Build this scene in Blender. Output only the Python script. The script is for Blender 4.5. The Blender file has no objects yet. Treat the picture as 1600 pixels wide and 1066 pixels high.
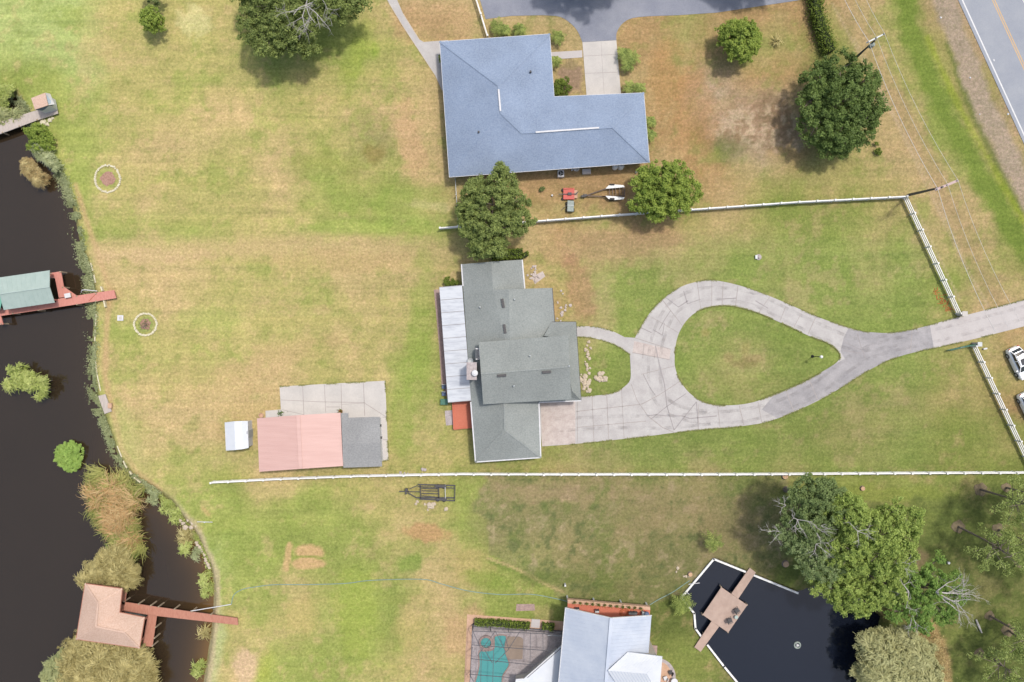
import bpy, bmesh, math, random
import numpy as np
from mathutils import Vector, Matrix
from mathutils.geometry import tessellate_polygon
R = math.radians
rnd = random.Random(7)
rng = np.random.default_rng(11)
scene = bpy.context.scene
COL = scene.collection

# ---------------------------------------------------------------- camera, light, exposure
H = 105.0            # camera height in metres
S = 0.0875           # metres per photo pixel on the ground
cam = bpy.data.cameras.new('camera'); camo = bpy.data.objects.new('camera', cam); COL.objects.link(camo)
camo.location = (0, 0, H); camo.rotation_euler = (0, 0, 0)
cam.sensor_width = 36; cam.lens = 36 * H / (1600 * S); cam.clip_start = 0.5; cam.clip_end = 6000
scene.camera = camo
SUN = Vector((0.29, 0.25, 1.0)).normalized()
w = bpy.data.worlds.new('World'); scene.world = w; w.use_nodes = True
nt = w.node_tree; sky = nt.nodes.new('ShaderNodeTexSky'); sky.sky_type = 'NISHITA'; sky.sun_disc = False
sky.sun_elevation = math.asin(SUN.z); sky.sun_rotation = math.atan2(SUN.x, SUN.y)
sky.air_density = 1.6; sky.dust_density = 4.5; sky.ozone_density = 1.0
nt.links.new(sky.outputs[0], nt.nodes['Background'].inputs[0]); nt.nodes['Background'].inputs[1].default_value = 0.15
sl = bpy.data.lights.new('sun', 'SUN'); sl.energy = 2.65; sl.angle = R(4); sl.color = (1.0, 0.955, 0.89)
so = bpy.data.objects.new('sun', sl); COL.objects.link(so); so.location = (0, 0, 60)
so.rotation_euler = (-SUN).to_track_quat('-Z', 'Y').to_euler()
scene.view_settings.view_transform = 'Standard'; scene.view_settings.look = 'None'
scene.view_settings.exposure = 0.20; scene.view_settings.gamma = 1

# ---------------------------------------------------------------- helpers
def lin(c):
    c = c / 255.0
    return c / 12.92 if c <= 0.04045 else ((c + 0.055) / 1.055) ** 2.4
ILL = 1.62
def A(r, g, b, k=1.0):
    return (lin(r) / ILL * k, lin(g) / ILL * k, lin(b) / ILL * k, 1.0)
def U(px, py, h=0.0):
    f = (1 - h / H) * S
    return Vector(((px - 800) * f, (533 - py) * f, h))
def tag(o, label=None, cat=None, group=None, kind=None):
    if label: o['label'] = label
    if cat: o['category'] = cat
    if group: o['group'] = group
    if kind: o['kind'] = kind
    return o
def thing(name, label, cat, loc, group=None, rz=0.0):
    o = bpy.data.objects.new(name, None); COL.objects.link(o); o.empty_display_size = 0.3
    o.location = loc; o.rotation_euler = (0, 0, rz)
    return tag(o, label, cat, group)
class MB:
    def __init__(s): s.v = []; s.f = []
    def add(s, vs, fs):
        n = len(s.v); s.v += [tuple(v) for v in vs]; s.f += [tuple(i + n for i in f) for f in fs]; return s
    def box(s, c, d, rz=0.0, M=None):
        x, y, z = d[0] / 2, d[1] / 2, d[2] / 2
        vs = [Vector((a * x, b * y, e * z)) for e in (-1, 1) for a, b in ((-1, -1), (1, -1), (1, 1), (-1, 1))]
        m = M if M is not None else Matrix.Rotation(rz, 3, 'Z')
        vs = [m @ v + Vector(c) for v in vs]
        return s.add(vs, [(3, 2, 1, 0), (4, 5, 6, 7), (0, 1, 5, 4), (1, 2, 6, 5), (2, 3, 7, 6), (3, 0, 4, 7)])
    def bar(s, a, b, wd, hg):
        a = Vector(a); b = Vector(b); d = b - a; L = d.length
        if L < 1e-6: return s
        x = d / L; z = Vector((0, 0, 1))
        if abs(x.z) > 0.95: z = Vector((0, 1, 0))
        y = z.cross(x).normalized(); z = x.cross(y)
        M = Matrix((x, y, z)).transposed()
        return s.box((a + b) / 2, (L, wd, hg), M=M)
    def tube(s, pts, rad, n=7, cap=True):
        pts = [Vector(p) for p in pts]; N = len(pts)
        rs = rad if isinstance(rad, (list, tuple)) else [rad] * N
        vs = []
        for i, p in enumerate(pts):
            d = (pts[min(i + 1, N - 1)] - pts[max(i - 1, 0)]).normalized()
            u = d.cross(Vector((0, 0, 1)))
            if u.length < 0.05: u = d.cross(Vector((0, 1, 0)))
            u.normalize(); v = d.cross(u)
            vs += [p + (u * math.cos(2 * math.pi * k / n) + v * math.sin(2 * math.pi * k / n)) * rs[i] for k in range(n)]
        fs = [(i * n + k, (i + 1) * n + k, (i + 1) * n + (k + 1) % n, i * n + (k + 1) % n) for i in range(N - 1) for k in range(n)]
        if cap: fs += [tuple(range(n)), tuple((N - 1) * n + k for k in reversed(range(n)))]
        return s.add(vs, fs)
    def lathe(s, c, prof, n=16):
        c = Vector(c); vs = []; fs = []
        for r, z in prof: vs += [c + Vector((r * math.cos(2 * math.pi * k / n), r * math.sin(2 * math.pi * k / n), z)) for k in range(n)]
        for i in range(len(prof) - 1):
            fs += [(i * n + k, i * n + (k + 1) % n, (i + 1) * n + (k + 1) % n, (i + 1) * n + k) for k in range(n)]
        fs += [tuple(reversed(range(n))), tuple((len(prof) - 1) * n + k for k in range(n))]
        return s.add(vs, fs)
    def prism(s, loops, z0, z1):
        """loops: list of 2D loops (outer, holes...)"""
        if not isinstance(loops[0][0], (list, tuple, Vector)): loops = [loops]
        flat = [Vector((p[0], p[1], 0)) for L in loops for p in L]
        tris = tessellate_polygon([[Vector((p[0], p[1], 0)) for p in L] for L in loops])
        n = len(flat); vs = [(p.x, p.y, z1) for p in flat] + [(p.x, p.y, z0) for p in flat]; fs = []
        for t in tris:
            a, b, c = (flat[i] for i in t)
            if (b - a).cross(c - a).z < 0: t = (t[0], t[2], t[1])
            fs.append(tuple(t)); fs.append(tuple(i + n for i in reversed(t)))
        k = 0
        for L in loops:
            m = len(L)
            for i in range(m): fs.append((k + i, k + (i + 1) % m, k + (i + 1) % m + n, k + i + n))
            k += m
        return s.add(vs, fs)
    def build(s, name, mat, parent=None, smooth=False, loc=None, local=False):
        me = bpy.data.meshes.new(name)
        if parent is not None and not local: off = parent.matrix_off
        else: off = Vector(loc) if loc is not None else Vector((0, 0, 0))
        me.from_pydata([tuple(Vector(v) - off) for v in s.v], [], s.f); me.update()
        if mat: me.materials.append(mat)
        if smooth: me.polygons.foreach_set('use_smooth', [True] * len(me.polygons))
        o = bpy.data.objects.new(name, me); COL.objects.link(o)
        if parent is not None: o.parent = parent.o
        elif loc is not None: o.location = loc
        return o
class P:
    """handle of a parent: knows the world offset so children can be written in world coordinates"""
    def __init__(s, o, off=None): s.o = o; s.matrix_off = Vector(off) if off is not None else Vector(o.location)
def T(name, label, cat, loc, group=None):
    return P(thing(name, label, cat, loc, group))
def sub(o, parent): return P(o, parent.matrix_off)
def copy_tree(o, parent=None):
    c = o.copy(); COL.objects.link(c); c.parent = parent
    for ch in list(o.children): copy_tree(ch, c)
    return c
def solo(name, mb, mat, label, cat, loc, group=None, kind=None, smooth=False):
    return tag(mb.build(name, mat, loc=loc, smooth=smooth), label, cat, group, kind)
def struct(name, mb, mat, label=None):
    o = mb.build(name, mat); o['kind'] = 'structure'
    if label: o['label'] = label
    return o
def pts(l, h=0.0): return [U(x, y, h) for x, y in l]
def p2(l, h=0.0): return [(v.x, v.y) for v in pts(l, h)]
def area2(p): return sum(p[i][0] * p[(i + 1) % len(p)][1] - p[(i + 1) % len(p)][0] * p[i][1] for i in range(len(p))) / 2
def inset(poly, d):
    if area2(poly) < 0: poly = list(reversed(poly))
    n = len(poly); out = []
    for i in range(n):
        a = Vector(poly[i - 1]); b = Vector(poly[i]); c = Vector(poly[(i + 1) % n])
        e1 = (b - a).normalized(); e2 = (c - b).normalized()
        n1 = Vector((-e1.y, e1.x)); n2 = Vector((-e2.y, e2.x))
        m = (n1 + n2); m = m / max(0.25, m.dot(n1))
        q = b + m * d; out.append((q.x, q.y))
    return out
def spline(pl, k=6, closed=False):
    n = len(pl); out = []
    for i in range(n if closed else n - 1):
        if closed: a, b, c, d = (Vector(pl[(i + j) % n]) for j in (-1, 0, 1, 2))
        else: a, b, c, d = Vector(pl[max(i - 1, 0)]), Vector(pl[i]), Vector(pl[i + 1]), Vector(pl[min(i + 2, n - 1)])
        for j in range(k):
            t = j / k
            out.append(0.5 * ((2 * b) + (c - a) * t + (2 * a - 5 * b + 4 * c - d) * t * t + (3 * b - 3 * c + d - a) * t ** 3))
    if not closed: out.append(Vector(pl[-1]))
    return [tuple(q) for q in out]

# ---------------------------------------------------------------- materials
def base_mat(name):
    m = bpy.data.materials.new(name); m.use_nodes = True
    n = m.node_tree.nodes; return m, n, m.node_tree.links, n['Principled BSDF']
def pm(name, c, c2=None, scale=3.0, rough=0.8, bump=0.0, metal=0.0, spec=0.3, detail=6, stretch=(1, 1, 1), lo=0.35, hi=0.65, fine=0.0, fscale=40, world=False, coat=0):
    m, n, l, b = base_mat(name)
    c2 = c2 or tuple(x * 0.82 for x in c[:3]) + (1,)
    if world: tc = n.new('ShaderNodeNewGeometry'); out = tc.outputs['Position']
    else: tc = n.new('ShaderNodeTexCoord'); out = tc.outputs['Object']
    mp = n.new('ShaderNodeMapping'); mp.inputs['Scale'].default_value = stretch; l.new(out, mp.inputs[0])
    no = n.new('ShaderNodeTexNoise'); no.inputs['Scale'].default_value = scale; no.inputs['Detail'].default_value = detail; no.inputs['Roughness'].default_value = 0.65
    l.new(mp.outputs[0], no.inputs[0])
    r = n.new('ShaderNodeMapRange'); r.inputs[1].default_value = lo; r.inputs[2].default_value = hi; l.new(no.outputs[0], r.inputs[0])
    mx = n.new('ShaderNodeMix'); mx.data_type = 'RGBA'; mx.inputs[6].default_value = c; mx.inputs[7].default_value = c2
    l.new(r.outputs[0], mx.inputs[0]); col = mx.outputs[2]
    if fine:
        f = n.new('ShaderNodeTexNoise'); f.inputs['Scale'].default_value = fscale; f.inputs['Detail'].default_value = 3; l.new(out, f.inputs[0])
        fr = n.new('ShaderNodeMapRange'); fr.inputs[1].default_value = 0.3; fr.inputs[2].default_value = 0.7
        fr.inputs[3].default_value = 1 - fine; fr.inputs[4].default_value = 1 + fine; l.new(f.outputs[0], fr.inputs[0])
        vm = n.new('ShaderNodeVectorMath'); vm.operation = 'SCALE'; l.new(col, vm.inputs[0]); l.new(fr.outputs[0], vm.inputs['Scale']); col = vm.outputs[0]
    l.new(col, b.inputs['Base Color'])
    b.inputs['Roughness'].default_value = rough; b.inputs['Metallic'].default_value = metal; b.inputs['Specular IOR Level'].default_value = spec
    if coat: b.inputs['Coat Weight'].default_value = coat
    if bump:
        bp = n.new('ShaderNodeBump'); bp.inputs['Strength'].default_value = bump; bp.inputs['Distance'].default_value = 0.05
        l.new(no.outputs[0], bp.inputs['Height']); l.new(bp.outputs[0], b.inputs['Normal'])
    return m
def leafmat(name, dark, light, trans=0.35, var=0.5):
    m, n, l, b = base_mat(name)
    at = n.new('ShaderNodeAttribute'); at.attribute_name = 'tone'
    g = n.new('ShaderNodeNewGeometry')
    ma = n.new('ShaderNodeMath'); ma.operation = 'MULTIPLY_ADD'; l.new(g.outputs['Random Per Island'], ma.inputs[0]); ma.inputs[1].default_value = var
    mb_ = n.new('ShaderNodeMath'); mb_.operation = 'MULTIPLY'; l.new(at.outputs['Fac'], mb_.inputs[0]); mb_.inputs[1].default_value = 1 - var; l.new(mb_.outputs[0], ma.inputs[2])
    mx = n.new('ShaderNodeMix'); mx.data_type = 'RGBA'; mx.inputs[6].default_value = dark; mx.inputs[7].default_value = light; l.new(ma.outputs[0], mx.inputs[0])
    l.new(mx.outputs[2], b.inputs['Base Color']); b.inputs['Roughness'].default_value = 0.6; b.inputs['Specular IOR Level'].default_value = 0.25
    tr = n.new('ShaderNodeBsdfTranslucent'); l.new(mx.outputs[2], tr.inputs[0])
    ms = n.new('ShaderNodeMixShader'); ms.inputs[0].default_value = trans; l.new(b.outputs[0], ms.inputs[1]); l.new(tr.outputs[0], ms.inputs[2])
    l.new(ms.outputs[0], n['Material Output'].inputs[0]); return m
def shingle(name, c, c2, row=0.14):
    """asphalt shingles: tabs of slightly different tone, granule speckle, rows as relief"""
    m, n, l, b = base_mat(name)
    g = n.new('ShaderNodeTexCoord')
    n1 = n.new('ShaderNodeTexNoise'); n1.inputs['Scale'].default_value = 5.5; n1.inputs['Detail'].default_value = 5; n1.inputs['Roughness'].default_value = 0.8; l.new(g.outputs['Object'], n1.inputs[0])
    n2 = n.new('ShaderNodeTexNoise'); n2.inputs['Scale'].default_value = 0.25; n2.inputs['Detail'].default_value = 4; l.new(g.outputs['Object'], n2.inputs[0])
    r1 = n.new('ShaderNodeMapRange'); r1.inputs[1].default_value = 0.38; r1.inputs[2].default_value = 0.62; l.new(n1.outputs[0], r1.inputs[0])
    mx = n.new('ShaderNodeMix'); mx.data_type = 'RGBA'; mx.inputs[6].default_value = c; mx.inputs[7].default_value = c2; l.new(r1.outputs[0], mx.inputs[0])
    r2 = n.new('ShaderNodeMapRange'); r2.inputs[1].default_value = 0.3; r2.inputs[2].default_value = 0.7; r2.inputs[3].default_value = 0.9; r2.inputs[4].default_value = 1.08; l.new(n2.outputs[0], r2.inputs[0])
    vm = n.new('ShaderNodeVectorMath'); vm.operation = 'SCALE'; l.new(mx.outputs[2], vm.inputs[0]); l.new(r2.outputs[0], vm.inputs['Scale'])
    l.new(vm.outputs[0], b.inputs['Base Color']); b.inputs['Roughness'].default_value = 0.9; b.inputs['Specular IOR Level'].default_value = 0.2
    bp = n.new('ShaderNodeBump'); bp.inputs['Strength'].default_value = 0.5; bp.inputs['Distance'].default_value = 0.03; l.new(n1.outputs[0], bp.inputs['Height']); l.new(bp.outputs[0], b.inputs['Normal'])
    return m
M = {}
M['blue_roof'] = shingle('blue_shingle', A(136, 153, 180), A(164, 179, 202))
M['green_roof'] = shingle('green_grey_shingle', A(142, 149, 147), A(168, 172, 169))
M['grey_roof'] = shingle('charcoal_shingle', A(148, 149, 150), A(174, 174, 173))
M['tan_roof'] = shingle('tan_pink_shingle', A(212, 178, 158), A(232, 202, 184))
M['teal_roof'] = pm('teal_metal', A(186, 203, 196), A(174, 193, 186), 1.2, 0.5, spec=0.4)
M['teal_bright'] = pm('bright_teal_metal', A(130, 200, 180), A(120, 190, 170), 1.2, 0.5)
M['pink_metal'] = pm('faded_red_metal', A(231, 192, 183), A(221, 181, 172), 0.5, 0.5, spec=0.4, stretch=(0.3, 3, 1))
M['white_metal'] = pm('white_metal_roof', A(214, 222, 236), A(196, 206, 224), 0.4, 0.45, spec=0.4)
M['white_bright'] = pm('bright_white_metal', A(236, 240, 246), A(226, 231, 240), 0.6, 0.45, spec=0.4)
M['patio_metal'] = pm('weathered_white_metal', A(224, 228, 234), A(190, 194, 204), 0.9, 0.5, stretch=(0.5, 2.5, 1), lo=0.45, hi=0.75)
M['white'] = pm('white_paint', A(238, 238, 240), A(222, 222, 226), 2, 0.6)
M['vinyl'] = pm('white_vinyl', (0.68, 0.68, 0.68, 1), (0.54, 0.53, 0.51, 1), 2, 0.5)
M['stucco'] = pm('cream_stucco', (0.5, 0.46, 0.4, 1), (0.45, 0.41, 0.35, 1), 6, 0.9, bump=0.2)
M['grey_siding'] = pm('grey_siding', (0.35, 0.36, 0.36, 1), (0.3, 0.31, 0.31, 1), 5, 0.8, stretch=(1, 1, 6))
M['glass'] = pm('window_glass', (0.03, 0.04, 0.05, 1), (0.05, 0.06, 0.07, 1), 2, 0.1, spec=0.8)
M['dark'] = pm('dark_metal', (0.045, 0.045, 0.05, 1), (0.07, 0.065, 0.065, 1), 6, 0.6)
M['rusty'] = pm('rusty_metal', (0.13, 0.09, 0.075, 1), (0.07, 0.06, 0.06, 1), 8, 0.8)
M['bronze'] = pm('bronze_frame', (0.09, 0.09, 0.1, 1), (0.07, 0.07, 0.08, 1), 4, 0.6)
M['black'] = pm('black_rubber', (0.02, 0.02, 0.022, 1), (0.03, 0.03, 0.03, 1), 6, 0.7)
M['grey_metal'] = pm('galvanised_metal', (0.38, 0.4, 0.41, 1), (0.3, 0.32, 0.33, 1), 5, 0.5, metal=0.2)
M['concrete'] = pm('pale_concrete', A(207, 203, 200), A(191, 186, 184), 0.55, 0.9, bump=0.1, fine=0.07, fscale=9, detail=9)
M['concrete2'] = pm('newer_concrete', A(210, 204, 202), A(200, 193, 191), 0.4, 0.9, bump=0.1, fine=0.05, fscale=9)
M['concrete_dark'] = pm('stained_concrete', A(184, 180, 181), A(161, 158, 160), 0.5, 0.9, bump=0.1, fine=0.08, fscale=7, stretch=(0.7, 1, 1))
M['concrete_pink'] = pm('pinkish_concrete', A(216, 204, 197), A(198, 184, 178), 1.2, 0.9, bump=0.1, fine=0.08, fscale=6)
M['pad'] = pm('bright_concrete_pad', A(219, 213, 207), A(205, 200, 195), 0.4, 0.9, fine=0.05, fscale=8)
M['joint'] = pm('joint_filler', A(188, 180, 176), A(172, 164, 160), 2.0, 0.95)
M['crack'] = pm('crack_filler', A(176, 170, 170), A(160, 153, 153), 2.0, 0.95)
M['asphalt_light'] = pm('faded_asphalt', A(160, 163, 174), A(142, 146, 160), 0.3, 0.9, bump=0.1, fine=0.08, fscale=8, detail=9)
M['road'] = pm('highway_asphalt', A(172, 176, 184), A(160, 165, 176), 0.3, 0.9, fine=0.07, fscale=12, world=True, detail=8)
M['line_white'] = pm('white_road_paint', A(240, 240, 240), A(225, 225, 225), 3, 0.7)
M['line_yellow'] = pm('yellow_road_paint', A(232, 190, 130), A(218, 180, 130), 3, 0.7)
M['deck_red'] = pm('red_deck_boards', A(228, 138, 112), A(210, 118, 94), 3.0, 0.75, stretch=(1.5, 12, 1), detail=4)
M['dock_pink'] = pm('faded_red_dock', A(226, 158, 144), A(206, 136, 122), 2.2, 0.8, stretch=(6, 1, 1), detail=5)
M['dock_brown'] = pm('red_brown_dock', A(204, 146, 124), A(184, 124, 104), 1.8, 0.8, stretch=(6, 1, 1), detail=5)
M['dock_tan'] = pm('tan_composite_deck', A(204, 178, 162), A(186, 160, 146), 1.2, 0.8, detail=5)
M['pier_grey'] = pm('weathered_grey_boards', A(214, 202, 192), A(186, 174, 166), 1.6, 0.85, stretch=(8, 1, 1))
M['wood_post'] = pm('weathered_post', A(196, 176, 150), A(170, 150, 128), 3, 0.9)
M['pole_wood'] = pm('dark_pole_wood', (0.09, 0.085, 0.08, 1), (0.13, 0.12, 0.11, 1), 3, 0.9, stretch=(4, 4, 0.5))
M['arm'] = pm('pinkish_crossarm', A(222, 196, 192), A(200, 176, 172), 3, 0.8)
M['wire'] = pm('aluminium_wire', (0.5, 0.48, 0.46, 1), (0.45, 0.43, 0.42, 1), 3, 0.6)
M['bark'] = pm('grey_brown_bark', (0.13, 0.1, 0.085, 1), (0.2, 0.165, 0.14, 1), 4, 0.95, bump=0.4, stretch=(1, 1, 0.4))
M['dead'] = pm('bleached_branches', (0.42, 0.40, 0.38, 1), (0.28, 0.26, 0.25, 1), 5, 0.9)
M['straw'] = pm('fallen_needles', A(120, 108, 84), A(150, 134, 108), 3.0, 1.0, bump=0.5, detail=8)
M['soil'] = pm('bed_mulch', A(198, 158, 140), A(160, 124, 106), 4.0, 1.0, bump=0.6, detail=9)
M['sand'] = pm('sandy_border', A(222, 184, 158), A(206, 168, 140), 1.5, 1.0, fine=0.08, fscale=10)
M['stone'] = pm('pale_stone', A(226, 212, 190), A(196, 178, 156), 5, 0.9, bump=0.4)
M['stone_w'] = pm('whitewashed_stone', A(240, 234, 206), A(222, 210, 178), 5, 0.9, bump=0.4)
M['paver'] = pm('grey_pink_paver', A(204, 193, 192), A(174, 163, 163), 2.2, 0.9, fine=0.14, fscale=9, detail=9)
M['brick_path'] = pm('old_pink_paver', A(188, 162, 152), A(164, 140, 134), 2.5, 0.95, fine=0.14, fscale=11)
M['tan_mat'] = pm('tan_mat', A(176, 156, 138), A(164, 145, 128), 1.2, 0.9)
M['red_paint'] = pm('faded_red_paint', A(226, 96, 88), A(200, 110, 98), 5, 0.6)
M['cart'] = pm('grey_green_tarpaulin', A(176, 186, 178), A(150, 160, 154), 4, 0.7)
M['green_paint'] = pm('green_gate_paint', A(70, 120, 100), A(90, 135, 118), 5, 0.6)
M['orange'] = pm('orange_netting', A(214, 120, 70), A(200, 104, 60), 8, 0.8)
M['hose'] = pm('pale_blue_hose', A(150, 176, 168), A(132, 158, 146), 1.0, 0.7)
M['car_white'] = pm('white_car_paint', (0.8, 0.81, 0.83, 1), (0.78, 0.79, 0.81, 1), 2, 0.3, coat=0.6)
M['car_glass'] = pm('car_glass', (0.015, 0.018, 0.022, 1), (0.02, 0.024, 0.03, 1), 2, 0.06, spec=0.7)
M['lamp_red'] = pm('tail_lamp_red', (0.4, 0.02, 0.02, 1), None, 5, 0.3)
M['lamp_clear'] = pm('clear_lamp', (0.6, 0.6, 0.6, 1), None, 5, 0.2)
M['terracotta'] = pm('terracotta', A(190, 110, 80), None, 5, 0.9)
M['cut_wood'] = pm('cut_wood', A(226, 190, 156), A(200, 160, 124), 8, 0.9)
M['blue_item'] = pm('blue_grey_plastic', A(110, 128, 160), A(90, 105, 135), 5, 0.6)
# pool and open water
def water(name, deep, shallow=None, rough=0.06, bscale=2.0, bstr=0.05, spec=0.5, tint=None):
    m, n, l, b = base_mat(name)
    g = n.new('ShaderNodeNewGeometry')
    mp = n.new('ShaderNodeMapping'); mp.inputs['Scale'].default_value = (1, 0.45, 1); mp.inputs['Rotation'].default_value = (0, 0, R(25)); l.new(g.outputs['Position'], mp.inputs[0])
    no = n.new('ShaderNodeTexNoise'); no.inputs['Scale'].default_value = bscale; no.inputs['Detail'].default_value = 3; l.new(mp.outputs[0], no.inputs[0])
    bp = n.new('ShaderNodeBump'); bp.inputs['Strength'].default_value = bstr; bp.inputs['Distance'].default_value = 0.08; l.new(no.outputs[0], bp.inputs['Height']); l.new(bp.outputs[0], b.inputs['Normal'])
    n2 = n.new('ShaderNodeTexNoise'); n2.inputs['Scale'].default_value = 0.12; n2.inputs['Detail'].default_value = 4; l.new(g.outputs['Position'], n2.inputs[0])
    mx = n.new('ShaderNodeMix'); mx.data_type = 'RGBA'; mx.inputs[6].default_value = deep; mx.inputs[7].default_value = tuple(x * 1.25 for x in deep[:3]) + (1,); l.new(n2.outputs[0], mx.inputs[0])
    col = mx.outputs[2]
    if shallow:
        at = n.new('ShaderNodeAttribute'); at.attribute_name = 'tone'
        m2 = n.new('ShaderNodeMix'); m2.data_type = 'RGBA'; l.new(at.outputs['Fac'], m2.inputs[0]); l.new(col, m2.inputs[6]); m2.inputs[7].default_value = shallow; col = m2.outputs[2]
    l.new(col, b.inputs['Base Color']); b.inputs['Roughness'].default_value = rough; b.inputs['IOR'].default_value = 1.33
    b.inputs['Specular IOR Level'].default_value = spec
    if tint: b.inputs['Specular Tint'].default_value = tint
    return m
M['canal'] = water('canal_water', (0.020, 0.014, 0.009, 1), A(122, 92, 50), 0.05, 1.6, 0.10, spec=1.4, tint=(1, .9, .8, 1))
M['pond'] = water('pond_water', (0.006, 0.008, 0.014, 1), None, 0.05, 2.5, 0.08, spec=0.9)
M['pool'] = water('pool_water', A(88, 172, 170), None, 0.05, 2.0, 0.05)
# screen mesh
m, n, l, b = base_mat('insect_screen'); tr = n.new('ShaderNodeBsdfTransparent'); ms = n.new('ShaderNodeMixShader'); ms.inputs[0].default_value = 0.86
b.inputs['Base Color'].default_value = (0.08, 0.08, 0.09, 1); b.inputs['Roughness'].default_value = 0.8
l.new(b.outputs[0], ms.inputs[1]); l.new(tr.outputs[0], ms.inputs[2]); l.new(ms.outputs[0], n['Material Output'].inputs[0]); M['screen'] = m

# ---------------------------------------------------------------- ground
PAL = dict(g=(156, 164, 92), G=(166, 173, 98), y=(187, 176, 116), t=(204, 179, 133), b=(201, 166, 122), d=(120, 130, 72),
           D=(154, 149, 100), s=(204, 178, 152), k=(96, 106, 64), p=(180, 190, 122))
GM = ["pppyyyyyggGytttttttbbybbbbttGsss", "pppyyyyygggGyttttttbbybyybytGGss", "gGpyyyyygyyyytttttttbbsbbddtyGgs", "gGGyyyttyyyttttttttbbbsssddttGgs",
      "GGGyttyytyyDttttttttbbdsbDyttgGs", "GGGyyyyytggygttbtbbbtbbyyyyyttGG", "GGGytyyyyygggtyttyybbytygggytttG", "GGGgGGGyyGyyGGtytbtttyyyGgGyGttg",
      "GGGtttyyyytttttytyyGgyyGyGGyGGty", "GGGtytyyyyyyyGGttbyGGgGGgGgGgGtt", "GGGGyyyyyyyyyGyytttGggggggGgGyyb", "GGGyyyyttyyyGGyyttGGgGyygGgGGgyy",
      "GGGttttttyyyGGyygggggGGygGgGyyyb", "GGGytttyyyyyGGyygGgGggGGGgyyGggy", "GGGGyyyyttyyyyyGGyyyGyGGyGGgGgGg", "GGGGGGGgyGyyyyGDDDDDDDDDdgGyGgdd",
      "GGGGGGGGggGgyyGDDDDDDDDDdddddddd", "GGGGGGpgGggggtyGGDdgdDDDdddddddd", "GGGGGGGGgyGGgytGgGdddddddddddddd", "GGGGGGGyyyGGgytGggggdddddddddggd",
      "GGGGGGGtGGgGytyggggggggddddddggd", "GGGGGGGtGGgGytyggggggggddddddggd"]
NR = len(GM)
assert all(len(r) == 32 for r in GM), [len(r) for r in GM]
def smooth_noise(shape, cell, seed, octv=4, rough=0.55, aspect=(1, 1)):
    r = np.random.default_rng(seed); out = np.zeros(shape); amp = 1; tot = 0
    for o in range(octv):
        cy = max(1.0, cell * aspect[0] / 2 ** o); cx = max(1.0, cell * aspect[1] / 2 ** o)
        gy = int(shape[0] / cy) + 3; gx = int(shape[1] / cx) + 3
        g = r.random((gy, gx)); ys = np.arange(shape[0]) / cy; xs = np.arange(shape[1]) / cx
        yi = ys.astype(int); xi = xs.astype(int); fy = ys - yi; fx = xs - xi
        fy = (fy * fy * (3 - 2 * fy))[:, None]; fx = (fx * fx * (3 - 2 * fx))[None, :]
        a = g[yi][:, xi]; b_ = g[yi][:, xi + 1]; c = g[yi + 1][:, xi]; d = g[yi + 1][:, xi + 1]
        out += amp * ((a * (1 - fx) + b_ * fx) * (1 - fy) + (c * (1 - fx) + d * fx) * fy); tot += amp; amp *= rough
    return out / tot - 0.5
def sdist(X, Y, poly):
    """signed distance (negative inside) of points to polygon"""
    d = np.full(X.shape, 1e9); ins = np.zeros(X.shape, bool); n = len(poly)
    for i in range(n):
        x0, y0 = poly[i][:2]; x1, y1 = poly[(i + 1) % n][:2]; dx, dy = x1 - x0, y1 - y0
        t = np.clip(((X - x0) * dx + (Y - y0) * dy) / (dx * dx + dy * dy + 1e-12), 0, 1)
        d = np.minimum(d, np.hypot(X - x0 - t * dx, Y - y0 - t * dy))
        if dy != 0:
            c = ((y0 > Y) != (y1 > Y)) & (X < dx * (Y - y0) / dy + x0); ins ^= c
    return np.where(ins, -d, d)
def ldist(X, Y, pl):
    d = np.full(X.shape, 1e9)
    for i in range(len(pl) - 1):
        x0, y0 = pl[i][:2]; x1, y1 = pl[i + 1][:2]; dx, dy = x1 - x0, y1 - y0
        t = np.clip(((X - x0) * dx + (Y - y0) * dy) / (dx * dx + dy * dy + 1e-12), 0, 1)
        d = np.minimum(d, np.hypot(X - x0 - t * dx, Y - y0 - t * dy))
    return d
SHORE = [(-700, 100), (-40, 132), (8, 146), (26, 160), (40, 185), (44, 205), (62, 232), (82, 262), (96, 295), (108, 330), (116, 370), (126, 405), (138, 440), (140, 485), (137, 540),
         (140, 600), (152, 640), (166, 680), (180, 718), (204, 748), (236, 768), (262, 788), (280, 812), (302, 840), (312, 866), (324, 892), (328, 930), (325, 980), (318, 1030), (312, 1070), (296, 1200), (280, 1500), (-700, 1500)]
CANAL = [q[:2] for q in spline([(x, y) for x, y in SHORE[1:-2]], 4)]
CANAL = p2([SHORE[0]] + CANAL + SHORE[-2:])
POND_WALL = [(1246, 926.5), (1166, 894), (1115, 873.5), (1064, 934), (1084.5, 958), (1086.5, 982), (1096, 995), (1104, 1006), (1131, 1041), (1160, 1076), (1195, 1130)]
POND_NAT = [(1260, 1220), (1380, 1200), (1352, 1100), (1342, 1060), (1350, 1030), (1372, 1000), (1376, 965), (1350, 940), (1310, 925), (1275, 918)]
POND = p2(POND_WALL + POND_NAT)
def axis(lo, hi, step, far):
    a = list(np.arange(lo, hi + 1e-6, step)); ext = []; d = step
    while a[-1] + d < far: ext = 0; d *= 1.25; a.append(a[-1] + d)
    a.append(far); d = step
    while a[0] - d > -far: d *= 1.25; a.insert(0, a[0] - d)
    a.insert(0, -far); return np.array(a)
gx = axis(-73, 73, 0.27, 2500); gy = axis(-50, 50, 0.27, 2500)
GX, GY = np.meshgrid(gx, gy)
shp = GX.shape
px = GX / S + 800; py = 533 - GY / S
w1 = smooth_noise(shp, 22, 1, 4) * 90; w2 = smooth_noise(shp, 22, 2, 4) * 90
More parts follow.
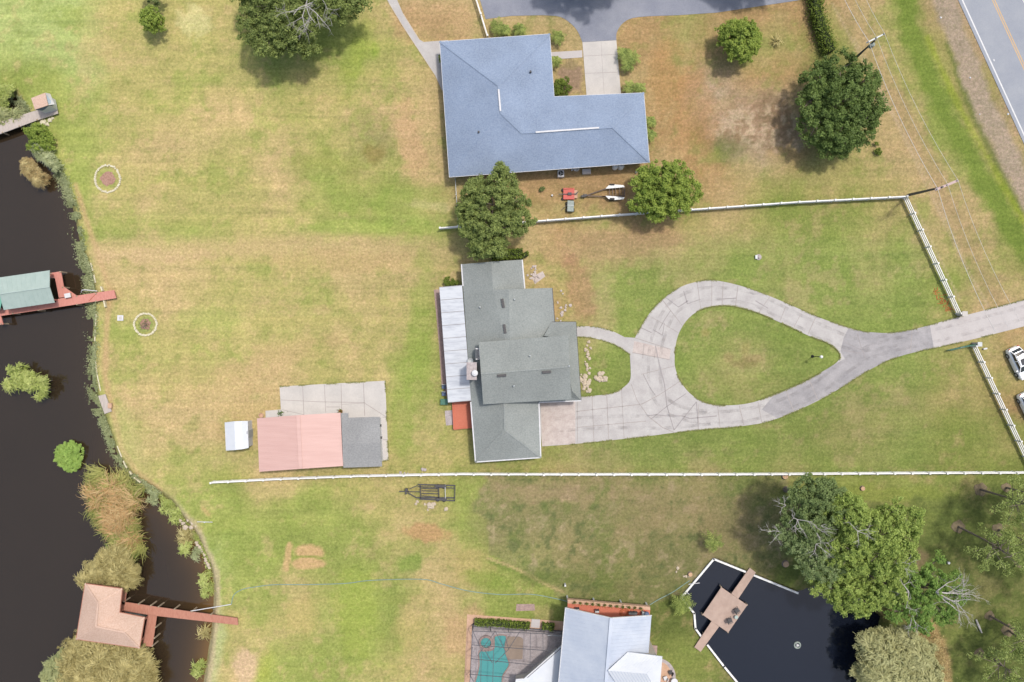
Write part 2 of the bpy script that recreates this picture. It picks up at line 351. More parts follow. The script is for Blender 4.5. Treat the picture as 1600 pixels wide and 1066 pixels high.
lut = np.array([[[lin(c) for c in PAL[ch]] for ch in row] for row in GM])
u = np.clip((px + w1) / 50 - 0.5, 0, 31 - 1e-6); v = np.clip((py + w2 * 0.7) / 50 - 0.5, 0, NR - 1 - 1e-6)
ui = u.astype(int); vi = v.astype(int); fu = (u - ui)[..., None]; fv = (v - vi)[..., None]; ui1 = np.minimum(ui + 1, 31); vi1 = np.minimum(vi + 1, NR - 1)
colr = (lut[vi, ui] * (1 - fu) + lut[vi, ui1] * fu) * (1 - fv) + (lut[vi1, ui] * (1 - fu) + lut[vi1, ui1] * fu) * fv
def blend(mask, rgb, k=1.0):
    global colr
    c = np.array([lin(x) for x in rgb]); m_ = np.clip(mask * k, 0, 1)[..., None]; colr = colr * (1 - m_) + c * m_
def ss(x, a, b): t = np.clip((x - a) / (b - a), 0, 1); return t * t * (3 - 2 * t)
N1 = smooth_noise(shp, 16, 3, 5, 0.7); N2 = smooth_noise(shp, 5, 4, 3, 0.7); N3 = smooth_noise(shp, 50, 5, 5, 0.6); N4 = smooth_noise(shp, 9, 6, 4, 0.75)
# patches of greener and drier turf
blend(ss(N1, 0.04, 0.22), (152, 166, 86), 0.5); blend(ss(-N1, 0.05, 0.2), (208, 182, 136), 0.45)
blend(ss(N4, 0.1, 0.28), (138, 152, 78), 0.4); blend(ss(-N4, 0.1, 0.26), (210, 180, 138), 0.4)
def blob(x, y, rx, ry, rgb, k=1.0, ang=0, edge=0.5, nz=0.9):
    a = R(ang); dx = px - x; dy = py - y; X_ = (dx * math.cos(a) + dy * math.sin(a)) / rx; Y_ = (-dx * math.sin(a) + dy * math.cos(a)) / ry
    r_ = np.hypot(X_, Y_) + N4 * nz + N2 * nz * 0.8; blend(1 - ss(r_, 1 - edge, 1 + edge * 0.4), rgb, k)
def strip(pl, wpx, rgb, k=1.0, soft=0.6, nz=0.6):
    d = ldist(px, py, pl) / wpx + N4 * nz + N2 * nz * 0.6; blend(1 - ss(d, 1 - soft, 1 + soft * 0.3), rgb, k)
# verge, ditch and sandy shoulder by the highway
strip([(1345, -200), (1475, 20), (1560, 200), (1660, 420)], 62, (188, 158, 118), 0.5)
strip([(1395, -100), (1425, 60), (1478, 180), (1540, 290), (1590, 370), (1660, 470)], 25, (136, 154, 74), 1.0, 0.7, 1.0)
strip([(1480, 70), (1530, 200), (1595, 330)], 9, (104, 124, 58), 0.7, 0.8, 1.2)
strip([(1450, 60), (1495, 160), (1545, 250), (1600, 345)], 7, (166, 180, 66), 0.6, 0.9, 1.3)
strip([(1452, -80), (1490, 45), (1535, 160), (1578, 250), (1620, 330)], 20, (190, 170, 152), 1.0, 0.5, 0.7)
strip([(1320, 20), (1400, 150), (1480, 320), (1560, 470)], 22, (196, 164, 130), 0.5, 0.9, 1.0)
for l0 in ([(1428, 320), (1500, 470)], [(1300, 5), (1400, 190), (1500, 400), (1545, 480)], [(1335, 60), (1465, 310), (1520, 440)]): strip(l0, 2.2, (214, 190, 160), 0.5, 0.9, 0.8)
# bare earth west of the big oak
blob(1170, 190, 78, 52, (182, 150, 122), 0.75, -8); blob(1186, 200, 62, 30, (208, 180, 154), 0.8, 14, 0.3, 2.4); blob(1215, 175, 40, 22, (160, 132, 106), 0.5, 20, 0.3, 3.0)
N5 = smooth_noise(shp, 2.6, 9, 2, 0.8); pm_ = 1 - ss(np.hypot((px - 1188) / 72, (py - 200) / 38) + N4 * 1.2, .7, 1.1); blend(pm_ * ss(N5, 0.02, 0.12), (162, 132, 106), 0.6); blend(pm_ * ss(-N5, 0.02, 0.12), (218, 192, 164), 0.7)
blob(1142, 232, 34, 20, (126, 132, 92), 0.4, 5, 0.7, 2.2); blob(1080, 180, 40, 90, (206, 156, 112), 0.5); blob(1040, 120, 30, 60, (204, 160, 108), 0.5)
# north yard
blob(560, 85, 18, 60, (164, 178, 84), 0.6, 15, 0.9, 1.6); blob(585, 82, 9, 12, (150, 178, 66), 0.6, 0, .8, 1.2); blob(300, 32, 34, 26, (212, 204, 150), 0.7, 60, 0.5, 1.6); blob(640, 220, 24, 90, (214, 176, 138), 0.7, -12); blob(672, 322, 36, 9, (226, 196, 160), 0.95, 5, 0.4, 1.4)
blob(585, 240, 20, 16, (148, 128, 76), 0.55); blob(510, 255, 60, 26, (150, 158, 82), 0.5, 0, 0.8, 1.8); blob(640, 320, 70, 40, (158, 176, 90), 0.6, -8); blob(600, 355, 160, 14, (158, 176, 90), 0.6); blob(660, 40, 50, 30, (196, 160, 120), 0.6)
blob(870, 295, 150, 34, (190, 154, 116), 0.75, -3); blob(800, 320, 50, 20, (160, 150, 90), 0.4)
blob(960, 385, 130, 34, (204, 164, 128), 0.7, -6, 0.7); blob(905, 455, 22, 60, (196, 150, 120), 0.6, -15)
strip([(705, 60), (715, 30), (640, 20)], 30, (200, 164, 126), 0.6)
MS = smooth_noise(shp, 3.2, 41, 3, 0.7, (1.0, 26)); MS2 = smooth_noise(shp, 2.6, 42, 3, 0.7, (22, 1.0)); MID = smooth_noise(shp, 4.5, 43, 4, 0.85)
westm = (1 - ss(px, 690, 730)); colr = colr * (1 + (MS * 0.28 * ss(N3 + 0.08, -0.1, 0.1) * (0.5 + 0.5 * westm) + MID * 0.36 + MS2 * 0.08))[..., None]
tint = np.stack([1 + MID * 0.10 + MS * 0.06, 1 + MID * 0.0, 1 + MID * 0.12], -1); colr = colr * tint
blob(892, 124, 20, 28, (176, 148, 128), 0.95, 0, 0.3, 1.0); blob(890, 100, 14, 8, (176, 160, 110), 0.5)
blob(168, 280, 17, 18, (160, 170, 96), 0.7); blob(228, 507, 15, 15, (150, 164, 100), 0.7)
# mower rings round the drive and worn lines
ring_d = sdist(GX, GY, [(v_.x, v_.y) for v_ in pts([(1054, 561), (1060, 523), (1088, 487), (1134, 477), (1186, 490), (1264, 525), (1307, 546), (1312, 557), (1287, 580), (1206, 618), (1149, 633), (1097, 627), (1062, 595)])])
rg2 = np.sin(ring_d * 5.2 + N3 * 14 + N4 * 4) * ss(-np.abs(ring_d), -14, -1) * (0.5 + N1); eastlawn = ss(px, 850, 900) * (1 - ss(py, 715, 740)) * ss(py, 300, 360); colr = colr * (1 + rg2 * eastlawn * 0.06)[..., None]
blob(1178, 560, 14, 7, (196, 168, 124), 0.8); blob(1166, 568, 20, 8, (150, 130, 88), 0.5); blob(1138, 558, 9, 8, (188, 164, 116), 0.7); blob(1102, 521, 8, 7, (186, 166, 108), 0.7); blob(1165, 545, 8, 12, (196, 172, 116), 0.5)
# west lawn
strip([(118, 290), (140, 360), (158, 410), (172, 455), (166, 520), (164, 590), (178, 650), (190, 700), (214, 738), (250, 765)], 6, (206, 172, 132), 0.75, 0.9, 0.5)
strip([(155, 395), (300, 385), (500, 388), (700, 392)], 24, (208, 178, 138), 0.6, 0.9, 0.8)
blob(230, 400, 80, 14, (216, 184, 146), 0.5); blob(430, 560, 120, 26, (206, 176, 132), 0.4, -20); blob(320, 600, 80, 50, (206, 178, 132), 0.4); blob(390, 660, 60, 50, (206, 176, 130), 0.4); blob(520, 410, 120, 20, (206, 176, 130), 0.45)
blob(330, 500, 60, 20, (164, 178, 98), 0.4); blob(200, 690, 26, 60, (196, 188, 130), 0.4, -20); blob(655, 520, 22, 130, (152, 170, 84), 0.55, 3); blob(628, 640, 22, 90, (156, 172, 88), 0.5)
# south lawn patches
blob(480, 862, 27, 13, (214, 176, 134), 0.9, 8, 0.3, 0.5); blob(482, 881, 29, 10, (214, 176, 134), 0.9, 0, 0.3, 0.5); strip([(452, 852), (447, 888)], 6, (214, 178, 134), 0.85, 0.4, 0.5); strip([(458, 869), (505, 872)], 1.8, (150, 160, 84), 0.9, 0.3, 0.3)
blob(668, 832, 34, 14, (206, 164, 122), 0.85, 5, 0.4); blob(383, 1040, 20, 34, (220, 188, 156), 0.9, 8); blob(415, 1045, 14, 34, (190, 192, 86), 0.4, 8, 0.9); blob(720, 990, 32, 40, (212, 176, 136), 0.7, 20); blob(640, 985, 26, 36, (202, 182, 124), 0.5, -30); blob(735, 880, 40, 30, (206, 180, 126), 0.5, 20)
blob(640, 880, 22, 16, (132, 160, 74), 0.7); blob(560, 960, 40, 80, (166, 180, 84), 0.45); blob(470, 965, 24, 34, (206, 182, 126), 0.5); strip([(330, 905), (345, 990), (330, 1066)], 12, (196, 200, 152), 0.6, 0.9); blob(800, 985, 26, 12, (196, 160, 130), 0.0)
blob(322, 800, 14, 3, (212, 176, 130), 0.7, 50)
# rougher, weedy turf south-east of the long fence, with a mown edge
weed = sdist(px, py, [(768, 742), (735, 790), (738, 800), (760, 815), (764, 870), (800, 885), (860, 915), (870, 935), (1010, 948), (1060, 930), (1190, 900), (1250, 860), (1230, 742)]) + N2 * 8 + N4 * 6
blend(1 - ss(weed, -3, 2), (150, 142, 104), 0.55); inw = 1 - ss(weed, -6, 0)
blend(inw * ss(N2, 0.08, 0.25), (108, 118, 76), 0.75); blend(inw * ss(-N2, 0.08, 0.25), (196, 176, 142), 0.7); blend(inw * ss(N1 + N3, 0.05, 0.25), (122, 136, 76), 0.5)
blob(870, 770, 110, 22, (188, 160, 130), 0.55, 0, 0.7, 1.5); blob(1000, 800, 60, 40, (178, 156, 120), 0.4); blob(1130, 820, 60, 60, (176, 154, 118), 0.45)
strip([(762, 872), (800, 886), (850, 912), (880, 925)], 3, (206, 180, 136), 0.7, 0.5, 0.4); strip([(765, 878), (803, 892), (846, 916)], 3, (120, 140, 70), 0.6)
blob(760, 905, 40, 14, (140, 160, 74), 0.6, 15); blob(870, 903, 60, 12, (112, 128, 66), 0.55)
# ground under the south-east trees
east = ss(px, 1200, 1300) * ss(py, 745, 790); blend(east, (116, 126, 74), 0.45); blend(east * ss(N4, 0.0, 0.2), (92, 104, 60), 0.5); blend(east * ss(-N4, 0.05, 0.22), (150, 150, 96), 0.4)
blob(1350, 772, 160, 16, (156, 166, 84), 0.7); strip([(1420, 905), (1440, 870), (1400, 850)], 14, (160, 136, 110), 0.7); strip([(1455, 980), (1468, 1010), (1476, 1066), (1480, 1110)], 15, (206, 172, 128), 0.85, 0.5, 0.9)
blob(1410, 955, 40, 20, (150, 128, 92), 0.7)
# shore soil
sdc = sdist(GX, GY, CANAL); blend(1 - ss(sdc, 0.1, 1.2), (150, 140, 100), 0.7); southb = ss(py, 760, 820) * (1 - ss(np.abs(sdc - 0.9) + N2, 0.3, 0.8)); blend(southb, (206, 186, 156), 0.8)
sdp = sdist(GX, GY, POND)
blend(1 - ss(sdp, 0.0, 0.7), (134, 128, 88), 0.5)
colr[..., 0] *= 1 - 0.07 * ss(px, 850, 950) * ss(py, 340, 400) * (1 - ss(py, 735, 745)) * (1 - ss(px, 1420, 1480))
fac = (1.0 + N2 * 0.16 + N3 * 0.10)[..., None]; east_f = (1.0 - 0.22 * ss(px, 300, 1100) - 0.10 * ss(py, 540, 640) * (1 - ss(py, 735, 745)) * ss(px, 760, 860) - 0.06 * ss(py, 700, 1000) * ss(px, 800, 1200))[..., None]  # west-to-east haze falloff painted into the ground colour, plus darker south-east turf tones
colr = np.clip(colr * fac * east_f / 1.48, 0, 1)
z = N3 * 0.05 * 0
bank = -0.9 * (1 - ss(sdc, 0.0, 1.1)) - 1.2 * (1 - ss(sdc, -2.5, 0.0)); z = z + bank
wp = np.array(sdist(GX, GY, p2(POND_WALL + POND_NAT)))
z = z - 2.0 * (1 - ss(wp, -0.1, 0.15))
nv = shp[0] * shp[1]; idx = np.arange(nv).reshape(shp)
quads = np.stack([idx[:-1, :-1], idx[:-1, 1:], idx[1:, 1:], idx[1:, :-1]], -1).reshape(-1, 4)
def np_mesh(name, verts, quads_, smooth=True, attrs=None, color=None):
    me = bpy.data.meshes.new(name); nf = len(quads_); me.vertices.add(len(verts)); me.vertices.foreach_set('co', np.ascontiguousarray(verts, dtype=np.float32).ravel())
    k = quads_.shape[1]; me.loops.add(nf * k); me.loops.foreach_set('vertex_index', quads_.astype(np.int32).ravel())
    me.polygons.add(nf); me.polygons.foreach_set('loop_start', np.arange(0, nf * k, k, dtype=np.int32))
    if smooth: me.polygons.foreach_set('use_smooth', np.ones(nf, bool))
    if color is not None:
        a = me.color_attributes.new('albedo', 'FLOAT_COLOR', 'POINT'); cc = np.ones((len(verts), 4), np.float32); cc[:, :3] = color; a.data.foreach_set('color', cc.ravel())
    for nme, arr in (attrs or {}).items():
        a = me.attributes.new(nme, 'FLOAT', 'POINT'); a.data.foreach_set('value', np.ascontiguousarray(arr, dtype=np.float32).ravel())
    me.update(calc_edges=True); me.validate(); return me
gm, n, l, b = base_mat('turf')
at = n.new('ShaderNodeAttribute'); at.attribute_name = 'albedo'
g = n.new('ShaderNodeNewGeometry'); P_ = g.outputs['Position']
def noise_node(scale, detail, stretch, rot=0, rough=0.6):
    mp = n.new('ShaderNodeMapping'); mp.inputs['Scale'].default_value = stretch; mp.inputs['Rotation'].default_value = (0, 0, R(rot)); l.new(P_, mp.inputs[0])
    no = n.new('ShaderNodeTexNoise'); no.inputs['Scale'].default_value = scale; no.inputs['Detail'].default_value = detail; no.inputs['Roughness'].default_value = rough; l.new(mp.outputs[0], no.inputs[0]); return no.outputs[0]
def rangen(src, a, b_, c, d):
    r = n.new('ShaderNodeMapRange'); r.inputs[1].default_value = a; r.inputs[2].default_value = b_; r.inputs[3].default_value = c; r.inputs[4].default_value = d; l.new(src, r.inputs[0]); return r.outputs[0]
def mixc(fac_, a, b_, mode='MIX'):
    x = n.new('ShaderNodeMix'); x.data_type = 'RGBA'; x.blend_type = mode
    (l.new(fac_, x.inputs[0]) if not isinstance(fac_, float) else setattr(x.inputs[0], 'default_value', fac_))
    for s_, i in ((a, 6), (b_, 7)):
        if isinstance(s_, tuple): x.inputs[i].default_value = s_
        else: l.new(s_, x.inputs[i])
    return x.outputs[2]
f1 = noise_node(3.0, 8, (1, 1, 1), 0, 0.75); f2 = noise_node(1.0, 5, (0.12, 2.2, 1), 2, 0.6); f3 = noise_node(0.7, 6, (1, 1, 1), 0, 0.7); f4 = noise_node(2.6, 4, (1, 1, 1), 0, 0.8); f5 = noise_node(5.0, 2, (1, 1, 1), 0, 0.6)
c = mixc(rangen(f5, 0.60, 0.78, 0.0, 0.8), at.outputs['Color'], mixc(1.0, at.outputs['Color'], (0.55, 0.62, 0.5, 1), 'MULTIPLY'))
c = mixc(rangen(f1, 0.35, 0.68, 0.0, 1.0), c if True else at.outputs['Color'], mixc(1.0, at.outputs['Color'], (0.70, 0.76, 0.60, 1), 'MULTIPLY'))
c = mixc(rangen(f1, 0.3, 0.5, 0.55, 0.0), c, mixc(1.0, c, (1.22, 1.14, 1.12, 1), 'MULTIPLY'))
sc = n.new('ShaderNodeVectorMath'); sc.operation = 'SCALE'; l.new(c, sc.inputs[0])
mm = n.new('ShaderNodeMath'); mm.operation = 'MULTIPLY'; l.new(rangen(f2, 0.3, 0.7, 0.93, 1.09), mm.inputs[0]); l.new(rangen(f4, 0.3, 0.7, 0.72, 1.28), mm.inputs[1])
l.new(mm.outputs[0], sc.inputs['Scale']); l.new(sc.outputs[0], b.inputs['Base Color']); b.inputs['Roughness'].default_value = 0.95; b.inputs['Specular IOR Level'].default_value = 0.1
bp = n.new('ShaderNodeBump'); bp.inputs['Strength'].default_value = 0.5; bp.inputs['Distance'].default_value = 0.08; l.new(f1, bp.inputs['Height']); l.new(bp.outputs[0], b.inputs['Normal'])
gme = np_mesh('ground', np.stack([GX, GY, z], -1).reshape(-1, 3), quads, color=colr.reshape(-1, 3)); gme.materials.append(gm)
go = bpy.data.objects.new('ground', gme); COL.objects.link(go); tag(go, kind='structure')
# water sheets
def water_sheet(name, x0, x1, y0, y1, step, zz, poly, mat, width):
    xs = np.arange(x0, x1 + step, step); ys = np.arange(y0, y1 + step, step); X, Y = np.meshgrid(xs, ys)
    sd = -sdist(X, Y, poly); tone = np.exp(-np.clip(sd, 0, 99) / width) * ss(533 - Y / S, 650, 900) * 0.85 + 0.08 * np.exp(-np.clip(sd, 0, 99) / 2.5)
    ix = np.arange(X.size).reshape(X.shape); q = np.stack([ix[:-1, :-1], ix[:-1, 1:], ix[1:, 1:], ix[1:, :-1]], -1).reshape(-1, 4)
    keep = sd.reshape(-1)[q].max(1) > -2.0; q = q[keep]
    me = np_mesh(name, np.stack([X, Y, np.full_like(X, zz)], -1).reshape(-1, 3), q, attrs={'tone': tone}); me.materials.append(mat)
    o = bpy.data.objects.new(name, me); COL.objects.link(o); return tag(o, kind='structure')
water_sheet('canal_water', -134, -38, -86, 40, 0.8, -0.8, CANAL, M['canal'], 1.7)
water_sheet('pond_water', 20, 56, -62, -26, 0.8, -0.5, POND, M['pond'], 0.2)
exec_marker = 1

# ---------------------------------------------------------------- roads and slabs
def slab(name, loops_px, top, mat, label=None, base=-0.1):
    loops = [p2(L) for L in loops_px]; mb = MB(); mb.prism(loops, base, top); return struct(name, mb, mat, label)
def lines_mesh(name, segs, wd, top, mat):
    mb = MB()
    for sg in segs:
        q = p2(sg)
        for a, b_ in zip(q[:-1], q[1:]): mb.bar((a[0], a[1], top - 0.02), (b_[0], b_[1], top - 0.02), wd * rnd.uniform(0.8, 1.25), 0.04)
    return struct(name, mb, mat)
OUT = [(847, 697.5), (890, 694.6), (1001, 683), (1054, 676), (1100, 671), (1149, 667), (1203, 658), (1264, 633), (1307, 610), (1348, 584), (1389, 562.5), (1427, 551), (1459, 544), (1517, 531), (1600, 510), (1760, 468),
       (1745, 428), (1600, 468.5), (1523, 489), (1491, 497), (1453, 508), (1421, 516), (1386, 520.5), (1348, 518), (1307, 506), (1272, 493), (1203, 463), (1154.5, 446), (1114, 438), (1091, 440), (1062.5, 449), (1034, 469), (1011, 495), (992, 528),
       (976, 527), (953, 516), (927, 510.5), (901, 510), (880, 511), (880, 526), (903, 526), (930, 529), (959, 538), (976, 548), (984, 554), (985, 569.5), (985, 592.5), (976, 604), (962, 612.6), (942, 617), (909, 620), (840, 626)]
INN = [(1054, 561), (1055, 543.6), (1059.6, 523.5), (1071, 503), (1088, 487.6), (1108.5, 480), (1134, 477.5), (1157, 481), (1186, 490), (1223.5, 506), (1264, 525), (1292.5, 536), (1307, 546.5), (1312.6, 556.6), (1307, 566.6),
       (1287, 579.6), (1249, 600), (1206, 618), (1177.5, 628.5), (1149, 633), (1120, 633), (1097, 627), (1077, 614), (1062.5, 595), (1055, 575)]
def smpart(L, a, b_): return L[:a] + [tuple(q) for q in spline(L[a:b_], 3)] + L[b_:]
OUTS = smpart(OUT, 38, 44) if False else OUT
OUTS = OUT[:1] + spline(OUT[1:16], 3) + spline(OUT[16:34], 3) + spline(OUT[34:38], 3) + OUT[38:39] + spline(OUT[39:45], 3) + spline(OUT[45:51], 3) + OUT[51:]
INS = spline(INN, 3, True)
TOPD = 0.05
slab('driveway', [OUTS, INS], TOPD, M['concrete'])
def patch(name, poly, mat, k=1):
    mb = MB(); mb.prism([p2(poly)], TOPD, TOPD + 0.004 * k); return struct(name, mb, mat)
patch('driveway_newer_section', [(1453, 508), (1491, 497), (1523, 489), (1600, 468.8), (1745, 428.5), (1760, 467.5), (1600, 509.7), (1517, 530.7), (1459, 543.7)], M['concrete2'])
patch('driveway_dark_section', [(1325, 514), (1348, 518.4), (1386, 521), (1421, 516.5), (1452.6, 508.4), (1458.6, 543.8), (1427, 550.5), (1389, 562), (1348, 583.5), (1307, 609.5), (1264, 632.5), (1215, 654), (1190, 640), (1208, 618.6), (1249, 600.6), (1287, 580), (1307, 567), (1320, 561), (1313, 549), (1318, 528)], M['concrete_dark'])
patch('driveway_pink_section', [(847, 697), (899, 693), (899, 626), (909, 620.5), (845, 626)], M['concrete_pink'])
patch('driveway_apron_square', [(991, 533), (1048, 546), (1046, 562), (988, 551)], M['concrete_pink'])
JT = [[(902, 621), (902, 693)], [(925, 619), (928, 690)], [(948, 617), (951, 687)], [(971, 608), (975, 684)], [(900, 643), (1000, 632)], [(901, 668), (1010, 658)],
      [(1089, 441), (1095, 484)], [(1153, 446), (1149, 479)], [(1203, 463), (1185, 489)], [(1035, 469), (1066, 509)], [(1017, 495), (1060, 520)], [(1091, 632), (1091, 671)], [(1121, 634), (1125, 667)], [(1155, 634), (1162, 664)],
      [(1184, 628), (1190, 660)], [(986, 600), (995, 625), (1012, 650), (1035, 668), (1054, 676)], [(992, 528), (1048, 546)], [(988, 551), (1046, 562)], [(1002, 585), (1054, 572)], [(1002, 632), (1030, 617), (1062, 596)], [(1250, 493), (1240, 512)], [(1425, 516), (1422, 551)],
      [(1112, 440), (1112, 478)], [(1130, 440), (1128, 477)], [(1228, 478), (1218, 503)], [(1275, 494), (1262, 523)], [(1228, 610), (1240, 643)], [(1264, 593), (1278, 626)], [(1006, 538), (1004, 560)], [(1025, 543), (1022, 560)]]
CR = [[(1017, 655), (1042, 635), (1072, 615)], [(1042, 635), (1053, 672), (1088, 628)], [(1088, 628), (1091, 672)], [(1012, 650), (1025, 648), (1040, 650), (1065, 650), (1078, 654), (1120, 650)], [(1005, 585), (1015, 605), (1024, 618)], [(1024, 540), (1030, 570), (1038, 600), (1042, 635)],
      [(1040, 465), (1060, 480), (1075, 470)], [(1048, 485), (1038, 500), (1030, 515)], [(1020, 515), (1035, 524), (1038, 505)], [(1068, 455), (1074, 475), (1094, 468)], [(1339, 521), (1346, 545)], [(1318, 548), (1345, 552)], [(1001, 512), (1018, 520)], [(1150, 466), (1120, 468)], [(1320, 535), (1348, 548), (1352, 560)], [(1200, 482), (1180, 470)]]
lines_mesh('driveway_joints', JT, 0.09, TOPD + 0.010, M['joint'])
lines_mesh('driveway_cracks', CR, 0.10, TOPD + 0.012, M['crack'])
# faint tyre marks, see-through wear film on the drive
m, n, l, b = base_mat('tyre_wear'); g = n.new('ShaderNodeNewGeometry'); no = n.new('ShaderNodeTexNoise'); no.inputs['Scale'].default_value = 0.9; no.inputs['Detail'].default_value = 7; l.new(g.outputs['Position'], no.inputs[0])
rr_ = n.new('ShaderNodeMapRange'); rr_.inputs[1].default_value = 0.42; rr_.inputs[2].default_value = 0.75; rr_.inputs[3].default_value = 0.0; rr_.inputs[4].default_value = 0.30; l.new(no.outputs[0], rr_.inputs[0])
tr = n.new('ShaderNodeBsdfTransparent'); ms = n.new('ShaderNodeMixShader'); l.new(rr_.outputs[0], ms.inputs[0]); l.new(tr.outputs[0], ms.inputs[1]); l.new(b.outputs[0], ms.inputs[2]); l.new(ms.outputs[0], n['Material Output'].inputs[0])
b.inputs['Base Color'].default_value = A(156, 149, 146); b.inputs['Roughness'].default_value = 0.95
MIDL = [[(1700, 460), (1600, 489), (1520, 510), (1440, 530), (1390, 541), (1340, 560), (1280, 605), (1225, 633), (1160, 650), (1100, 652), (1050, 640), (1025, 610), (1022, 560), (1030, 520), (1050, 482), (1085, 462), (1125, 458), (1180, 468), (1230, 492), (1290, 520), (1340, 538), (1400, 530)], [(1110, 654), (1040, 660), (960, 660), (860, 665)]]
mb = MB()
for ml in MIDL:
    q = [Vector((*p2([a_])[0], 0)) for a_ in spline(ml, 5)]
    for o_ in (-.85, .75):
        L_ = []
        for i in range(len(q)): d = (q[min(i + 1, len(q) - 1)] - q[max(i - 1, 0)]).normalized(); L_.append((q[i] + Vector((-d.y, d.x, 0)) * (o_ - .22), q[i] + Vector((-d.y, d.x, 0)) * (o_ + .22)))
        zz_ = TOPD + .007 + (.003 if ml is MIDL[1] else 0) + (.0015 if o_ > 0 else 0)
        for (a0, a1), (b0, b1) in zip(L_[:-1], L_[1:]): mb.add([(a0.x, a0.y, zz_), (b0.x, b0.y, zz_), (b1.x, b1.y, zz_), (a1.x, a1.y, zz_)], [(0, 1, 2, 3)])
struct('tyre_marks', mb, m)
# concrete yard beside the red barn
slab('barn_yard_slab', [[(437, 604), (602, 595), (607, 719), (590, 722), (500, 722), (416, 700), (415, 642), (439, 640)]], 0.05, M['pad'])
lines_mesh('yard_joints', [[(473, 602), (475, 648)], [(507, 601), (509, 645)], [(533, 600), (534, 645)], [(568, 598), (570, 650)], [(439, 625), (500, 628), (570, 629)], [(534, 632), (570, 630), (604, 652)], [(598, 652), (605, 652)], [(598, 687), (606, 687)], [(510, 636), (532, 636)], [(440, 640), (475, 648)]], 0.07, 0.058, M['joint'])
# neighbour's asphalt drive, apron, paths
slab('asphalt_drive', [[(746, -60), (750, 0), (759, 30), (800, 25)] + spline([(847, 24), (875, 26.5), (893, 38), (903, 50), (910, 66)], 4) + spline([(963, 63), (964, 50), (975, 35), (997, 27), (1060, 24)], 4) + [(1120, 20), (1246, 1), (1330, -20), (1330, -60)]], 0.04, M['asphalt_light'])
slab('garage_apron', [[(910, 66.3), (963, 63.3), (971, 155), (917, 157)]], 0.05, M['pad'])
lines_mesh('apron_joints', [[(912, 88), (966, 85)], [(914, 115), (968, 113)], [(939, 66), (944, 150)]], 0.05, 0.058, M['joint'])
slab('front_path', [[(858, 82), (909.7, 79), (909.9, 90), (858, 93.5)]], 0.05, M['concrete2'])
slab('side_path', [[(600, -20), (612, -20), (630, 22), (655, 62), (662, 66), (700, 63), (700, 150), (690, 140), (680, 118), (655, 80), (630, 42), (605, 0)]], 0.05, M['concrete'])
lines_mesh('side_path_edges', [[(630, 22), (655, 62)], [(607, 4), (630, 42), (655, 80), (680, 118)]], 0.09, 0.07, M['stone'])
# highway
RD = (U(1550, 0) - U(1503, 0)); dirn = (U(1600, 212) - U(1503, 0)).normalized(); nrm = Vector((dirn.y * -1, dirn.x, 0)); nrm = nrm if nrm.x > 0 else -nrm
E0 = U(1503, 0)
def road_strip(name, o0, o1, top, mat, base, dash=None):
    mb = MB(); a = E0 - dirn * 400; b_ = E0 + dirn * 400
    q = [a + nrm * o0, b_ + nrm * o0, b_ + nrm * o1, a + nrm * o1]; mb.prism([[(v_.x, v_.y) for v_ in q]], base, top); return struct(name, mb, mat)
road_strip('highway', -0.5, 8.2, 0.06, M['road'], -0.1)
road_strip('edge_line', -0.08, 0.10, 0.064, M['line_white'], 0.06)
road_strip('far_edge_line', 7.5, 7.66, 0.064, M['line_white'], 0.06)
road_strip('centre_line', 3.68, 3.80, 0.064, M['line_yellow'], 0.06)
road_strip('second_centre_line', 3.95, 4.07, 0.064, M['line_yellow'], 0.06)

# ---------------------------------------------------------------- foliage
def quad_cloud(c, size, nrm_, rg, aspect=0.6):
    N = len(c); t = rg.normal(size=(N, 3)); t -= nrm_ * (t * nrm_).sum(1)[:, None]; t /= np.linalg.norm(t, axis=1)[:, None] + 1e-9
    bt = np.cross(nrm_, t); s_ = size[:, None]; v_ = np.empty((N, 4, 3)); v_[:, 0] = c - t * s_; v_[:, 1] = c - bt * s_ * aspect + t * s_ * 0.1; v_[:, 2] = c + t * s_; v_[:, 3] = c + bt * s_ * aspect
    return v_.reshape(-1, 3)
def leaf_obj(name, verts, tone, mat, parent=None, off=(0, 0, 0)):
    N = len(verts) // 4; q = np.arange(N * 4).reshape(-1, 4)
    me = np_mesh(name, verts - np.array(off), q, smooth=False, attrs={'tone': np.repeat(tone, 4)}); me.materials.append(mat)
    o = bpy.data.objects.new(name, me); COL.objects.link(o)
    if parent is not None: o.parent = parent.o
    else: o.location = off
    return o
def vnoise(p, cell, seed):
    r_ = np.random.default_rng(seed); g = r_.random((32, 32, 32)); q = p / cell; i = np.floor(q).astype(int); f = q - i; f = f * f * (3 - 2 * f); out = 0
    for dx in (0, 1):
        for dy in (0, 1):
            for dz in (0, 1):
                w_ = (f[:, 0] if dx else 1 - f[:, 0]) * (f[:, 1] if dy else 1 - f[:, 1]) * (f[:, 2] if dz else 1 - f[:, 2]); out = out + w_ * g[(i[:, 0] + dx) % 32, (i[:, 1] + dy) % 32, (i[:, 2] + dz) % 32]
    return out
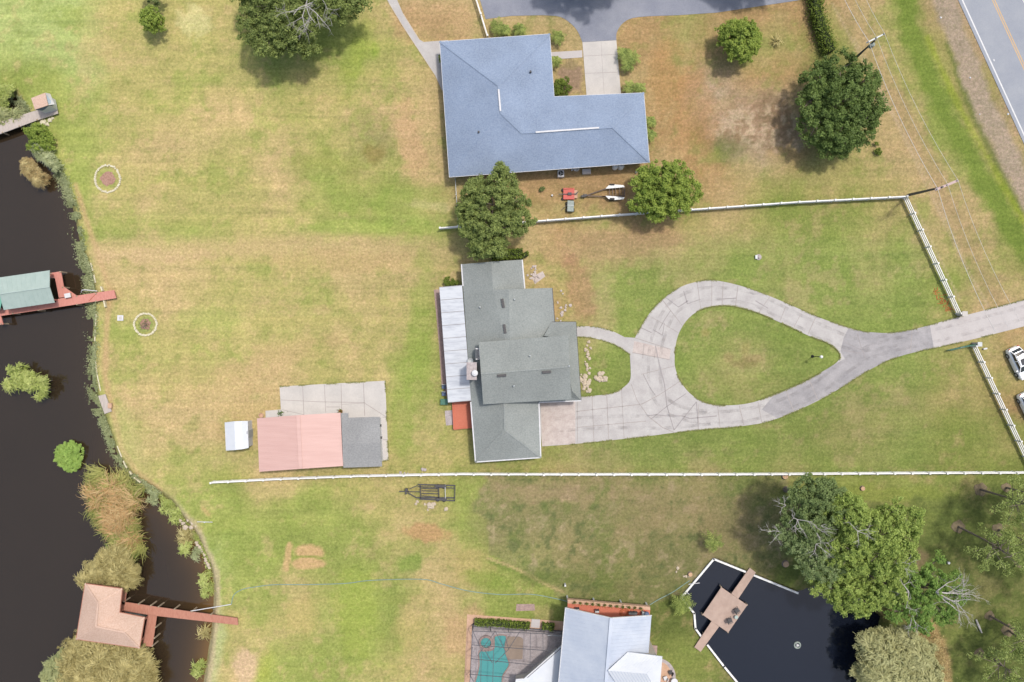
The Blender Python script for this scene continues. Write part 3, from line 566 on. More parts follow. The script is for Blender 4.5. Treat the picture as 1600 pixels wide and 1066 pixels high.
def lobes_cloud(lobes, rg, clump=0.75, dens=1.0, leaf=0.2, nleaf=70, fill=0.25, flat=0.75, gap=0.36):
    clump *= 0.62; nleaf = int(nleaf * 0.72); leaf *= 0.76; dens *= 1.15
    """lobes: (center Vector, radius, height radius). Clumps sit over each lobe's dome; every clump is a small cloud of leaves"""
    ex = []
    for (c, r, hr) in lobes:
        if r < 0.9: continue
        for k in range(5):
            a_ = rg.uniform(0, 6.283); f_ = rg.uniform(.75, 1.08); ex.append(((c[0] + math.cos(a_) * r * f_, c[1] + math.sin(a_) * r * f_, c[2] - hr * rg.uniform(0, .5)), r * rg.uniform(.22, .42), hr * .45))
    lobes = list(lobes) + ex; cs = []; tn = []
    for (c, r, hr) in lobes:
        K = max(3, int(dens * 3.2 * (r / clump) ** 2))
        d = rg.normal(size=(K, 3)); d[:, 2] = np.abs(d[:, 2]) * 0.9 - 0.25; d /= np.linalg.norm(d, axis=1)[:, None]
        rad = np.where(rg.random(K) < fill, rg.random(K) ** 0.5 * 0.8, 0.80 + rg.random(K) * 0.26)
        cs.append(np.array(c) + d * rad[:, None] * np.array([r, r, hr])); tn.append(np.clip(rg.normal(0.5, 0.25, K), 0, 1))
    cs = np.concatenate(cs); tn = np.concatenate(tn); nz = vnoise(cs, clump * 3.2, 5) * 0.65 + vnoise(cs, clump * 1.5, 6) * 0.35; keep_ = nz > gap + rg.normal(0, .03, len(cs)); cs = cs[keep_]; tn = np.clip(tn[keep_] * 0.5 + (nz[keep_] - 0.3) * 1.1, 0, 1)
    cc = np.mean([c for c, _, _ in lobes], axis=0); cs = cs + (cs - cc) * ((vnoise(cs, clump * 2.2, 7) - 0.5) * 0.22)[:, None] * np.array([1, 1, .4]) + np.stack([np.zeros(len(cs)), np.zeros(len(cs)), (vnoise(cs, clump * 2.6, 8) - .5) * clump * 2.4], -1); K = len(cs)
    cr = clump * rg.uniform(0.6, 1.25, K)
    d = rg.normal(size=(K, nleaf, 3)); d /= np.linalg.norm(d, axis=2)[..., None]; d[..., 2] = np.where(d[..., 2] < -0.3, -d[..., 2], d[..., 2])
    rr = (0.35 + 0.85 * rg.random((K, nleaf)))[..., None] * cr[:, None, None]
    pos = cs[:, None, :] + d * rr * np.array([1, 1, flat]); nr = d * 0.6 + rg.normal(size=d.shape) * 0.45 + np.array([0, 0, 0.5]); nr /= np.linalg.norm(nr, axis=2)[..., None]
    sz = leaf * rg.uniform(0.6, 1.35, (K, nleaf)); tone = np.clip(tn[:, None] + rg.normal(0, 0.12, (K, nleaf)), 0, 1)
    return pos.reshape(-1, 3), nr.reshape(-1, 3), sz.ravel(), tone.ravel(), cs
def trunk_mesh(base, lobes, r0, rg, split=0.45):
    mb = MB(); base = Vector(base); cen = sum((Vector(c) for c, _, _ in lobes), Vector()) / len(lobes)
    fork = base.lerp(cen, split); fork.x = base.x * 0.5 + fork.x * 0.5; fork.y = base.y * 0.5 + fork.y * 0.5
    mb.tube([base - Vector((0, 0, 0.3)), base + Vector((0, 0, 0.15)), base.lerp(fork, 0.5) + Vector((rg.uniform(-.1, .1), rg.uniform(-.1, .1), 0)), fork], [r0 * 1.5, r0 * 1.15, r0 * 0.95, r0 * 0.8], 9)
    for c, r, hr in lobes:
        c = Vector(c); mid = fork.lerp(c, 0.5) + Vector((rg.uniform(-.3, .3), rg.uniform(-.3, .3), 0.2)); mb.tube([fork, mid, c], [r0 * 0.55, r0 * 0.38, r0 * 0.2], 6)
        for k in range(4):
            d = Vector(rg.normal(size=3)); d.z = abs(d.z) * 0.6; d.normalize(); mb.tube([c, c + d * r * 0.45, c + Vector((d.x * r, d.y * r, d.z * hr)) * 0.8], [r0 * 0.18, r0 * 0.11, r0 * 0.05], 5)
    return mb
def dead_branches(base, dirs, r0, rg, depth=3, spread=0.55, L=2.2):
    mb = MB()
    def grow(p, d, Ln, r, k):
        q = p + d * Ln * 0.5 + Vector(rg.normal(size=3)) * Ln * 0.07; e = q + (d + Vector(rg.normal(size=3)) * 0.22).normalized() * Ln * 0.5
        mb.tube([p, q, e], [r, r * 0.75, r * 0.5], 5, cap=False)
        if k > 0:
            for j in range(3):
                nd = (d + Vector(rg.normal(size=3)) * spread).normalized(); grow(q.lerp(e, rg.uniform(0, 1)), nd, Ln * rg.uniform(0.5, 0.75), r * 0.55, k - 1)
    for d, Ln in dirs: grow(Vector(base), Vector(d).normalized(), Ln, r0, depth)
    return mb
LM = {}
def LMk(name, d, l_, **k): LM[name] = leafmat(name, d, l_, **k)
LMk('oak', A(94, 114, 58), A(190, 206, 118)); LMk('oak_dark', A(80, 104, 48), A(158, 184, 100)); LMk('bright', A(112, 144, 52), A(204, 222, 108)); LMk('olive', A(98, 117, 70), A(170, 184, 114))
LMk('yellowgreen', A(112, 142, 56), A(218, 238, 130)); LMk('sage', A(156, 170, 114), A(228, 230, 168)); LMk('willow', A(176, 178, 123), A(252, 250, 187)); LMk('emerald', A(96, 138, 58), A(184, 218, 112))
LMk('straw', A(191, 156, 105), A(250, 235, 172)); LMk('reed_green_old', A(142, 161, 91), A(219, 223, 135)); LMk('reed_tan_old', A(228, 168, 119), A(250, 235, 177)); LMk('hedge', A(80, 104, 40), A(164, 184, 78)); LMk('shore', A(164, 178, 124), A(226, 232, 180))
LMk('grassy', A(158, 198, 91), A(221, 249, 142)); LMk('palm', A(84, 112, 40), A(206, 220, 120)); LMk('olive_dry', A(160, 148, 84), A(254, 240, 172)); LMk('pine', A(140, 164, 84), A(214, 228, 140)); LMk('water_green', A(158, 182, 77), A(239, 246, 158))
LMk('bluegreen', A(96, 118, 68), A(172, 194, 122))
LMk('reed_green', A(150, 166, 84), A(236, 228, 144), trans=.4); LMk('reed_tan', A(226, 180, 122), A(254, 228, 172), trans=.4)
LMk('greygreen', A(104, 132, 72), A(192, 210, 146))
STR = {'olive_dry': (330, (.35, .95), .035), 'willow': (300, (.35, .9), .035), 'sage': (330, (.3, .8), .035), 'straw': (500, (.2, .6), .03), 'water_green': (300, (.25, .7), .04), 'shore': (350, (.2, .6), .035), 'bright_no': (0, (0, 0), 0)}
def strands(lobes, n_, L, wd, mat, parent, seed, droop=0.7, zmin=-0.8):
    rg = np.random.default_rng(seed); area = np.array([q[1] ** 2 for q in lobes]); kk = rg.choice(len(lobes), n_, p=area / area.sum()); C = np.array([q[0] for q in lobes])[kk]; Rr = np.array([q[1] for q in lobes])[kk]; Hh = np.array([q[2] for q in lobes])[kk]
    d = rg.normal(size=(n_, 3)); d[:, 2] = np.abs(d[:, 2]); d /= np.linalg.norm(d, axis=1)[:, None]; P0 = C + d * np.stack([Rr, Rr, Hh], -1) * rg.uniform(.35, .8, (n_, 1)); P0 = P0 + (P0 - C) * (vnoise(P0, 0.8, seed % 7 + 3) - .35)[:, None] * 1.3; cl = vnoise(P0, 0.7, seed % 13 + 1); cl2 = vnoise(P0, 0.6, seed % 11 + 17)
    ang_ = np.arctan2(d[:, 1], d[:, 0]) + (cl - .5) * 3.0 + rg.normal(0, .45, n_); dr = np.stack([np.cos(ang_), np.sin(ang_)], -1); sd_ = np.stack([-dr[:, 1], dr[:, 0]], -1); Ls = rg.uniform(L[0], L[1], n_); K = 3; V_ = np.empty((n_, K + 1, 2, 3))
    for k in range(K + 1):
        t_ = k / K; xy = P0[:, :2] + dr * (Ls * t_)[:, None]; zz = np.maximum(P0[:, 2] + (cl2 - .5) * 1.5 + Ls * (0.5 * t_ - droop * t_ * t_), zmin); w_ = wd * (1 - .7 * t_) * rg.uniform(.7, 1.3, n_) if k == 0 else w_ * .8
        V_[:, k, 0, :2] = xy - sd_ * w_[:, None]; V_[:, k, 1, :2] = xy + sd_ * w_[:, None]; V_[:, k, 0, 2] = zz; V_[:, k, 1, 2] = zz + .015
    ix = np.arange(n_ * (K + 1) * 2).reshape(n_, K + 1, 2); q_ = np.stack([ix[:, :-1, 0], ix[:, :-1, 1], ix[:, 1:, 1], ix[:, 1:, 0]], -1).reshape(-1, 4)
    me = np_mesh('blades', V_.reshape(-1, 3) - np.array(parent.matrix_off), q_, smooth=False, attrs={'tone': np.repeat(np.clip(cl2 * 1.6 - .3 + rg.normal(0, .18, n_), 0, 1), (K + 1) * 2)}); me.materials.append(LM[mat]); o = bpy.data.objects.new('blades', me); COL.objects.link(o); o.parent = parent.o; return o
def tree(name, label, cat, lobes_px, hc, hr, base_px=None, mat='oak', trunk=0.25, group=None, dead=None, seed=1, trunk_mat='bark', flat=None, **kw):
    """lobes_px: (px, py, radius_px[, height offset]) as seen; hc: height of the lobe centre; hr: vertical radius"""
    rg = np.random.default_rng(seed); lobes = []
    for L in lobes_px:
        h = hc + (L[3] if len(L) > 3 else 0); r = L[2] * S * (1 - h / H); lobes.append((tuple(U(L[0], L[1], h)), r, min(hr, r * 1.05)))
    if base_px: base = U(*base_px)
    else:
        c = sum((Vector(q[0]) * q[1] for q in lobes), Vector()) / sum(q[1] for q in lobes); base = Vector((c.x, c.y, 0))
    t = T(name, label, cat, base, group)
    pos, nr, sz, tone, cs = lobes_cloud(lobes, rg, **kw)
    keep = pos[:, 2] > 0.05; pos, nr, sz, tone = pos[keep], nr[keep], sz[keep], tone[keep]
    leaf_obj('crown', quad_cloud(pos, sz, nr, rg), tone, LM[mat], t, tuple(base))
    if mat in STR: strands(lobes, int(sum(q[1] ** 2 for q in lobes) * STR[mat][0]), STR[mat][1], STR[mat][2], mat, t, seed, zmin=0.05)
    if trunk: trunk_mesh(base, lobes, trunk, rg).build('trunk', M[trunk_mat], t)
    if dead:
        for (x, y, h, dirs, r0, dep) in dead: dead_branches(U(x, y, h), dirs, r0, rg, dep).build('bare_branches', M['dead'], t)
    return t
tree('oak_tree', 'large dark green oak cut by the top edge, with a bleached bare limb', 'tree', [(425, 10, 42), (400, 35, 26), (460, 40, 40), (470, -10, 50), (515, -5, 44), (540, 0, 26), (420, 60, 26), (448, 62, 24), (500, 22, 22), (400, -20, 30)], 6.2, 3.2,
     mat='oak', trunk=0.45, seed=3, clump=0.7, nleaf=60, leaf=0.17, dead=[(478, 8, 8.8, [((-.3, -1, .1), 3.2), ((.8, -.6, .1), 3.4), ((.4, -1, .3), 3.0), ((.9, .2, .1), 2.6), ((-.6, -.5, .2), 2.2), ((.2, .8, .2), 2.2)], 0.07, 3)])
tree('small_tree', 'small bright green rounded tree standing alone near the top left corner', 'tree', [(236, 26, 14), (240, 36, 14), (233, 36, 11)], 2.6, 1.9, mat='bright', trunk=0.1, seed=4, clump=0.4, nleaf=45, leaf=0.14)
tree('small_tree', 'dull green shrubby tree cut by the top edge above the small bright tree', 'tree', [(240, -6, 13), (228, -10, 10)], 2.4, 1.6, mat='olive', trunk=0.1, seed=5, clump=0.4, nleaf=45, leaf=0.14)
tree('lawn_tree', 'mid green round tree on the brown grass between the asphalt drive and the big oak', 'tree', [(1155, 62, 26), (1145, 52, 18), (1167, 58, 19), (1152, 76, 18), (1165, 74, 18), (1142, 66, 16)], 3.4, 2.6, mat='bright', trunk=0.18, seed=6, clump=0.5, nleaf=55, leaf=0.15)
tree('oak_tree', 'big dense dark green oak beside the utility pole and the bare earth', 'tree', [(1310, 160, 42), (1282, 130, 27), (1312, 108, 25), (1342, 132, 29), (1354, 165, 25), (1343, 198, 25), (1310, 213, 29), (1277, 193, 29), (1264, 160, 20), (1312, 229, 14), (1334, 219, 14)], 4.6, 3.6,
     mat='oak_dark', trunk=0.5, seed=8, gap=0.27, clump=0.75, nleaf=60, leaf=0.18)
tree('yard_tree', 'bright leafy green tree growing over the white rail fence beside the boat trailer', 'tree', [(1030, 300, 30), (1010, 290, 20), (1030, 272, 22), (1055, 280, 26), (1070, 300, 22), (1055, 318, 22), (1022, 318, 24), (1040, 296, 30), (998, 316, 14)], 4.2, 3.0, mat='bright', trunk=0.3, seed=9, clump=0.6, nleaf=60, leaf=0.16)
tree('yard_tree', 'spreading dull green oak between the blue roof house and the green grey house', 'tree', [(770, 320, 32), (745, 305, 22), (755, 340, 32), (785, 290, 24), (805, 320, 20), (812, 348, 20), (765, 375, 26), (735, 330, 18), (750, 385, 16), (792, 355, 22), (736, 358, 16), (788, 276, 10)], 5.6, 3.4, mat='oak', trunk=0.38, seed=10, clump=0.6, nleaf=60, leaf=0.17)
tree('roadside_tree', 'large tree beyond the top edge shading the asphalt drive mouth', 'tree', [(900, -62, 34), (935, -58, 34), (960, -75, 34), (880, -85, 30)], 6.0, 3.2, mat='oak', trunk=0.35, seed=15, clump=0.8, nleaf=50, leaf=0.2)
tree('roadside_tree', 'large tree beyond the top edge shading the asphalt drive near the hedge', 'tree', [(1175, -72, 34), (1210, -68, 30), (1150, -85, 30)], 6.0, 3.2, mat='oak', trunk=0.35, seed=16, clump=0.8, nleaf=50, leaf=0.2)
# south-east grove by the pond
tree('grove_tree', 'dark blue green tree reaching the long white fence at the pond grove', 'tree', [(1262, 772, 30), (1290, 790, 30), (1250, 800, 28), (1280, 760, 18), (1268, 825, 28), (1240, 775, 14), (1300, 772, 20)], 9.5, 3.5, mat='bluegreen', trunk=0.35, seed=21, clump=0.6, nleaf=52, leaf=0.15, dead=[(1246, 812, 12.0, [((-.9, .5, .3), 1.5), ((.9, -.2, .3), 1.6), ((.3, -1, .3), 1.4), ((-.5, -.7, .4), 1.2)], 0.045, 2), (1228, 790, 10.6, [((-.9, .3, .2), 1.2), ((-.3, .8, .2), 1.0), ((-.6, -.5, .2), 1.0)], 0.03, 2)])
tree('grove_tree', 'yellow green spreading tree with pale twigs, central and largest of the pond grove', 'tree', [(1325, 800, 28), (1350, 830, 34), (1385, 835, 30), (1330, 860, 34), (1375, 865, 34), (1405, 870, 26), (1340, 800, 20), (1420, 815, 20), (1395, 800, 16), (1410, 835, 22), (1330, 790, 14)], 10.5, 3.6, mat='yellowgreen', trunk=0.4, seed=22, clump=0.6, nleaf=52, leaf=0.15, dens=0.9, dead=[(1340, 830, 13.6, [((.9, .4, .4), 1.3), ((.2, -1, .4), 1.1), ((-.5, .6, .4), 1.1), ((1, -.5, .4), 1.2)], 0.045, 2), (1400, 880, 12.6, [((1, .3, .2), 1.6), ((.8, -.5, .2), 1.4)], 0.035, 2)])
tree('grove_tree', 'pale olive tree with grey lichen twigs on the west side of the pond grove', 'tree', [(1225, 825, 16), (1250, 840, 24), (1275, 860, 26), (1295, 845, 22), (1268, 880, 20), (1290, 885, 24)], 9.0, 2.6, mat='greygreen', trunk=0.25, seed=23, clump=0.55, nleaf=45, leaf=0.14, dens=0.75, dead=[(1268, 822, 11.2, [((1, .1, .2), 1.8), ((.5, -.8, .3), 1.5), ((.9, -.4, .3), 1.5)], 0.05, 2), (1222, 832, 9.8, [((-1, .1, .2), 1.8), ((-.8, -.6, .2), 1.4), ((-.8, .6, .1), 1.3)], 0.04, 2), (1275, 850, 11.4, [((.6, -.7, .2), 1.4), ((1, .2, .2), 1.6), ((-.3, -.8, .2), 1.2)], 0.04, 2)])
tree('grove_tree', 'light yellow green tree leaning over the pond at the grove edge', 'tree', [(1305, 905, 26), (1335, 925, 26), (1365, 905, 30), (1320, 940, 18), (1345, 945, 18), (1385, 925, 24), (1275, 900, 14), (1280, 920, 10), (1370, 935, 18), (1310, 885, 24), (1395, 890, 22)], 8.0, 2.6, mat='yellowgreen', trunk=0.3, seed=24, base_px=(1395, 905), clump=0.5, nleaf=48, leaf=0.14, dens=0.85)
tree('grove_tree', 'emerald green tree with a fan of bleached bare branches at the pond head', 'tree', [(1415, 905, 18), (1440, 925, 26), (1430, 950, 22), (1465, 915, 16), (1465, 950, 20), (1405, 935, 16), (1455, 900, 16), (1495, 930, 12), (1485, 962, 12), (1440, 975, 14), (1467, 872, 10), (1490, 905, 10), (1400, 955, 14)], 7.0, 2.2, mat='emerald', trunk=0.28, seed=25, clump=0.45, nleaf=42, leaf=0.14, dens=0.8,
     dead=[(1462, 925, 8.4, [((1, -.25, .1), 3.4), ((1, .1, .1), 3.0), ((.8, -.6, .1), 3.2), ((1, -.4, .2), 3.0), ((.9, .4, .1), 2.2), ((1, -.1, .05), 3.6)], 0.08, 3), (1420, 925, 8.6, [((-.5, .9, .1), 2.0), ((-1, -.3, .1), 2.2), ((-.3, -1, .1), 1.8)], 0.07, 2), (1425, 960, 8.0, [((-.2, -1, .1), 1.6), ((.4, -.9, .1), 1.6)], 0.05, 2)])
tree('willow_tree', 'pale grey green feathery willow on the south bank of the pond', 'tree', [(1375, 1010, 26), (1400, 1035, 36), (1365, 1045, 24), (1430, 1020, 26), (1440, 1055, 30), (1395, 1075, 36), (1355, 1065, 14), (1350, 1000, 10), (1415, 992, 14)], 3.6, 2.2, mat='willow', trunk=0.2, seed=26, clump=0.55, nleaf=90, leaf=0.13, dens=1.1)
# pines at the right: bare trunks with open airy crowns
def pine(bx, by, h, lean, label, seed, n=28, spread=3.2):
    rg = np.random.default_rng(seed); base = U(bx, by); t = T('pine_tree', label, 'pine tree', base, 'tall thin pines at the right edge'); top = base + Vector((lean[0], lean[1], h))
    mb = MB(); mb.tube([base - Vector((0, 0, .3)), base + Vector((0, 0, .3)), base.lerp(top, 0.5) + Vector((.1, .15, 0)), top], [0.24, 0.15, 0.11, 0.04], 8)
    P0 = []; N0 = []; T0 = []
    for k in range(n):
        f = rg.uniform(0.62, 1.0); o = base.lerp(top, f); a = rg.uniform(0, 6.28); L = spread * (1.15 - f) * 2.0 * rg.uniform(0.5, 1) + 0.5
        e = o + Vector((math.cos(a) * L, math.sin(a) * L, 0.25 * L)); mb.tube([o, o.lerp(e, 0.5) - Vector((0, 0, 0.1)), e], [0.06, 0.04, 0.02], 5)
        for j in range(3):
            c_ = np.array(e) + rg.normal(size=3) * 0.45; m_ = 40; d = rg.normal(size=(m_, 3)); d /= np.linalg.norm(d, axis=1)[:, None]; r_ = 0.62
            P0.append(c_ + d * r_ * rg.uniform(0.45, 1, (m_, 1)) * np.array([1, 1, .55])); N0.append(rg.normal(size=(m_, 3)) + np.array([0, 0, .8])); T0.append(np.full(m_, rg.uniform(0, 1)))
    Pp = np.concatenate(P0); Nn = np.concatenate(N0); Nn /= np.linalg.norm(Nn, axis=1)[:, None]
    leaf_obj('crown', quad_cloud(Pp, np.full(len(Pp), 0.17) * rg.uniform(.6, 1.3, len(Pp)), Nn, rg, 0.3), np.concatenate(T0), LM['pine'], t, tuple(base)); mb.build('trunk', M['bark'], t)
    # needle litter mound round the foot
    lt = MB(); n_ = 20; r_ = 0.95 if seed % 2 else 0.7
    lt.lathe(base, [(r_, -0.02), (r_ * 0.85, 0.04), (r_ * 0.4, 0.09), (0.12, 0.12)], n_); o = lt.build('needle_litter', M['straw'], t, smooth=True)
    me = o.data
    for v_ in me.vertices: v_.co.x *= 1 + 0.14 * math.sin(v_.co.y * 5 + seed); v_.co.y *= 1 + 0.14 * math.sin(v_.co.x * 6)
    return t
pine(1532, 765, 10, (.6, -.4), 'pine with a wide ring of fallen needles close under the long white fence', 31)
pine(1572, 762, 11, (1.0, -.3), 'pine right of the first needle ring, at the right edge under the fence', 32)
pine(1497, 823, 9, (1.6, -1.6), 'leaning pine nearest the pond grove, left of the other pines', 33, 18)
pine(1546, 962, 9, (1.4, -1.2), 'pine with a broad dark needle ring, right of the bleached branches', 34, 18)
pine(1583, 1053, 9, (.6, -.6), 'pine in the bottom right corner with a small grey ring at its foot', 36)
pine(1560, 828, 8, (.2, -.6), 'pale green open pine in the middle of the pine stand', 37, 24, 3.2)
pine(1592, 880, 8, (-.8, -.2), 'pine half out of the frame on the right edge, below the middle pine', 38, 20, 3.0)
pine(1575, 985, 7, (-1.2, -.4), 'pine above the bottom right corner pine', 39, 20, 3.0)
pine(1530, 1020, 6, (.2, .2), 'low pine on the green bank near the bottom edge', 40, 14, 2.6)

# shrubs in and along the canal (height given above water)
def shrub(name, label, cat, lobes_px, hc, hr, mat, seed, base_z=-0.9, group=None, stems=True, **kw):
    rg = np.random.default_rng(seed); lobes = [(tuple(U(L[0], L[1], hc)), L[2] * S, hr) for L in lobes_px]
    c = sum((Vector(q[0]) for q in lobes), Vector()) / len(lobes); base = Vector((c.x, c.y, base_z)); t = T(name, label, cat, base, group)
    pos, nr, sz, tone, cs = lobes_cloud(lobes, rg, **kw); keep = pos[:, 2] > base_z + 0.1
    leaf_obj('foliage', quad_cloud(pos[keep], sz[keep], nr[keep], rg, 0.22 if mat in ('olive_dry', 'willow', 'straw') else 0.5), tone[keep], LM[mat], t, tuple(base))
    if mat in STR: strands(lobes, int(sum(q[1] ** 2 for q in lobes) * STR[mat][0]) + 40, STR[mat][1], STR[mat][2], mat, t, seed, zmin=base_z + .12)
    if stems:
        for q, r, _ in lobes:
            q = Vector(q); MB().tube([Vector((q.x, q.y, base_z - .3)), q + Vector((rg.uniform(-.5, .5) * r, rg.uniform(-.5, .5) * r, 0))], [0.06, 0.03], 5).build('stem', M['bark'], t)
    return t
shrub('canal_shrub', 'loose yellow green shrub standing alone in the dark canal', 'shrub', [(30, 592, 12), (18, 578, 6), (45, 600, 11), (58, 600, 11), (70, 608, 8), (22, 602, 8), (64, 618, 7), (33, 574, 5), (14, 600, 6), (72, 595, 5), (48, 588, 7)], 0.6, 0.9, 'water_green', 51, clump=0.4, nleaf=26, leaf=0.16, dens=0.62)
shrub('canal_shrub', 'compact bright green water plant mat at the head of the tall reeds', 'shrub', [(108, 714, 18), (118, 706, 14), (100, 702, 10), (112, 725, 13), (94, 712, 8)], -0.3, 0.5, 'grassy', 52, clump=0.35, nleaf=60, leaf=0.11, dens=1.1, stems=False)
shrub('canal_shrub', 'olive drab bush crowding the north side of the tan roofed boathouse', 'shrub', [(170, 880, 22), (195, 890, 20), (150, 893, 16), (200, 905, 16), (135, 905, 10), (185, 868, 16), (165, 900, 18)], 0.8, 1.2, 'olive_dry', 53, clump=0.45, nleaf=60, leaf=0.13, dens=0.9)
shrub('canal_shrub', 'broad straw coloured bush south of the tan roofed boathouse, cut by the bottom edge', 'shrub', [(160, 1030, 34), (200, 1040, 34), (120, 1025, 22), (225, 1050, 22), (140, 1060, 34), (190, 1075, 40), (230, 1030, 10), (130, 1005, 14), (235, 1070, 14), (105, 1050, 16), (215, 1020, 14)], 0.8, 1.4, 'olive_dry', 54, clump=0.5, nleaf=70, leaf=0.13, dens=1.0)
shrub('canal_shrub', 'pale green feathery bush in the bottom left corner beside the straw coloured bush', 'shrub', [(88, 1040, 14), (100, 1030, 12), (80, 1058, 14), (100, 1062, 16)], 0.5, 0.9, 'sage', 55, clump=0.4, nleaf=60, leaf=0.12, dens=1.0)
shrub('shore_bush', 'light green bush on the bank just below the grey pier', 'shrub', [(62, 210, 15), (50, 205, 10), (75, 225, 10), (60, 226, 12), (78, 212, 6)], 0.9, 1.0, 'bright', 56, clump=0.4, nleaf=55, leaf=0.13)
shrub('shore_bush', 'straw brown dry bush in the water below the grey pier', 'shrub', [(45, 262, 11), (55, 272, 12), (62, 285, 8), (42, 255, 8), (68, 278, 7)], 0.3, 0.8, 'straw', 57, clump=0.35, nleaf=55, leaf=0.12)
shrub('shore_bush', 'blue green reedy bush between the pier bush and the dry bush', 'shrub', [(68, 240, 12), (80, 250, 10), (60, 232, 10), (88, 262, 8)], 0.4, 0.8, 'shore', 58, clump=0.35, nleaf=60, leaf=0.11)
shrub('shore_bush', 'yellowish waterside bush at the left edge above the grey pier', 'shrub', [(5, 150, 13), (-6, 160, 16), (14, 142, 8)], 0.8, 1.0, 'water_green', 59, clump=0.4, nleaf=60, leaf=0.13)
shrub('shore_bush', 'sparse grey green bush in the water between the left edge and the hut', 'shrub', [(5, 178, 10), (22, 182, 8), (8, 190, 8), (30, 180, 6)], 0.2, 0.6, 'sage', 60, clump=0.3, nleaf=30, leaf=0.12, dens=0.6)
for i, (x, y, r, lab) in enumerate([(274, 806, 8, 'olive bush on the bank nearest the end of the tall reeds'), (260, 792, 8, 'yellow olive bush at the foot of the curved bank, above the others'), (290, 838, 10, 'spiky olive bush beside the pale landing stones'), (290, 856, 8, 'small olive bush hanging in the amber water'),
                                  (306, 866, 7, 'grey green bush in the bend of the south bank'), (320, 905, 8, 'yellow green bush on the amber shallows above the brown dock'), (321, 925, 6, 'thin green bush just above the white gangway pipe'), (319, 988, 6, 'thin green bush just below the brown dock'), (309, 1045, 9, 'green waterside bush near the bottom edge on the south bank'), (240, 776, 9, 'dark green bush where reeds meet the bank')]):
    shrub('bank_bush', lab, 'bush', [(x, y, r * .6), (x + r * .6, y - r * .7, r * .5), (x - r * .7, y + r * .6, r * .4), (x + r * .3, y + r * .9, r * .45), (x - r * .4, y - r * .8, r * .35)], -0.3, 0.4, ['water_green', 'water_green', 'olive_dry', 'water_green', 'shore'][i % 5], 70 + i, clump=0.25, nleaf=24, leaf=0.10, dens=0.4, stems=False, group='bushes along the south canal bank')
# low plants along the west bank
def belt(name, label, pl, wpx, n_, mat, seed, h=0.35, leaf=0.11, z0=-0.85):
    rg = np.random.default_rng(seed); q = np.array(spline(pl, 8)); seg = rg.integers(0, len(q) - 1, n_); t_ = rg.random((n_, 1)); c = q[seg] * (1 - t_) + q[seg + 1] * t_
    c = c + rg.normal(size=(n_, 2)) * wpx * 0.5; P3 = np.array([tuple(U(a, b_)) for a, b_ in c])
    cl = smooth_noise((64, 64), 6, seed, 3); ii = ((P3[:, 0] * 3) % 64).astype(int); jj = ((P3[:, 1] * 3) % 64).astype(int); dz = cl[ii, jj]; keep = dz > -0.12 + 0 * ii
    P3 = P3[keep]; dz = dz[keep]; sd_ = sdist(P3[:, 0], P3[:, 1], CANAL); gz = np.where(sd_ < 0.2, -0.8, -0.9 * (1 - ss(sd_, 0.0, 1.1))); P3[:, 2] = gz + rg.random(len(P3)) * h * (0.8 + 2 * np.clip(dz, 0, .5))
    nr = rg.normal(size=(len(P3), 3)) * 0.8 + np.array([0, 0, 0.7]); nr /= np.linalg.norm(nr, axis=1)[:, None]
    o = leaf_obj(name, quad_cloud(P3, leaf * rg.uniform(.6, 1.4, len(P3)), nr, rg, 0.4), np.clip(0.5 + dz * 2 + rg.normal(0, .15, len(P3)), 0, 1), LM[mat], None, (0, 0, 0)); tag(o, label, 'waterside plants', kind='stuff'); return o
belt('shore_plants', 'sage green ground cover along the west canal bank', [(88, 262), (104, 300), (118, 345), (124, 390), (134, 430), (141, 480), (144, 540), (142, 600), (150, 640)], 10, 26000, 'shore', 81)
belt('shore_plants', 'sage green ground cover between the grey landing and the reeds', [(150, 645), (165, 680), (180, 715), (205, 745), (235, 768)], 7, 9000, 'shore', 82)
belt('bank_grass', 'olive weeds along the curved south bank', [(235, 768), (265, 792), (285, 820), (305, 845), (320, 875), (328, 930)], 5, 5000, 'water_green', 83)
belt('bank_grass', 'green weeds round the hut at the top left bank', [(15, 150), (38, 168), (45, 195), (60, 225), (85, 255)], 8, 5000, 'shore', 84)
belt('duckweed', 'scattered weeds under the olive bush edge by the pond grove', [(1430, 985), (1455, 1010), (1465, 1060)], 14, 9000, 'straw', 85, h=0.5, z0=0)
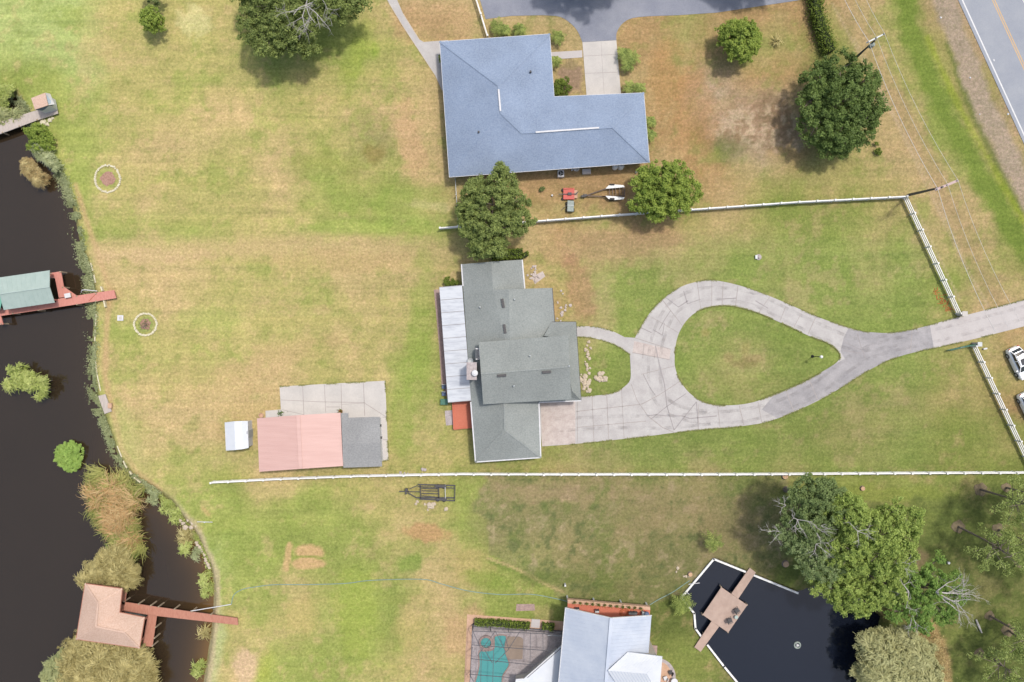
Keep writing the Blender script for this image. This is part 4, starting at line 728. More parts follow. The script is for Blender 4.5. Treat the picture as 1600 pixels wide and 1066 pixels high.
# reeds: long arching blades
def reeds(name, poly, n_, mats, seed, L=(1.4, 2.6), z0=-0.9, hh=1.3, wd_=(0.03, 0.065), lean=(-0.35, -0.25)):
    rg = np.random.default_rng(seed); q = p2(poly, 0.8); xs = [a[0] for a in q]; ys = [a[1] for a in q]; C = rg.uniform((min(xs), min(ys)), (max(xs), max(ys)), (260, 2)); C = C[sdist(C[:, 0], C[:, 1], q) < -0.3][:70]
    kk = rg.integers(0, len(C), n_); P0 = C[kk] + rg.normal(size=(n_, 2)) * 0.32; N = n_; cl_len = rg.uniform(.7, 1.15, len(C)); cl_lean = np.array(lean) * 1.4 + rg.normal(size=(len(C), 2)) * 0.6; cl_tone = rg.normal(0, .3, len(C))
    Ls = rg.uniform(L[0], L[1], N) * cl_len[kk]; dirs = cl_lean[kk] + (P0 - C[kk]) * 0.9 + rg.normal(size=(N, 2)) * 0.4; dirs /= np.linalg.norm(dirs, axis=1)[:, None]
    side = np.stack([-dirs[:, 1], dirs[:, 0]], -1); wd = rg.uniform(wd_[0], wd_[1], N); K = 4; verts = np.empty((N, K + 1, 2, 3)); bz = z0 + rg.uniform(0.2, 1.0, N) * hh
    for k in range(K + 1):
        t_ = k / K; bend = side * (0.35 * t_ * t_ * rg.normal(size=N) * Ls * .3)[:, None]; xy = P0 + dirs * (Ls * t_)[:, None] * 0.72 + bend; zz = bz + Ls * (0.95 * t_ - 0.85 * t_ * t_); w_ = wd * (1 - t_ * 0.75)
        verts[:, k, 0, :2] = xy - side * w_[:, None]; verts[:, k, 1, :2] = xy + side * w_[:, None]; verts[:, k, 0, 2] = zz; verts[:, k, 1, 2] = zz + 0.02
    ix = np.arange(N * (K + 1) * 2).reshape(N, K + 1, 2); quads_ = np.stack([ix[:, :-1, 0], ix[:, :-1, 1], ix[:, 1:, 1], ix[:, 1:, 0]], -1).reshape(-1, 4)
    tone = np.repeat(np.clip(.5 + cl_tone[kk] + rg.normal(0, .2, N), 0, 1), (K + 1) * 2)
    me = np_mesh(name, verts.reshape(-1, 3), quads_, smooth=False, attrs={'tone': tone}); me.materials.append(LM[mats]); o = bpy.data.objects.new(name, me); COL.objects.link(o); return o
RP = [(135, 735), (165, 728), (190, 752), (208, 762), (218, 785), (205, 805), (200, 822), (215, 845), (212, 860), (185, 866), (168, 850), (162, 830), (150, 812), (140, 780), (128, 755)]
RT = [(145, 752), (170, 748), (195, 768), (205, 785), (195, 806), (190, 822), (205, 842), (195, 855), (172, 842), (166, 818), (152, 800), (142, 775)]
tag(reeds('reed_bed', [(x - 5 if x < 175 else x + 10, y) for x, y in RP], 4200, 'reed_green', 91), 'green undergrowth blades of the tall reed bed in the canal', 'reeds', kind='stuff')
tag(reeds('reed_bed', [(x - 5 if x < 175 else x + 9, y) for x, y in RT], 2600, 'reed_tan', 92, L=(1.3, 2.4), hh=1.7), 'tan pink dry stems on top of the tall reed bed in the canal', 'reeds', kind='stuff')
tag(reeds('reed_bed', [(165, 858), (195, 862), (200, 880), (175, 880)], 700, 'grassy', 93, L=(1.3, 2.2), lean=(.2, -.4)), 'bright green blades at the south tip of the reed bed', 'reeds', kind='stuff')

def edge_grass(name, loop, n_, seed, closed=True):
    rg = np.random.default_rng(seed); q = np.array(p2(loop)); q = np.vstack([q, q[:1]]) if closed else q; seg = np.hypot(*(q[1:] - q[:-1]).T); k = rg.choice(len(seg), n_, p=seg / seg.sum()); t_ = rg.random((n_, 1)); c = q[k] * (1 - t_) + q[k + 1] * t_
    c = c + rg.normal(size=(n_, 2)) * 0.07; P3 = np.column_stack([c, 0.05 + rg.random(n_) * .05]); w_ = vnoise(P3, 1.3, seed); P3 = P3[w_ > .45]; m_ = len(P3); nr = rg.normal(size=(m_, 3)) * .6 + np.array([0, 0, .8]); nr /= np.linalg.norm(nr, axis=1)[:, None]
    o = leaf_obj(name, quad_cloud(P3, .06 * rg.uniform(.6, 1.4, m_), nr, rg, .4), rg.random(m_), LM['edge'], None, (0, 0, 0)); tag(o, 'tufts of grass creeping over the ' + name.replace('_', ' ').replace(' grass', '') + ' edges', 'grass', kind='stuff')
LMk('edge', A(150, 158, 90), A(196, 196, 122))
edge_grass('driveway_grass', OUTS[1:-1], 15000, 61, False); edge_grass('island_grass', INS, 8000, 62); edge_grass('yard_slab_grass', [(437, 604), (602, 595), (607, 719), (590, 722)], 3000, 63, False)
# hedges: dense leafy boxes
def hedge(label, pl, wpx, h, mat, seed, name='hedge', n_=None, cat='hedge', group=None, rag=0.12):
    rg = np.random.default_rng(seed); q = [U(x, y, h * .7) for x, y in pl]; base = Vector((q[0].x, q[0].y, 0)); t = T(name, label, cat, base, group)
    Ltot = sum((b_ - a).length for a, b_ in zip(q[:-1], q[1:])); wd = wpx * S; n_ = n_ or int(Ltot * (wd + 2 * h) * 75); Pp = []; Nn = []
    for a, b_ in zip(q[:-1], q[1:]):
        k = max(8, int(n_ * (b_ - a).length / Ltot)); d = (b_ - a); s_ = Vector((-d.y, d.x, 0)).normalized(); tt = rg.random(k); uu = rg.uniform(0, wd + 2 * h, k)
        off = np.where(uu < h, -wd / 2, np.where(uu > h + wd, wd / 2, uu - h - wd / 2)); zz = np.where(uu < h, uu, np.where(uu > h + wd, wd + 2 * h - uu, h)); off = off + rg.normal(0, rag * .6, k); zz = zz + rg.normal(0, rag * .6, k) + 0.12 * np.sin(tt * 9 + 1)
        Pp.append(np.stack([a.x + d.x * tt + s_.x * off, a.y + d.y * tt + s_.y * off, np.maximum(zz, .05)], -1)); Nn.append(rg.normal(size=(k, 3)) * .6 + np.array([0, 0, .7]))
    Pp = np.concatenate(Pp); Nn = np.concatenate(Nn); Nn /= np.linalg.norm(Nn, axis=1)[:, None]
    leaf_obj('foliage', quad_cloud(Pp, 0.11 * rg.uniform(.6, 1.4, len(Pp)), Nn, rg), rg.random(len(Pp)), LM[mat], t, tuple(base))
    mb = MB()
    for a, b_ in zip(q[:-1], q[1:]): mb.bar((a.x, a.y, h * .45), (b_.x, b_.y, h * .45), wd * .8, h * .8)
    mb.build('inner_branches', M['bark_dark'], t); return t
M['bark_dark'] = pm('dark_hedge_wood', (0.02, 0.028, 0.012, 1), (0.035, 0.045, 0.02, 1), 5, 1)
hedge('tall ragged green hedge running down from the top edge to the big oak', [(1273, -20), (1277, 15), (1285, 45), (1299, 80)], 13, 1.9, 'hedge', 101, rag=0.45)
hedge('clipped dark green hedge at the north end of the green grey house', [(768, 399), (817, 396), (820, 402)], 13, 1.3, 'hedge', 102)
hedge('long clipped hedge on the sandy border of the pool enclosure', [(742, 972), (828, 978)], 8, 0.9, 'hedge', 103)
hedge('short clipped hedge beside the grey step of the pool enclosure', [(847, 978.5), (866, 980)], 8, 0.9, 'hedge', 104)

# palms and cycads round the houses
def palm(x, y, rpx, label, seed, h=1.2, group='palms planted round the blue roof house', nf=15, mat='palm', cat='palm'):
    rg = np.random.default_rng(seed); c = U(x, y, h); base = Vector((c.x, c.y, 0)); t = T('garden_palm', label, cat, base, group); r = rpx * S * 1.18; V = []; Tn = []
    MBt = MB().tube([base - Vector((0, 0, .1)), base + Vector((0, 0, h * .9))], [0.16, 0.11], 8); MBt.build('trunk', M['bark'], t)
    P0 = []; N0 = []; S0 = []; T0 = []; qv = []
    for k in range(nf):
        a = k * 2.39996 + rg.uniform(-.2, .2); L = r * rg.uniform(.65, 1.08); el = rg.uniform(0.1, .8); tn = rg.uniform(0, 1); d = np.array([math.cos(a), math.sin(a)]); sd = np.array([-d[1], d[0]])
        for j in range(8):
            f = (j + .5) / 8; cx = np.array([base.x, base.y]) + d * L * f; z_ = h + L * (el * f * 1.1 - 0.9 * f * f)
            for sg in (-1, 1):
                ln = r * .20 * math.sin(math.pi * min(1, f + .12)) ** .6 + .05; e = cx + sd * sg * ln + d * ln * .5; wv = d * 0.075
                wv = wv * .8; qv.append([[*(cx - wv), z_], [*(cx + wv), z_], [*(e + wv * .3), z_ - ln * .25], [*(e - wv * .3), z_ - ln * .25]]); T0.append(tn)
    qv = np.array(qv).reshape(-1, 3); leaf_obj('fronds', qv, np.clip(np.array(T0), 0, 1), LM[mat], t, tuple(base)); return t
for i, (x, y, r, lab) in enumerate([(777, 42, 15, 'spiky palm at the north wall of the blue roof house, left of the pair'), (790, 47, 10, 'middle low palm on the north wall of the blue roof house'), (812, 46, 12, 'right hand palm on the north wall of the blue roof house'), (872, 57, 13, 'round palm in the planted bed left of the asphalt drive mouth'),
                                   (868, 95, 10, 'small palm beside the short front path'), (975, 84, 13, 'left crown of the double palm right of the garage apron'), (988, 90, 13, 'right crown of the double palm right of the garage apron'), (981, 102, 12, 'lowest crown of the palm clump right of the garage apron'),
                                   (984, 137, 12, 'palm at the north east eave of the blue roof house'), (1000, 138, 11, 'palm on the outer corner of the north east eave'), (1017, 190, 11, 'upper palm on the east wall of the blue roof house'), (1016, 210, 11, 'lower palm on the east wall of the blue roof house'), (692, 92, 8, 'dark palm on the west wall of the blue roof house')]):
    palm(x, y, r, lab, 120 + i)
tree('round_shrub', 'rounded dark shrub in the inner corner of the blue roof house', 'shrub', [(877, 139, 14), (870, 142, 9)], 0.9, 0.8, mat='hedge', trunk=0.06, seed=140, clump=0.35, nleaf=50, leaf=0.1)
tree('round_shrub', 'low green shrub at the north west corner of the green grey house', 'shrub', [(702, 440, 8), (712, 440, 5)], 0.6, 0.5, mat='hedge', trunk=0.05, seed=141, clump=0.3, nleaf=50, leaf=0.1)
palm(1115, 848, 18, 'large spiky palm north of the pond with a bare sandy foot', 142, 2.2, None); palm(1066, 945, 20, 'leafy palm on the west corner of the pond wall', 143, 1.6, None, 26)
tree('round_shrub', 'small clump of weeds at the lower tip of the hedge by the pole', 'shrub', [(1372, 238, 5), (1369, 226, 3)], 0.4, 0.4, mat='hedge', trunk=0.03, seed=144, clump=0.25, nleaf=40, leaf=0.1)
tree('round_shrub', 'tiny clump of weeds by the red mower in the neighbour yard', 'shrub', [(847, 296, 4)], 0.2, 0.25, mat='olive', trunk=0.03, seed=145, clump=0.2, nleaf=30, leaf=0.08)
tree('round_shrub', 'greyish dry tuft on the grass between lawn tree and hedge', 'shrub', [(1212, 66, 5)], 0.2, 0.25, mat='olive_dry', trunk=0.03, seed=146, clump=0.25, nleaf=30, leaf=0.08)

# ---------------------------------------------------------------- buildings
def roof(name, V, faces, mat, par, thick=0.16, ribs=None):
    """V: dict key -> world Vector. faces: tuples of keys (any winding). Solid slab with an underside."""
    keys = list(V); ix = {k: i for i, k in enumerate(keys)}; mb = MB(); n_ = len(keys); vs = [V[k] for k in keys]; vs2 = [v_ - Vector((0, 0, thick)) for v_ in vs]; fs = []; edges = {}
    for f in faces:
        t = [ix[k] for k in f]; nn = Vector()
        for i in range(len(t)): a = vs[t[i]]; b_ = vs[t[(i + 1) % len(t)]]; nn += a.cross(b_)
        if nn.z < 0: t.reverse()
        fs.append(tuple(t)); fs.append(tuple(i + n_ for i in reversed(t)))
        for i in range(len(t)): e = (t[i], t[(i + 1) % len(t)]); edges[e] = edges.get(e, 0) + 1
    for (a, b_) in edges:
        if (b_, a) not in edges: fs.append((b_, a, a + n_, b_ + n_))
    mb.add(vs + vs2, fs); o = mb.build(name, mat, par)
    return o
def ribs_on(a, b_, c, d, step, par_roof, mat, wd=0.05, hg=0.05):
    """a->b along the ridge, d->c along the eave; ribs run ridge to eave"""
    mb = MB(); n_ = max(2, int((b_ - a).length / step))
    for i in range(n_ + 1):
        t = i / n_; mb.bar(a.lerp(b_, t) + Vector((0, 0, hg * .4)), d.lerp(c, t) + Vector((0, 0, hg * .4)), wd, hg)
    return mb.build('standing_seams', mat, par_roof)
def fascia(pl, par, mat, h=0.2, t=0.06, name='fascia', close=False):
    mb = MB(); q = pl + ([pl[0]] if close else [])
    for a, b_ in zip(q[:-1], q[1:]): mb.bar(a - Vector((0, 0, h * .35)), b_ - Vector((0, 0, h * .35)), t, h)
    return mb.build(name, mat, par)
def walls(poly, z1, par, mat, over=0.5, wins=True, z0=0.0, door=None, skip=(), wz=(0.9, 2.1), name='wall', step=3.6):
    q = inset(poly, over); mb = MB(); mb.prism([q], z0 - 0.1, z1); mb.build(name, mat, par); n_ = len(q)
    if not wins: return q
    for i in range(n_):
        if i in skip: continue
        a = Vector((*q[i], 0)); b_ = Vector((*q[(i + 1) % n_], 0)); L = (b_ - a).length
        if L < 2.6: continue
        d = (b_ - a) / L; nr = Vector((d.y, -d.x, 0)); ang = math.atan2(d.y, d.x); k = max(1, int(L / step))
        for j in range(k):
            c = a + d * L * (j + .5) / k; isd = (door == i and j == k // 2)
            w_, lo, hi = (1.0, z0, z0 + 2.1) if isd else (1.3, z0 + wz[0], z0 + wz[1])
            f = MB().box((c.x + nr.x * .02, c.y + nr.y * .02, (lo + hi) / 2), (w_ + .16, .08, hi - lo + .16), ang); fo = f.build('door' if isd else 'window', M['white'], par); ps = P(fo, par.matrix_off)
            MB().box((c.x + nr.x * .05, c.y + nr.y * .05, (lo + hi) / 2), (w_, .06, hi - lo), ang).build('door_panel' if isd else 'pane', M['glass'] if not isd else M['grey_siding'], ps)
            if isd: MB().box((c.x + nr.x * .1 + d.x * .38, c.y + nr.y * .1 + d.y * .38, lo + 1.0), (.05, .06, .14), ang).build('handle', M['grey_metal'], ps)
    return q
def B(name, label, c_px, cat='house'): return T(name, label, cat, U(*c_px))
# blue house
bh = B('blue_roof_house', 'single storey house with a big blue grey shingle hip roof', (850, 165))
e = 2.8; V = dict(A=U(687, 65, e), B=U(859, 53, e), C=U(866, 151, e), D=U(1006, 145, e), E=U(1015, 254, e), F=U(702, 277, e), r1=U(779, 134, 5.3), r2=U(782, 176, 5.3), r3=U(815, 208, 4.45), r4=U(957, 199, 4.45))
walls([(V[k].x, V[k].y) for k in 'ABCDEF'], 2.7, bh, M['stucco'], 0.6, door=2)
br = roof('roof', V, [('A', 'B', 'r1'), ('A', 'r1', 'r2', 'F'), ('F', 'r2', 'r3'), ('F', 'r3', 'r4', 'E'), ('E', 'r4', 'D'), ('D', 'r4', 'r3', 'C'), ('B', 'C', 'r3', 'r2', 'r1')], M['blue_roof'], bh)
brp = P(br, bh.matrix_off)
fascia([V[k] - Vector((0, 0, .02)) for k in 'ABCDEF'], bh, M['white'], .18, .05, close=True)
def rv(a, b_, mat, par, wd=.35, hg=.12, name='ridge_vent'): MB().bar(a + Vector((0, 0, .06)), b_ + Vector((0, 0, .06)), wd, hg).build(name, mat, par)
rv(U(779, 140, 5.32), U(782, 174, 5.32), M['white'], brp, .22); rv(U(837, 207, 4.47), U(936, 200, 4.47), M['white'], brp, .2)
for x, y, h in ((829, 113, 3.9), (748, 207, 4.2)): MB().lathe(U(x, y, h), [(.13, -.2), (.13, .35), (.09, .36)], 10).build('vent_pipe', M['dark'], brp)
for a, b_ in (('A', 'r1'), ('r1', 'r2'), ('r2', 'r3'), ('r3', 'r4'), ('r4', 'E'), ('r4', 'D'), ('r1', 'B')): MB().bar(V[a] + Vector((0, 0, .02)), V[b_] + Vector((0, 0, .02)), .26, .05).build('ridge_cap', M['blue_roof'], brp)
# green-grey house (subject)
gh = B('green_roof_house', 'two storey house with grey green shingle roofs, white patio roof and loop driveway', (800, 570))
GR = M['green_roof']; e = 2.9
V = dict(a=U(721, 413, e), n=U(767, 410, 4.6), b=U(817, 406, e), c=U(820, 451, e), n2=U(793, 452, 5.1), k=U(767, 453, 4.55), d=U(863, 450, e), d2=U(867, 503, e), m=U(797, 530, 5.1), q=U(740, 640, e), w_=U(845, 527, e + .9))
V = dict(a=U(721, 413, e), n=U(768, 409, 4.55), b=U(816, 406, e), c=U(820, 451, e), n1=U(770, 453, 4.55), n2=U(795, 452, 5.1), d=U(863, 450, e), f=U(867, 504, e), g=U(869, 560, e), m=U(797, 560, 5.1), q=U(737, 640, e), m2=U(797, 640, 5.1))
MB().prism([inset([(V[k].x, V[k].y) for k in ('a', 'b', 'c', 'd', 'f', 'g')] + [(U(905, 560, e).x, U(905, 560, e).y), (U(907, 625, e).x, U(907, 625, e).y), (U(845, 627, e).x, U(845, 627, e).y)] + [(V['q'].x, V['q'].y)], 0.5)], -.1, 2.8).build('wall', M['grey_siding'], gh)
r1 = roof('north_wing_roof', V, [('a', 'n', 'n1', 'n2', 'm', 'q'), ('n', 'b', 'c', 'n1'), ('n2', 'd', 'f', 'g', 'm'), ('n1', 'c', 'n2')], GR, gh); r1p = P(r1, gh.matrix_off)
V2 = dict(a=U(737, 628, e), b=U(842, 627, e), c=U(845, 715, e), d=U(743, 722, e), r=U(787, 600, 4.9), s=U(789, 672, 4.9), a0=U(735, 600, e), b0=U(841, 600, e))
r2 = roof('south_wing_roof', V2, [('a0', 'r', 's', 'd'), ('r', 'b0', 'c', 's'), ('s', 'c', 'd')], GR, gh); r2p = P(r2, gh.matrix_off)
walls([(V2[k].x, V2[k].y) for k in ('a0', 'b0', 'c', 'd')], 2.8, gh, M['stucco'], 0.5, door=1)
fascia([U(735.5, 628, e), V2['d'], V2['c'], U(842.2, 630, e)], gh, M['white'], .2, .16); fascia([V['a'], U(723.5, 447, e)], gh, M['white'], .2, .16); fascia([V['b'], V['c']], gh, M['white'], .2, .16)
for a, b_ in ((V2['r'], V2['s']), (V2['s'], V2['c']), (V2['s'], V2['d'])): MB().bar(a + Vector((0, 0, .02)), b_ + Vector((0, 0, .02)), .24, .05).build('ridge_cap', GR, r2p)
# second storey
eu = 5.3; V3 = dict(a=U(748, 535, eu), b=U(888, 524, eu), r=U(751.5, 584, 7.0), s=U(890, 573, 7.0), d=U(755, 632, eu), c=U(893, 624, eu))
walls([(V3[k].x, V3[k].y) for k in 'abcd'], 5.2, gh, M['grey_siding'], 0.35, z0=2.9, wz=(.7, 1.8), name='upper_wall')
gb = MB()
for k1, k2, k3 in (('a', 'd', 'r'), ('b', 'c', 's')):
    a, b_, r_ = V3[k1], V3[k2], V3[k3]; inx = Vector((.3 if k1 == 'a' else -.3, 0, 0)); gb.add([a + inx - Vector((0, 0, .2)), b_ + inx - Vector((0, 0, .2)), r_ + inx - Vector((0, 0, .2))], [(0, 1, 2)])
gb.build('gable', M['grey_siding'], gh)
r3 = roof('upper_roof', V3, [('a', 'b', 's', 'r'), ('r', 's', 'c', 'd')], GR, gh); r3p = P(r3, gh.matrix_off)
MB().bar(V3['r'] + Vector((0, 0, .02)), V3['s'] + Vector((0, 0, .02)), .24, .05).build('ridge_cap', GR, r3p)
V4 = dict(a=U(862, 503, 3.0), b=U(900, 503, 3.0), c=U(908, 626, 3.0), d=U(842, 629, 3.0), d2=U(845, 606, 4.3), i=U(884, 530, 4.7), j=U(893, 610, 4.5), h=U(850, 525, 4.1))
r4 = roof('front_roof', V4, [('a', 'b', 'i', 'h'), ('b', 'c', 'j', 'i'), ('j', 'c', 'd', 'd2')], GR, gh); r4p = P(r4, gh.matrix_off)
fascia([V4['a'], V4['b'], V4['c']], gh, M['dark'], .16, .08, 'gutter'); fascia([V4['c'], V4['d']], gh, M['white'], .2, .16); fascia([V['d'], V['f']], gh, M['dark'], .16, .08, 'gutter')
for (x0, y0, x1, y1, h, pr) in ((784.5, 467, 787, 481, 5.02, r1p), (787.5, 507, 789.5, 521, 5.02, r1p), (777, 587.5, 791, 586.5, 6.95, r3p), (847, 582, 861, 581, 6.95, r3p)): MB().bar(U(x0, y0, h), U(x1, y1, h), .32, .16).build('ridge_vent', M['dark'], pr)
for (x, y, h, pr) in ((828, 556, 6.4, r3p), (889, 572, 6.9, r3p), (803, 603, 6.5, r3p), (804, 468, 4.95, r1p), (750, 480, 3.9, r1p)): MB().lathe(U(x, y, h), [(.1, -.2), (.1, .28), (.06, .3)], 8).build('vent_pipe', M['grey_metal'], pr)
MB().box(U(746.5, 553, 4.3), (.5, 1.5, 1.1)).build('window', M['white'], gh); MB().box(U(745.3, 553, 4.35), (.42, 1.2, 1.12)).build('pane', M['glass'], gh)
# patio roof: corrugated white metal on posts
pv = dict(a=U(686.5, 449, 2.5), b=U(722, 446, 2.95), c=U(736, 626, 2.95), d=U(700, 629, 2.5))
pr_ = roof('patio_roof', pv, [('a', 'b', 'c', 'd')], M['patio_metal'], gh, .08); prp = P(pr_, gh.matrix_off); ribs_on(pv['b'], pv['c'], pv['d'], pv['a'], 1.55, prp, M['concrete_dark'], .06, .05)
for t in (0.02, .26, .5, .74, .98): q = pv['a'].lerp(pv['d'], t); MB().box((q.x + .15, q.y, 1.22), (.12, .12, 2.44)).build('patio_post', M['white'], gh)
cb = MB().box(U(737, 580, 4.4), (1.05, 2.0, 4.6)); co = cb.build('chimney', M['brick_path'], gh); MB().box(U(737, 580, 6.75), (1.3, 2.25, .12)).build('chimney_cap', M['paver'], P(co, gh.matrix_off)); MB().lathe(U(742, 583, 6.9), [(.2, -.1), (.25, .25), (.42, .3), (.38, .45), (.1, .55)], 14).build('flue_cowl', M['white'], P(co, gh.matrix_off))
slab('patio_strip', [[(678, 453), (690, 452), (722, 452), (736, 628), (701, 629), (690, 600), (686, 540)]], 0.05, M['brick_path'])
# red deck off the patio
dk = T('wooden_deck', 'small red stained wooden deck beside the white patio roof', 'deck', U(722, 650)); q = p2([(707, 628), (738, 626), (739, 668), (709, 671)], .5); MB().prism([q], .38, .5).build('deck_boards', M['deck_red'], dk)
mb = MB(); a_, b_, c_, d_ = [Vector((*v_, .5)) for v_ in q]
for i in range(1, 18): mb.bar(a_.lerp(b_, i / 18) + Vector((0, 0, .0)), d_.lerp(c_, i / 18) + Vector((0, 0, .0)), .02, .012)
mb.build('board_gaps', M['terracotta'], dk); mb = MB()
for v_ in (a_, b_, c_, d_): mb.box((v_.x, v_.y, .18), (.12, .12, .38))
mb.build('deck_posts', M['rusty'], dk); mb = MB().bar(d_ + Vector((0, 0, .12)), c_ + Vector((0, 0, .12)), .1, .12); mb.bar(a_ + Vector((0, 0, .12)), d_ + Vector((0, 0, .12)), .1, .12); mb.build('edge_board', M['deck_red'], dk)
slab('side_slab', [[(695, 642), (708, 641), (708, 664), (697, 665)]], .05, M['paver'])
# stacked yard things west of the patio
for i, (x, y, lab, mt) in enumerate([(694, 604, 'dark blue folded garden chair under the patio eave', 'blue_item'), (694, 615, 'blue and white bicycle like frame beside the dark chair', 'blue_item')]):
    t = T('garden_chair', lab, 'chair', U(x, y)); c = U(x, y); MB().box((c.x, c.y, .42), (.55, .55, .06)).build('seat', M[mt], t); MB().box((c.x, c.y + .28, .72), (.55, .06, .55)).build('backrest', M['grey_metal'], t)
    for sx in (-.24, .24):
        for sy in (-.24, .24): MB().tube([(c.x + sx, c.y + sy, 0), (c.x + sx, c.y + sy, .42)], .025, 6).build('leg', M['dark'], t)
t = T('storage_box', 'green topped box at the south end of the patio strip', 'box', U(694, 628)); c = U(694, 628, .6); MB().box((c.x, c.y, .3), (.9, .7, .6)).build('body', M['dark'], t); MB().box((c.x, c.y, .63), (1.0, .8, .06)).build('lid', M['green_paint'], t)
# satellite dish by the chimney
t = T('satellite_dish', 'small grey satellite dish between the patio roof and the chimney', 'satellite dish', U(735, 565, 3.1)); c = U(735, 564, 3.3); MB().lathe(c, [(.1, 0), (.3, .06), (.4, .14), (.38, .13), (.1, .03)], 14).build('dish', M['grey_metal'], t); MB().tube([c - Vector((0, 0, .5)), c], .04, 6).build('mast', M['grey_metal'], t)
# barn
bn = B('red_metal_barn', 'barn with a faded pink red metal roof and grey shingle extension', (500, 690), 'barn'); e = 3.0
V = dict(a=U(401.5, 654, e), r=U(466, 649, 3.75), b=U(532, 645, e), c=U(536, 728, e), s=U(470, 732.5, 3.75), d=U(405, 737, e)); walls([(V[k].x, V[k].y) for k in 'abcd'], 2.9, bn, M['white'], .3, door=0)
o = roof('metal_roof', V, [('a', 'r', 's', 'd'), ('r', 'b', 'c', 's')], M['pink_metal'], bn, .1); op = P(o, bn.matrix_off); ribs_on(V['r'], V['s'], V['d'], V['a'], .27, op, M['pink_metal'], .04, .035); ribs_on(V['r'], V['s'], V['c'], V['b'], .27, op, M['pink_metal'], .04, .035); MB().bar(V['r'] + Vector((0, 0, .05)), V['s'] + Vector((0, 0, .05)), .5, .05).build('ridge_cap', M['pink_metal'], op)
e2 = 2.75; V = dict(a=U(533, 645.5, e2), b=U(544, 645.5, e2), c=U(544, 653, e2), d=U(593, 651.5, e2), r2=U(594.5, 692, 3.3), f=U(597, 729, e2), g=U(536.5, 731, e2), r1=U(535, 694, 3.3)); V['c2'] = U(544, 693.6, 3.3)
roof('shingle_roof', V, [('a', 'b', 'c', 'c2', 'r1'), ('c', 'd', 'r2', 'c2'), ('r1', 'c2', 'g'), ('c2', 'r2', 'f', 'g')], M['grey_roof'], bn, .14)
MB().prism([inset(p2([(536, 655), (593, 652), (597, 728), (537, 730)], e2), .3)], -.1, 2.6).build('extension_wall', M['white'], bn)
for x, y in ((594.5, 665), (595.5, 684)): MB().box(U(x, y, 2.3), (.25, .3, .25)).build('wall_lamp', M['dark'], bn)
# little fittings in front of the barn
for i, (x, y, lab) in enumerate([(440, 645, 'dark cluttered planter left of the barn front'), (533, 643, 'dark leafy planter at the middle of the barn front')]):
    t = T('planter', lab, 'planter', U(x, y)); c = U(x, y); MB().lathe(c, [(.2, 0), (.28, .35), (.3, .4), (.24, .4)], 12).build('pot', M['terracotta'] if i else M['white'], t)
    rg = np.random.default_rng(400 + i); n_ = 60; pp = np.array(c) + rg.normal(size=(n_, 3)) * .2 + np.array([0, 0, .55]); nn = rg.normal(size=(n_, 3)); nn /= np.linalg.norm(nn, axis=1)[:, None]; leaf_obj('plant', quad_cloud(pp, np.full(n_, .12), nn, rg), rg.random(n_), LM['oak_dark'], t, tuple(t.matrix_off))
t = T('wheelbarrow_tub', 'tan round tub on the grass at the north west corner of the barn', 'tub', U(411, 650)); MB().lathe(U(409, 649), [(.25, 0), (.35, .3), (.3, .32), (.22, .1)], 14).build('tub_body', M['sand'], t)
# white shed
sh = B('white_shed', 'small white metal garden shed west of the barn', (372, 680), 'shed'); e = 2.1
V = dict(a=U(351, 660.5, e), r=U(366, 658.6, 2.7), r2=U(378, 658, 2.55), b=U(387, 658, e), c=U(388.5, 700, e), s2=U(379, 702, 2.55), s=U(368, 703, 2.7), d=U(353, 704, e)); walls([(V[k].x, V[k].y) for k in 'abcd'], 2.05, sh, M['white'], .12, door=1, step=5)
o = roof('roof', V, [('a', 'r', 's', 'd'), ('r', 'r2', 's2', 's'), ('r2', 'b', 'c', 's2')], M['white_bright'], sh, .06); ribs_on(V['r'], V['s'], V['d'], V['a'], .6, P(o, sh.matrix_off), M['white_bright'], .04, .03)
MB().box(U(389, 682, .05), (.5, 2.6, .1)).build('door_sill', M['paver'], sh); MB().box(U(385, 676, 2.1), (.3, .35, .2)).build('roof_vent', M['dark'], sh)
# tan boathouse
bo = T('tan_roof_boathouse', 'boathouse with a tan pink L shaped hip roof at the end of the brown dock', 'boathouse', U(170, 965)); e = 2.9; dz = Vector((0, 0, 0))
V = dict(a=U(133, 912, e), b=U(191, 920, e), c=U(187, 957, e), d=U(226, 965, e), f=U(218, 1013, e), g=U(119, 999, e), r1=U(153.5, 943, 4.4), r2=U(150, 979, 4.4), r3=U(194, 988, 4.2))
o = roof('roof', V, [('a', 'b', 'r1'), ('a', 'r1', 'r2', 'g'), ('b', 'c', 'r2', 'r1'), ('g', 'r2', 'r3', 'f'), ('c', 'd', 'r3', 'r2'), ('d', 'f', 'r3')], M['tan_roof'], bo, .14); op = P(o, bo.matrix_off)
for a, b__ in (('a', 'r1'), ('b', 'r1'), ('r1', 'r2'), ('r2', 'r3'), ('r2', 'g'), ('r3', 'd'), ('r3', 'f')): MB().bar(V[a] + Vector((0, 0, .02)), V[b__] + Vector((0, 0, .02)), .22, .05).build('ridge_cap', M['tan_roof'], op)
fascia([V[k] for k in 'abcdfg'], bo, M['dock_brown'], .2, .07, close=True)
for x, y in ((140, 922), (185, 928), (181, 960), (220, 972), (213, 1006), (128, 993), (165, 1000), (136, 955)): q = U(x, y, 2.6); MB().box((q.x, q.y, .85), (.2, .2, 3.8)).build('post', M['dock_brown'], bo)
MB().prism([p2([(135, 925), (183, 930), (180, 962), (216, 970), (211, 1005), (128, 992)], .5)], .3, .45).build('floor_deck', M['dock_brown'], bo)
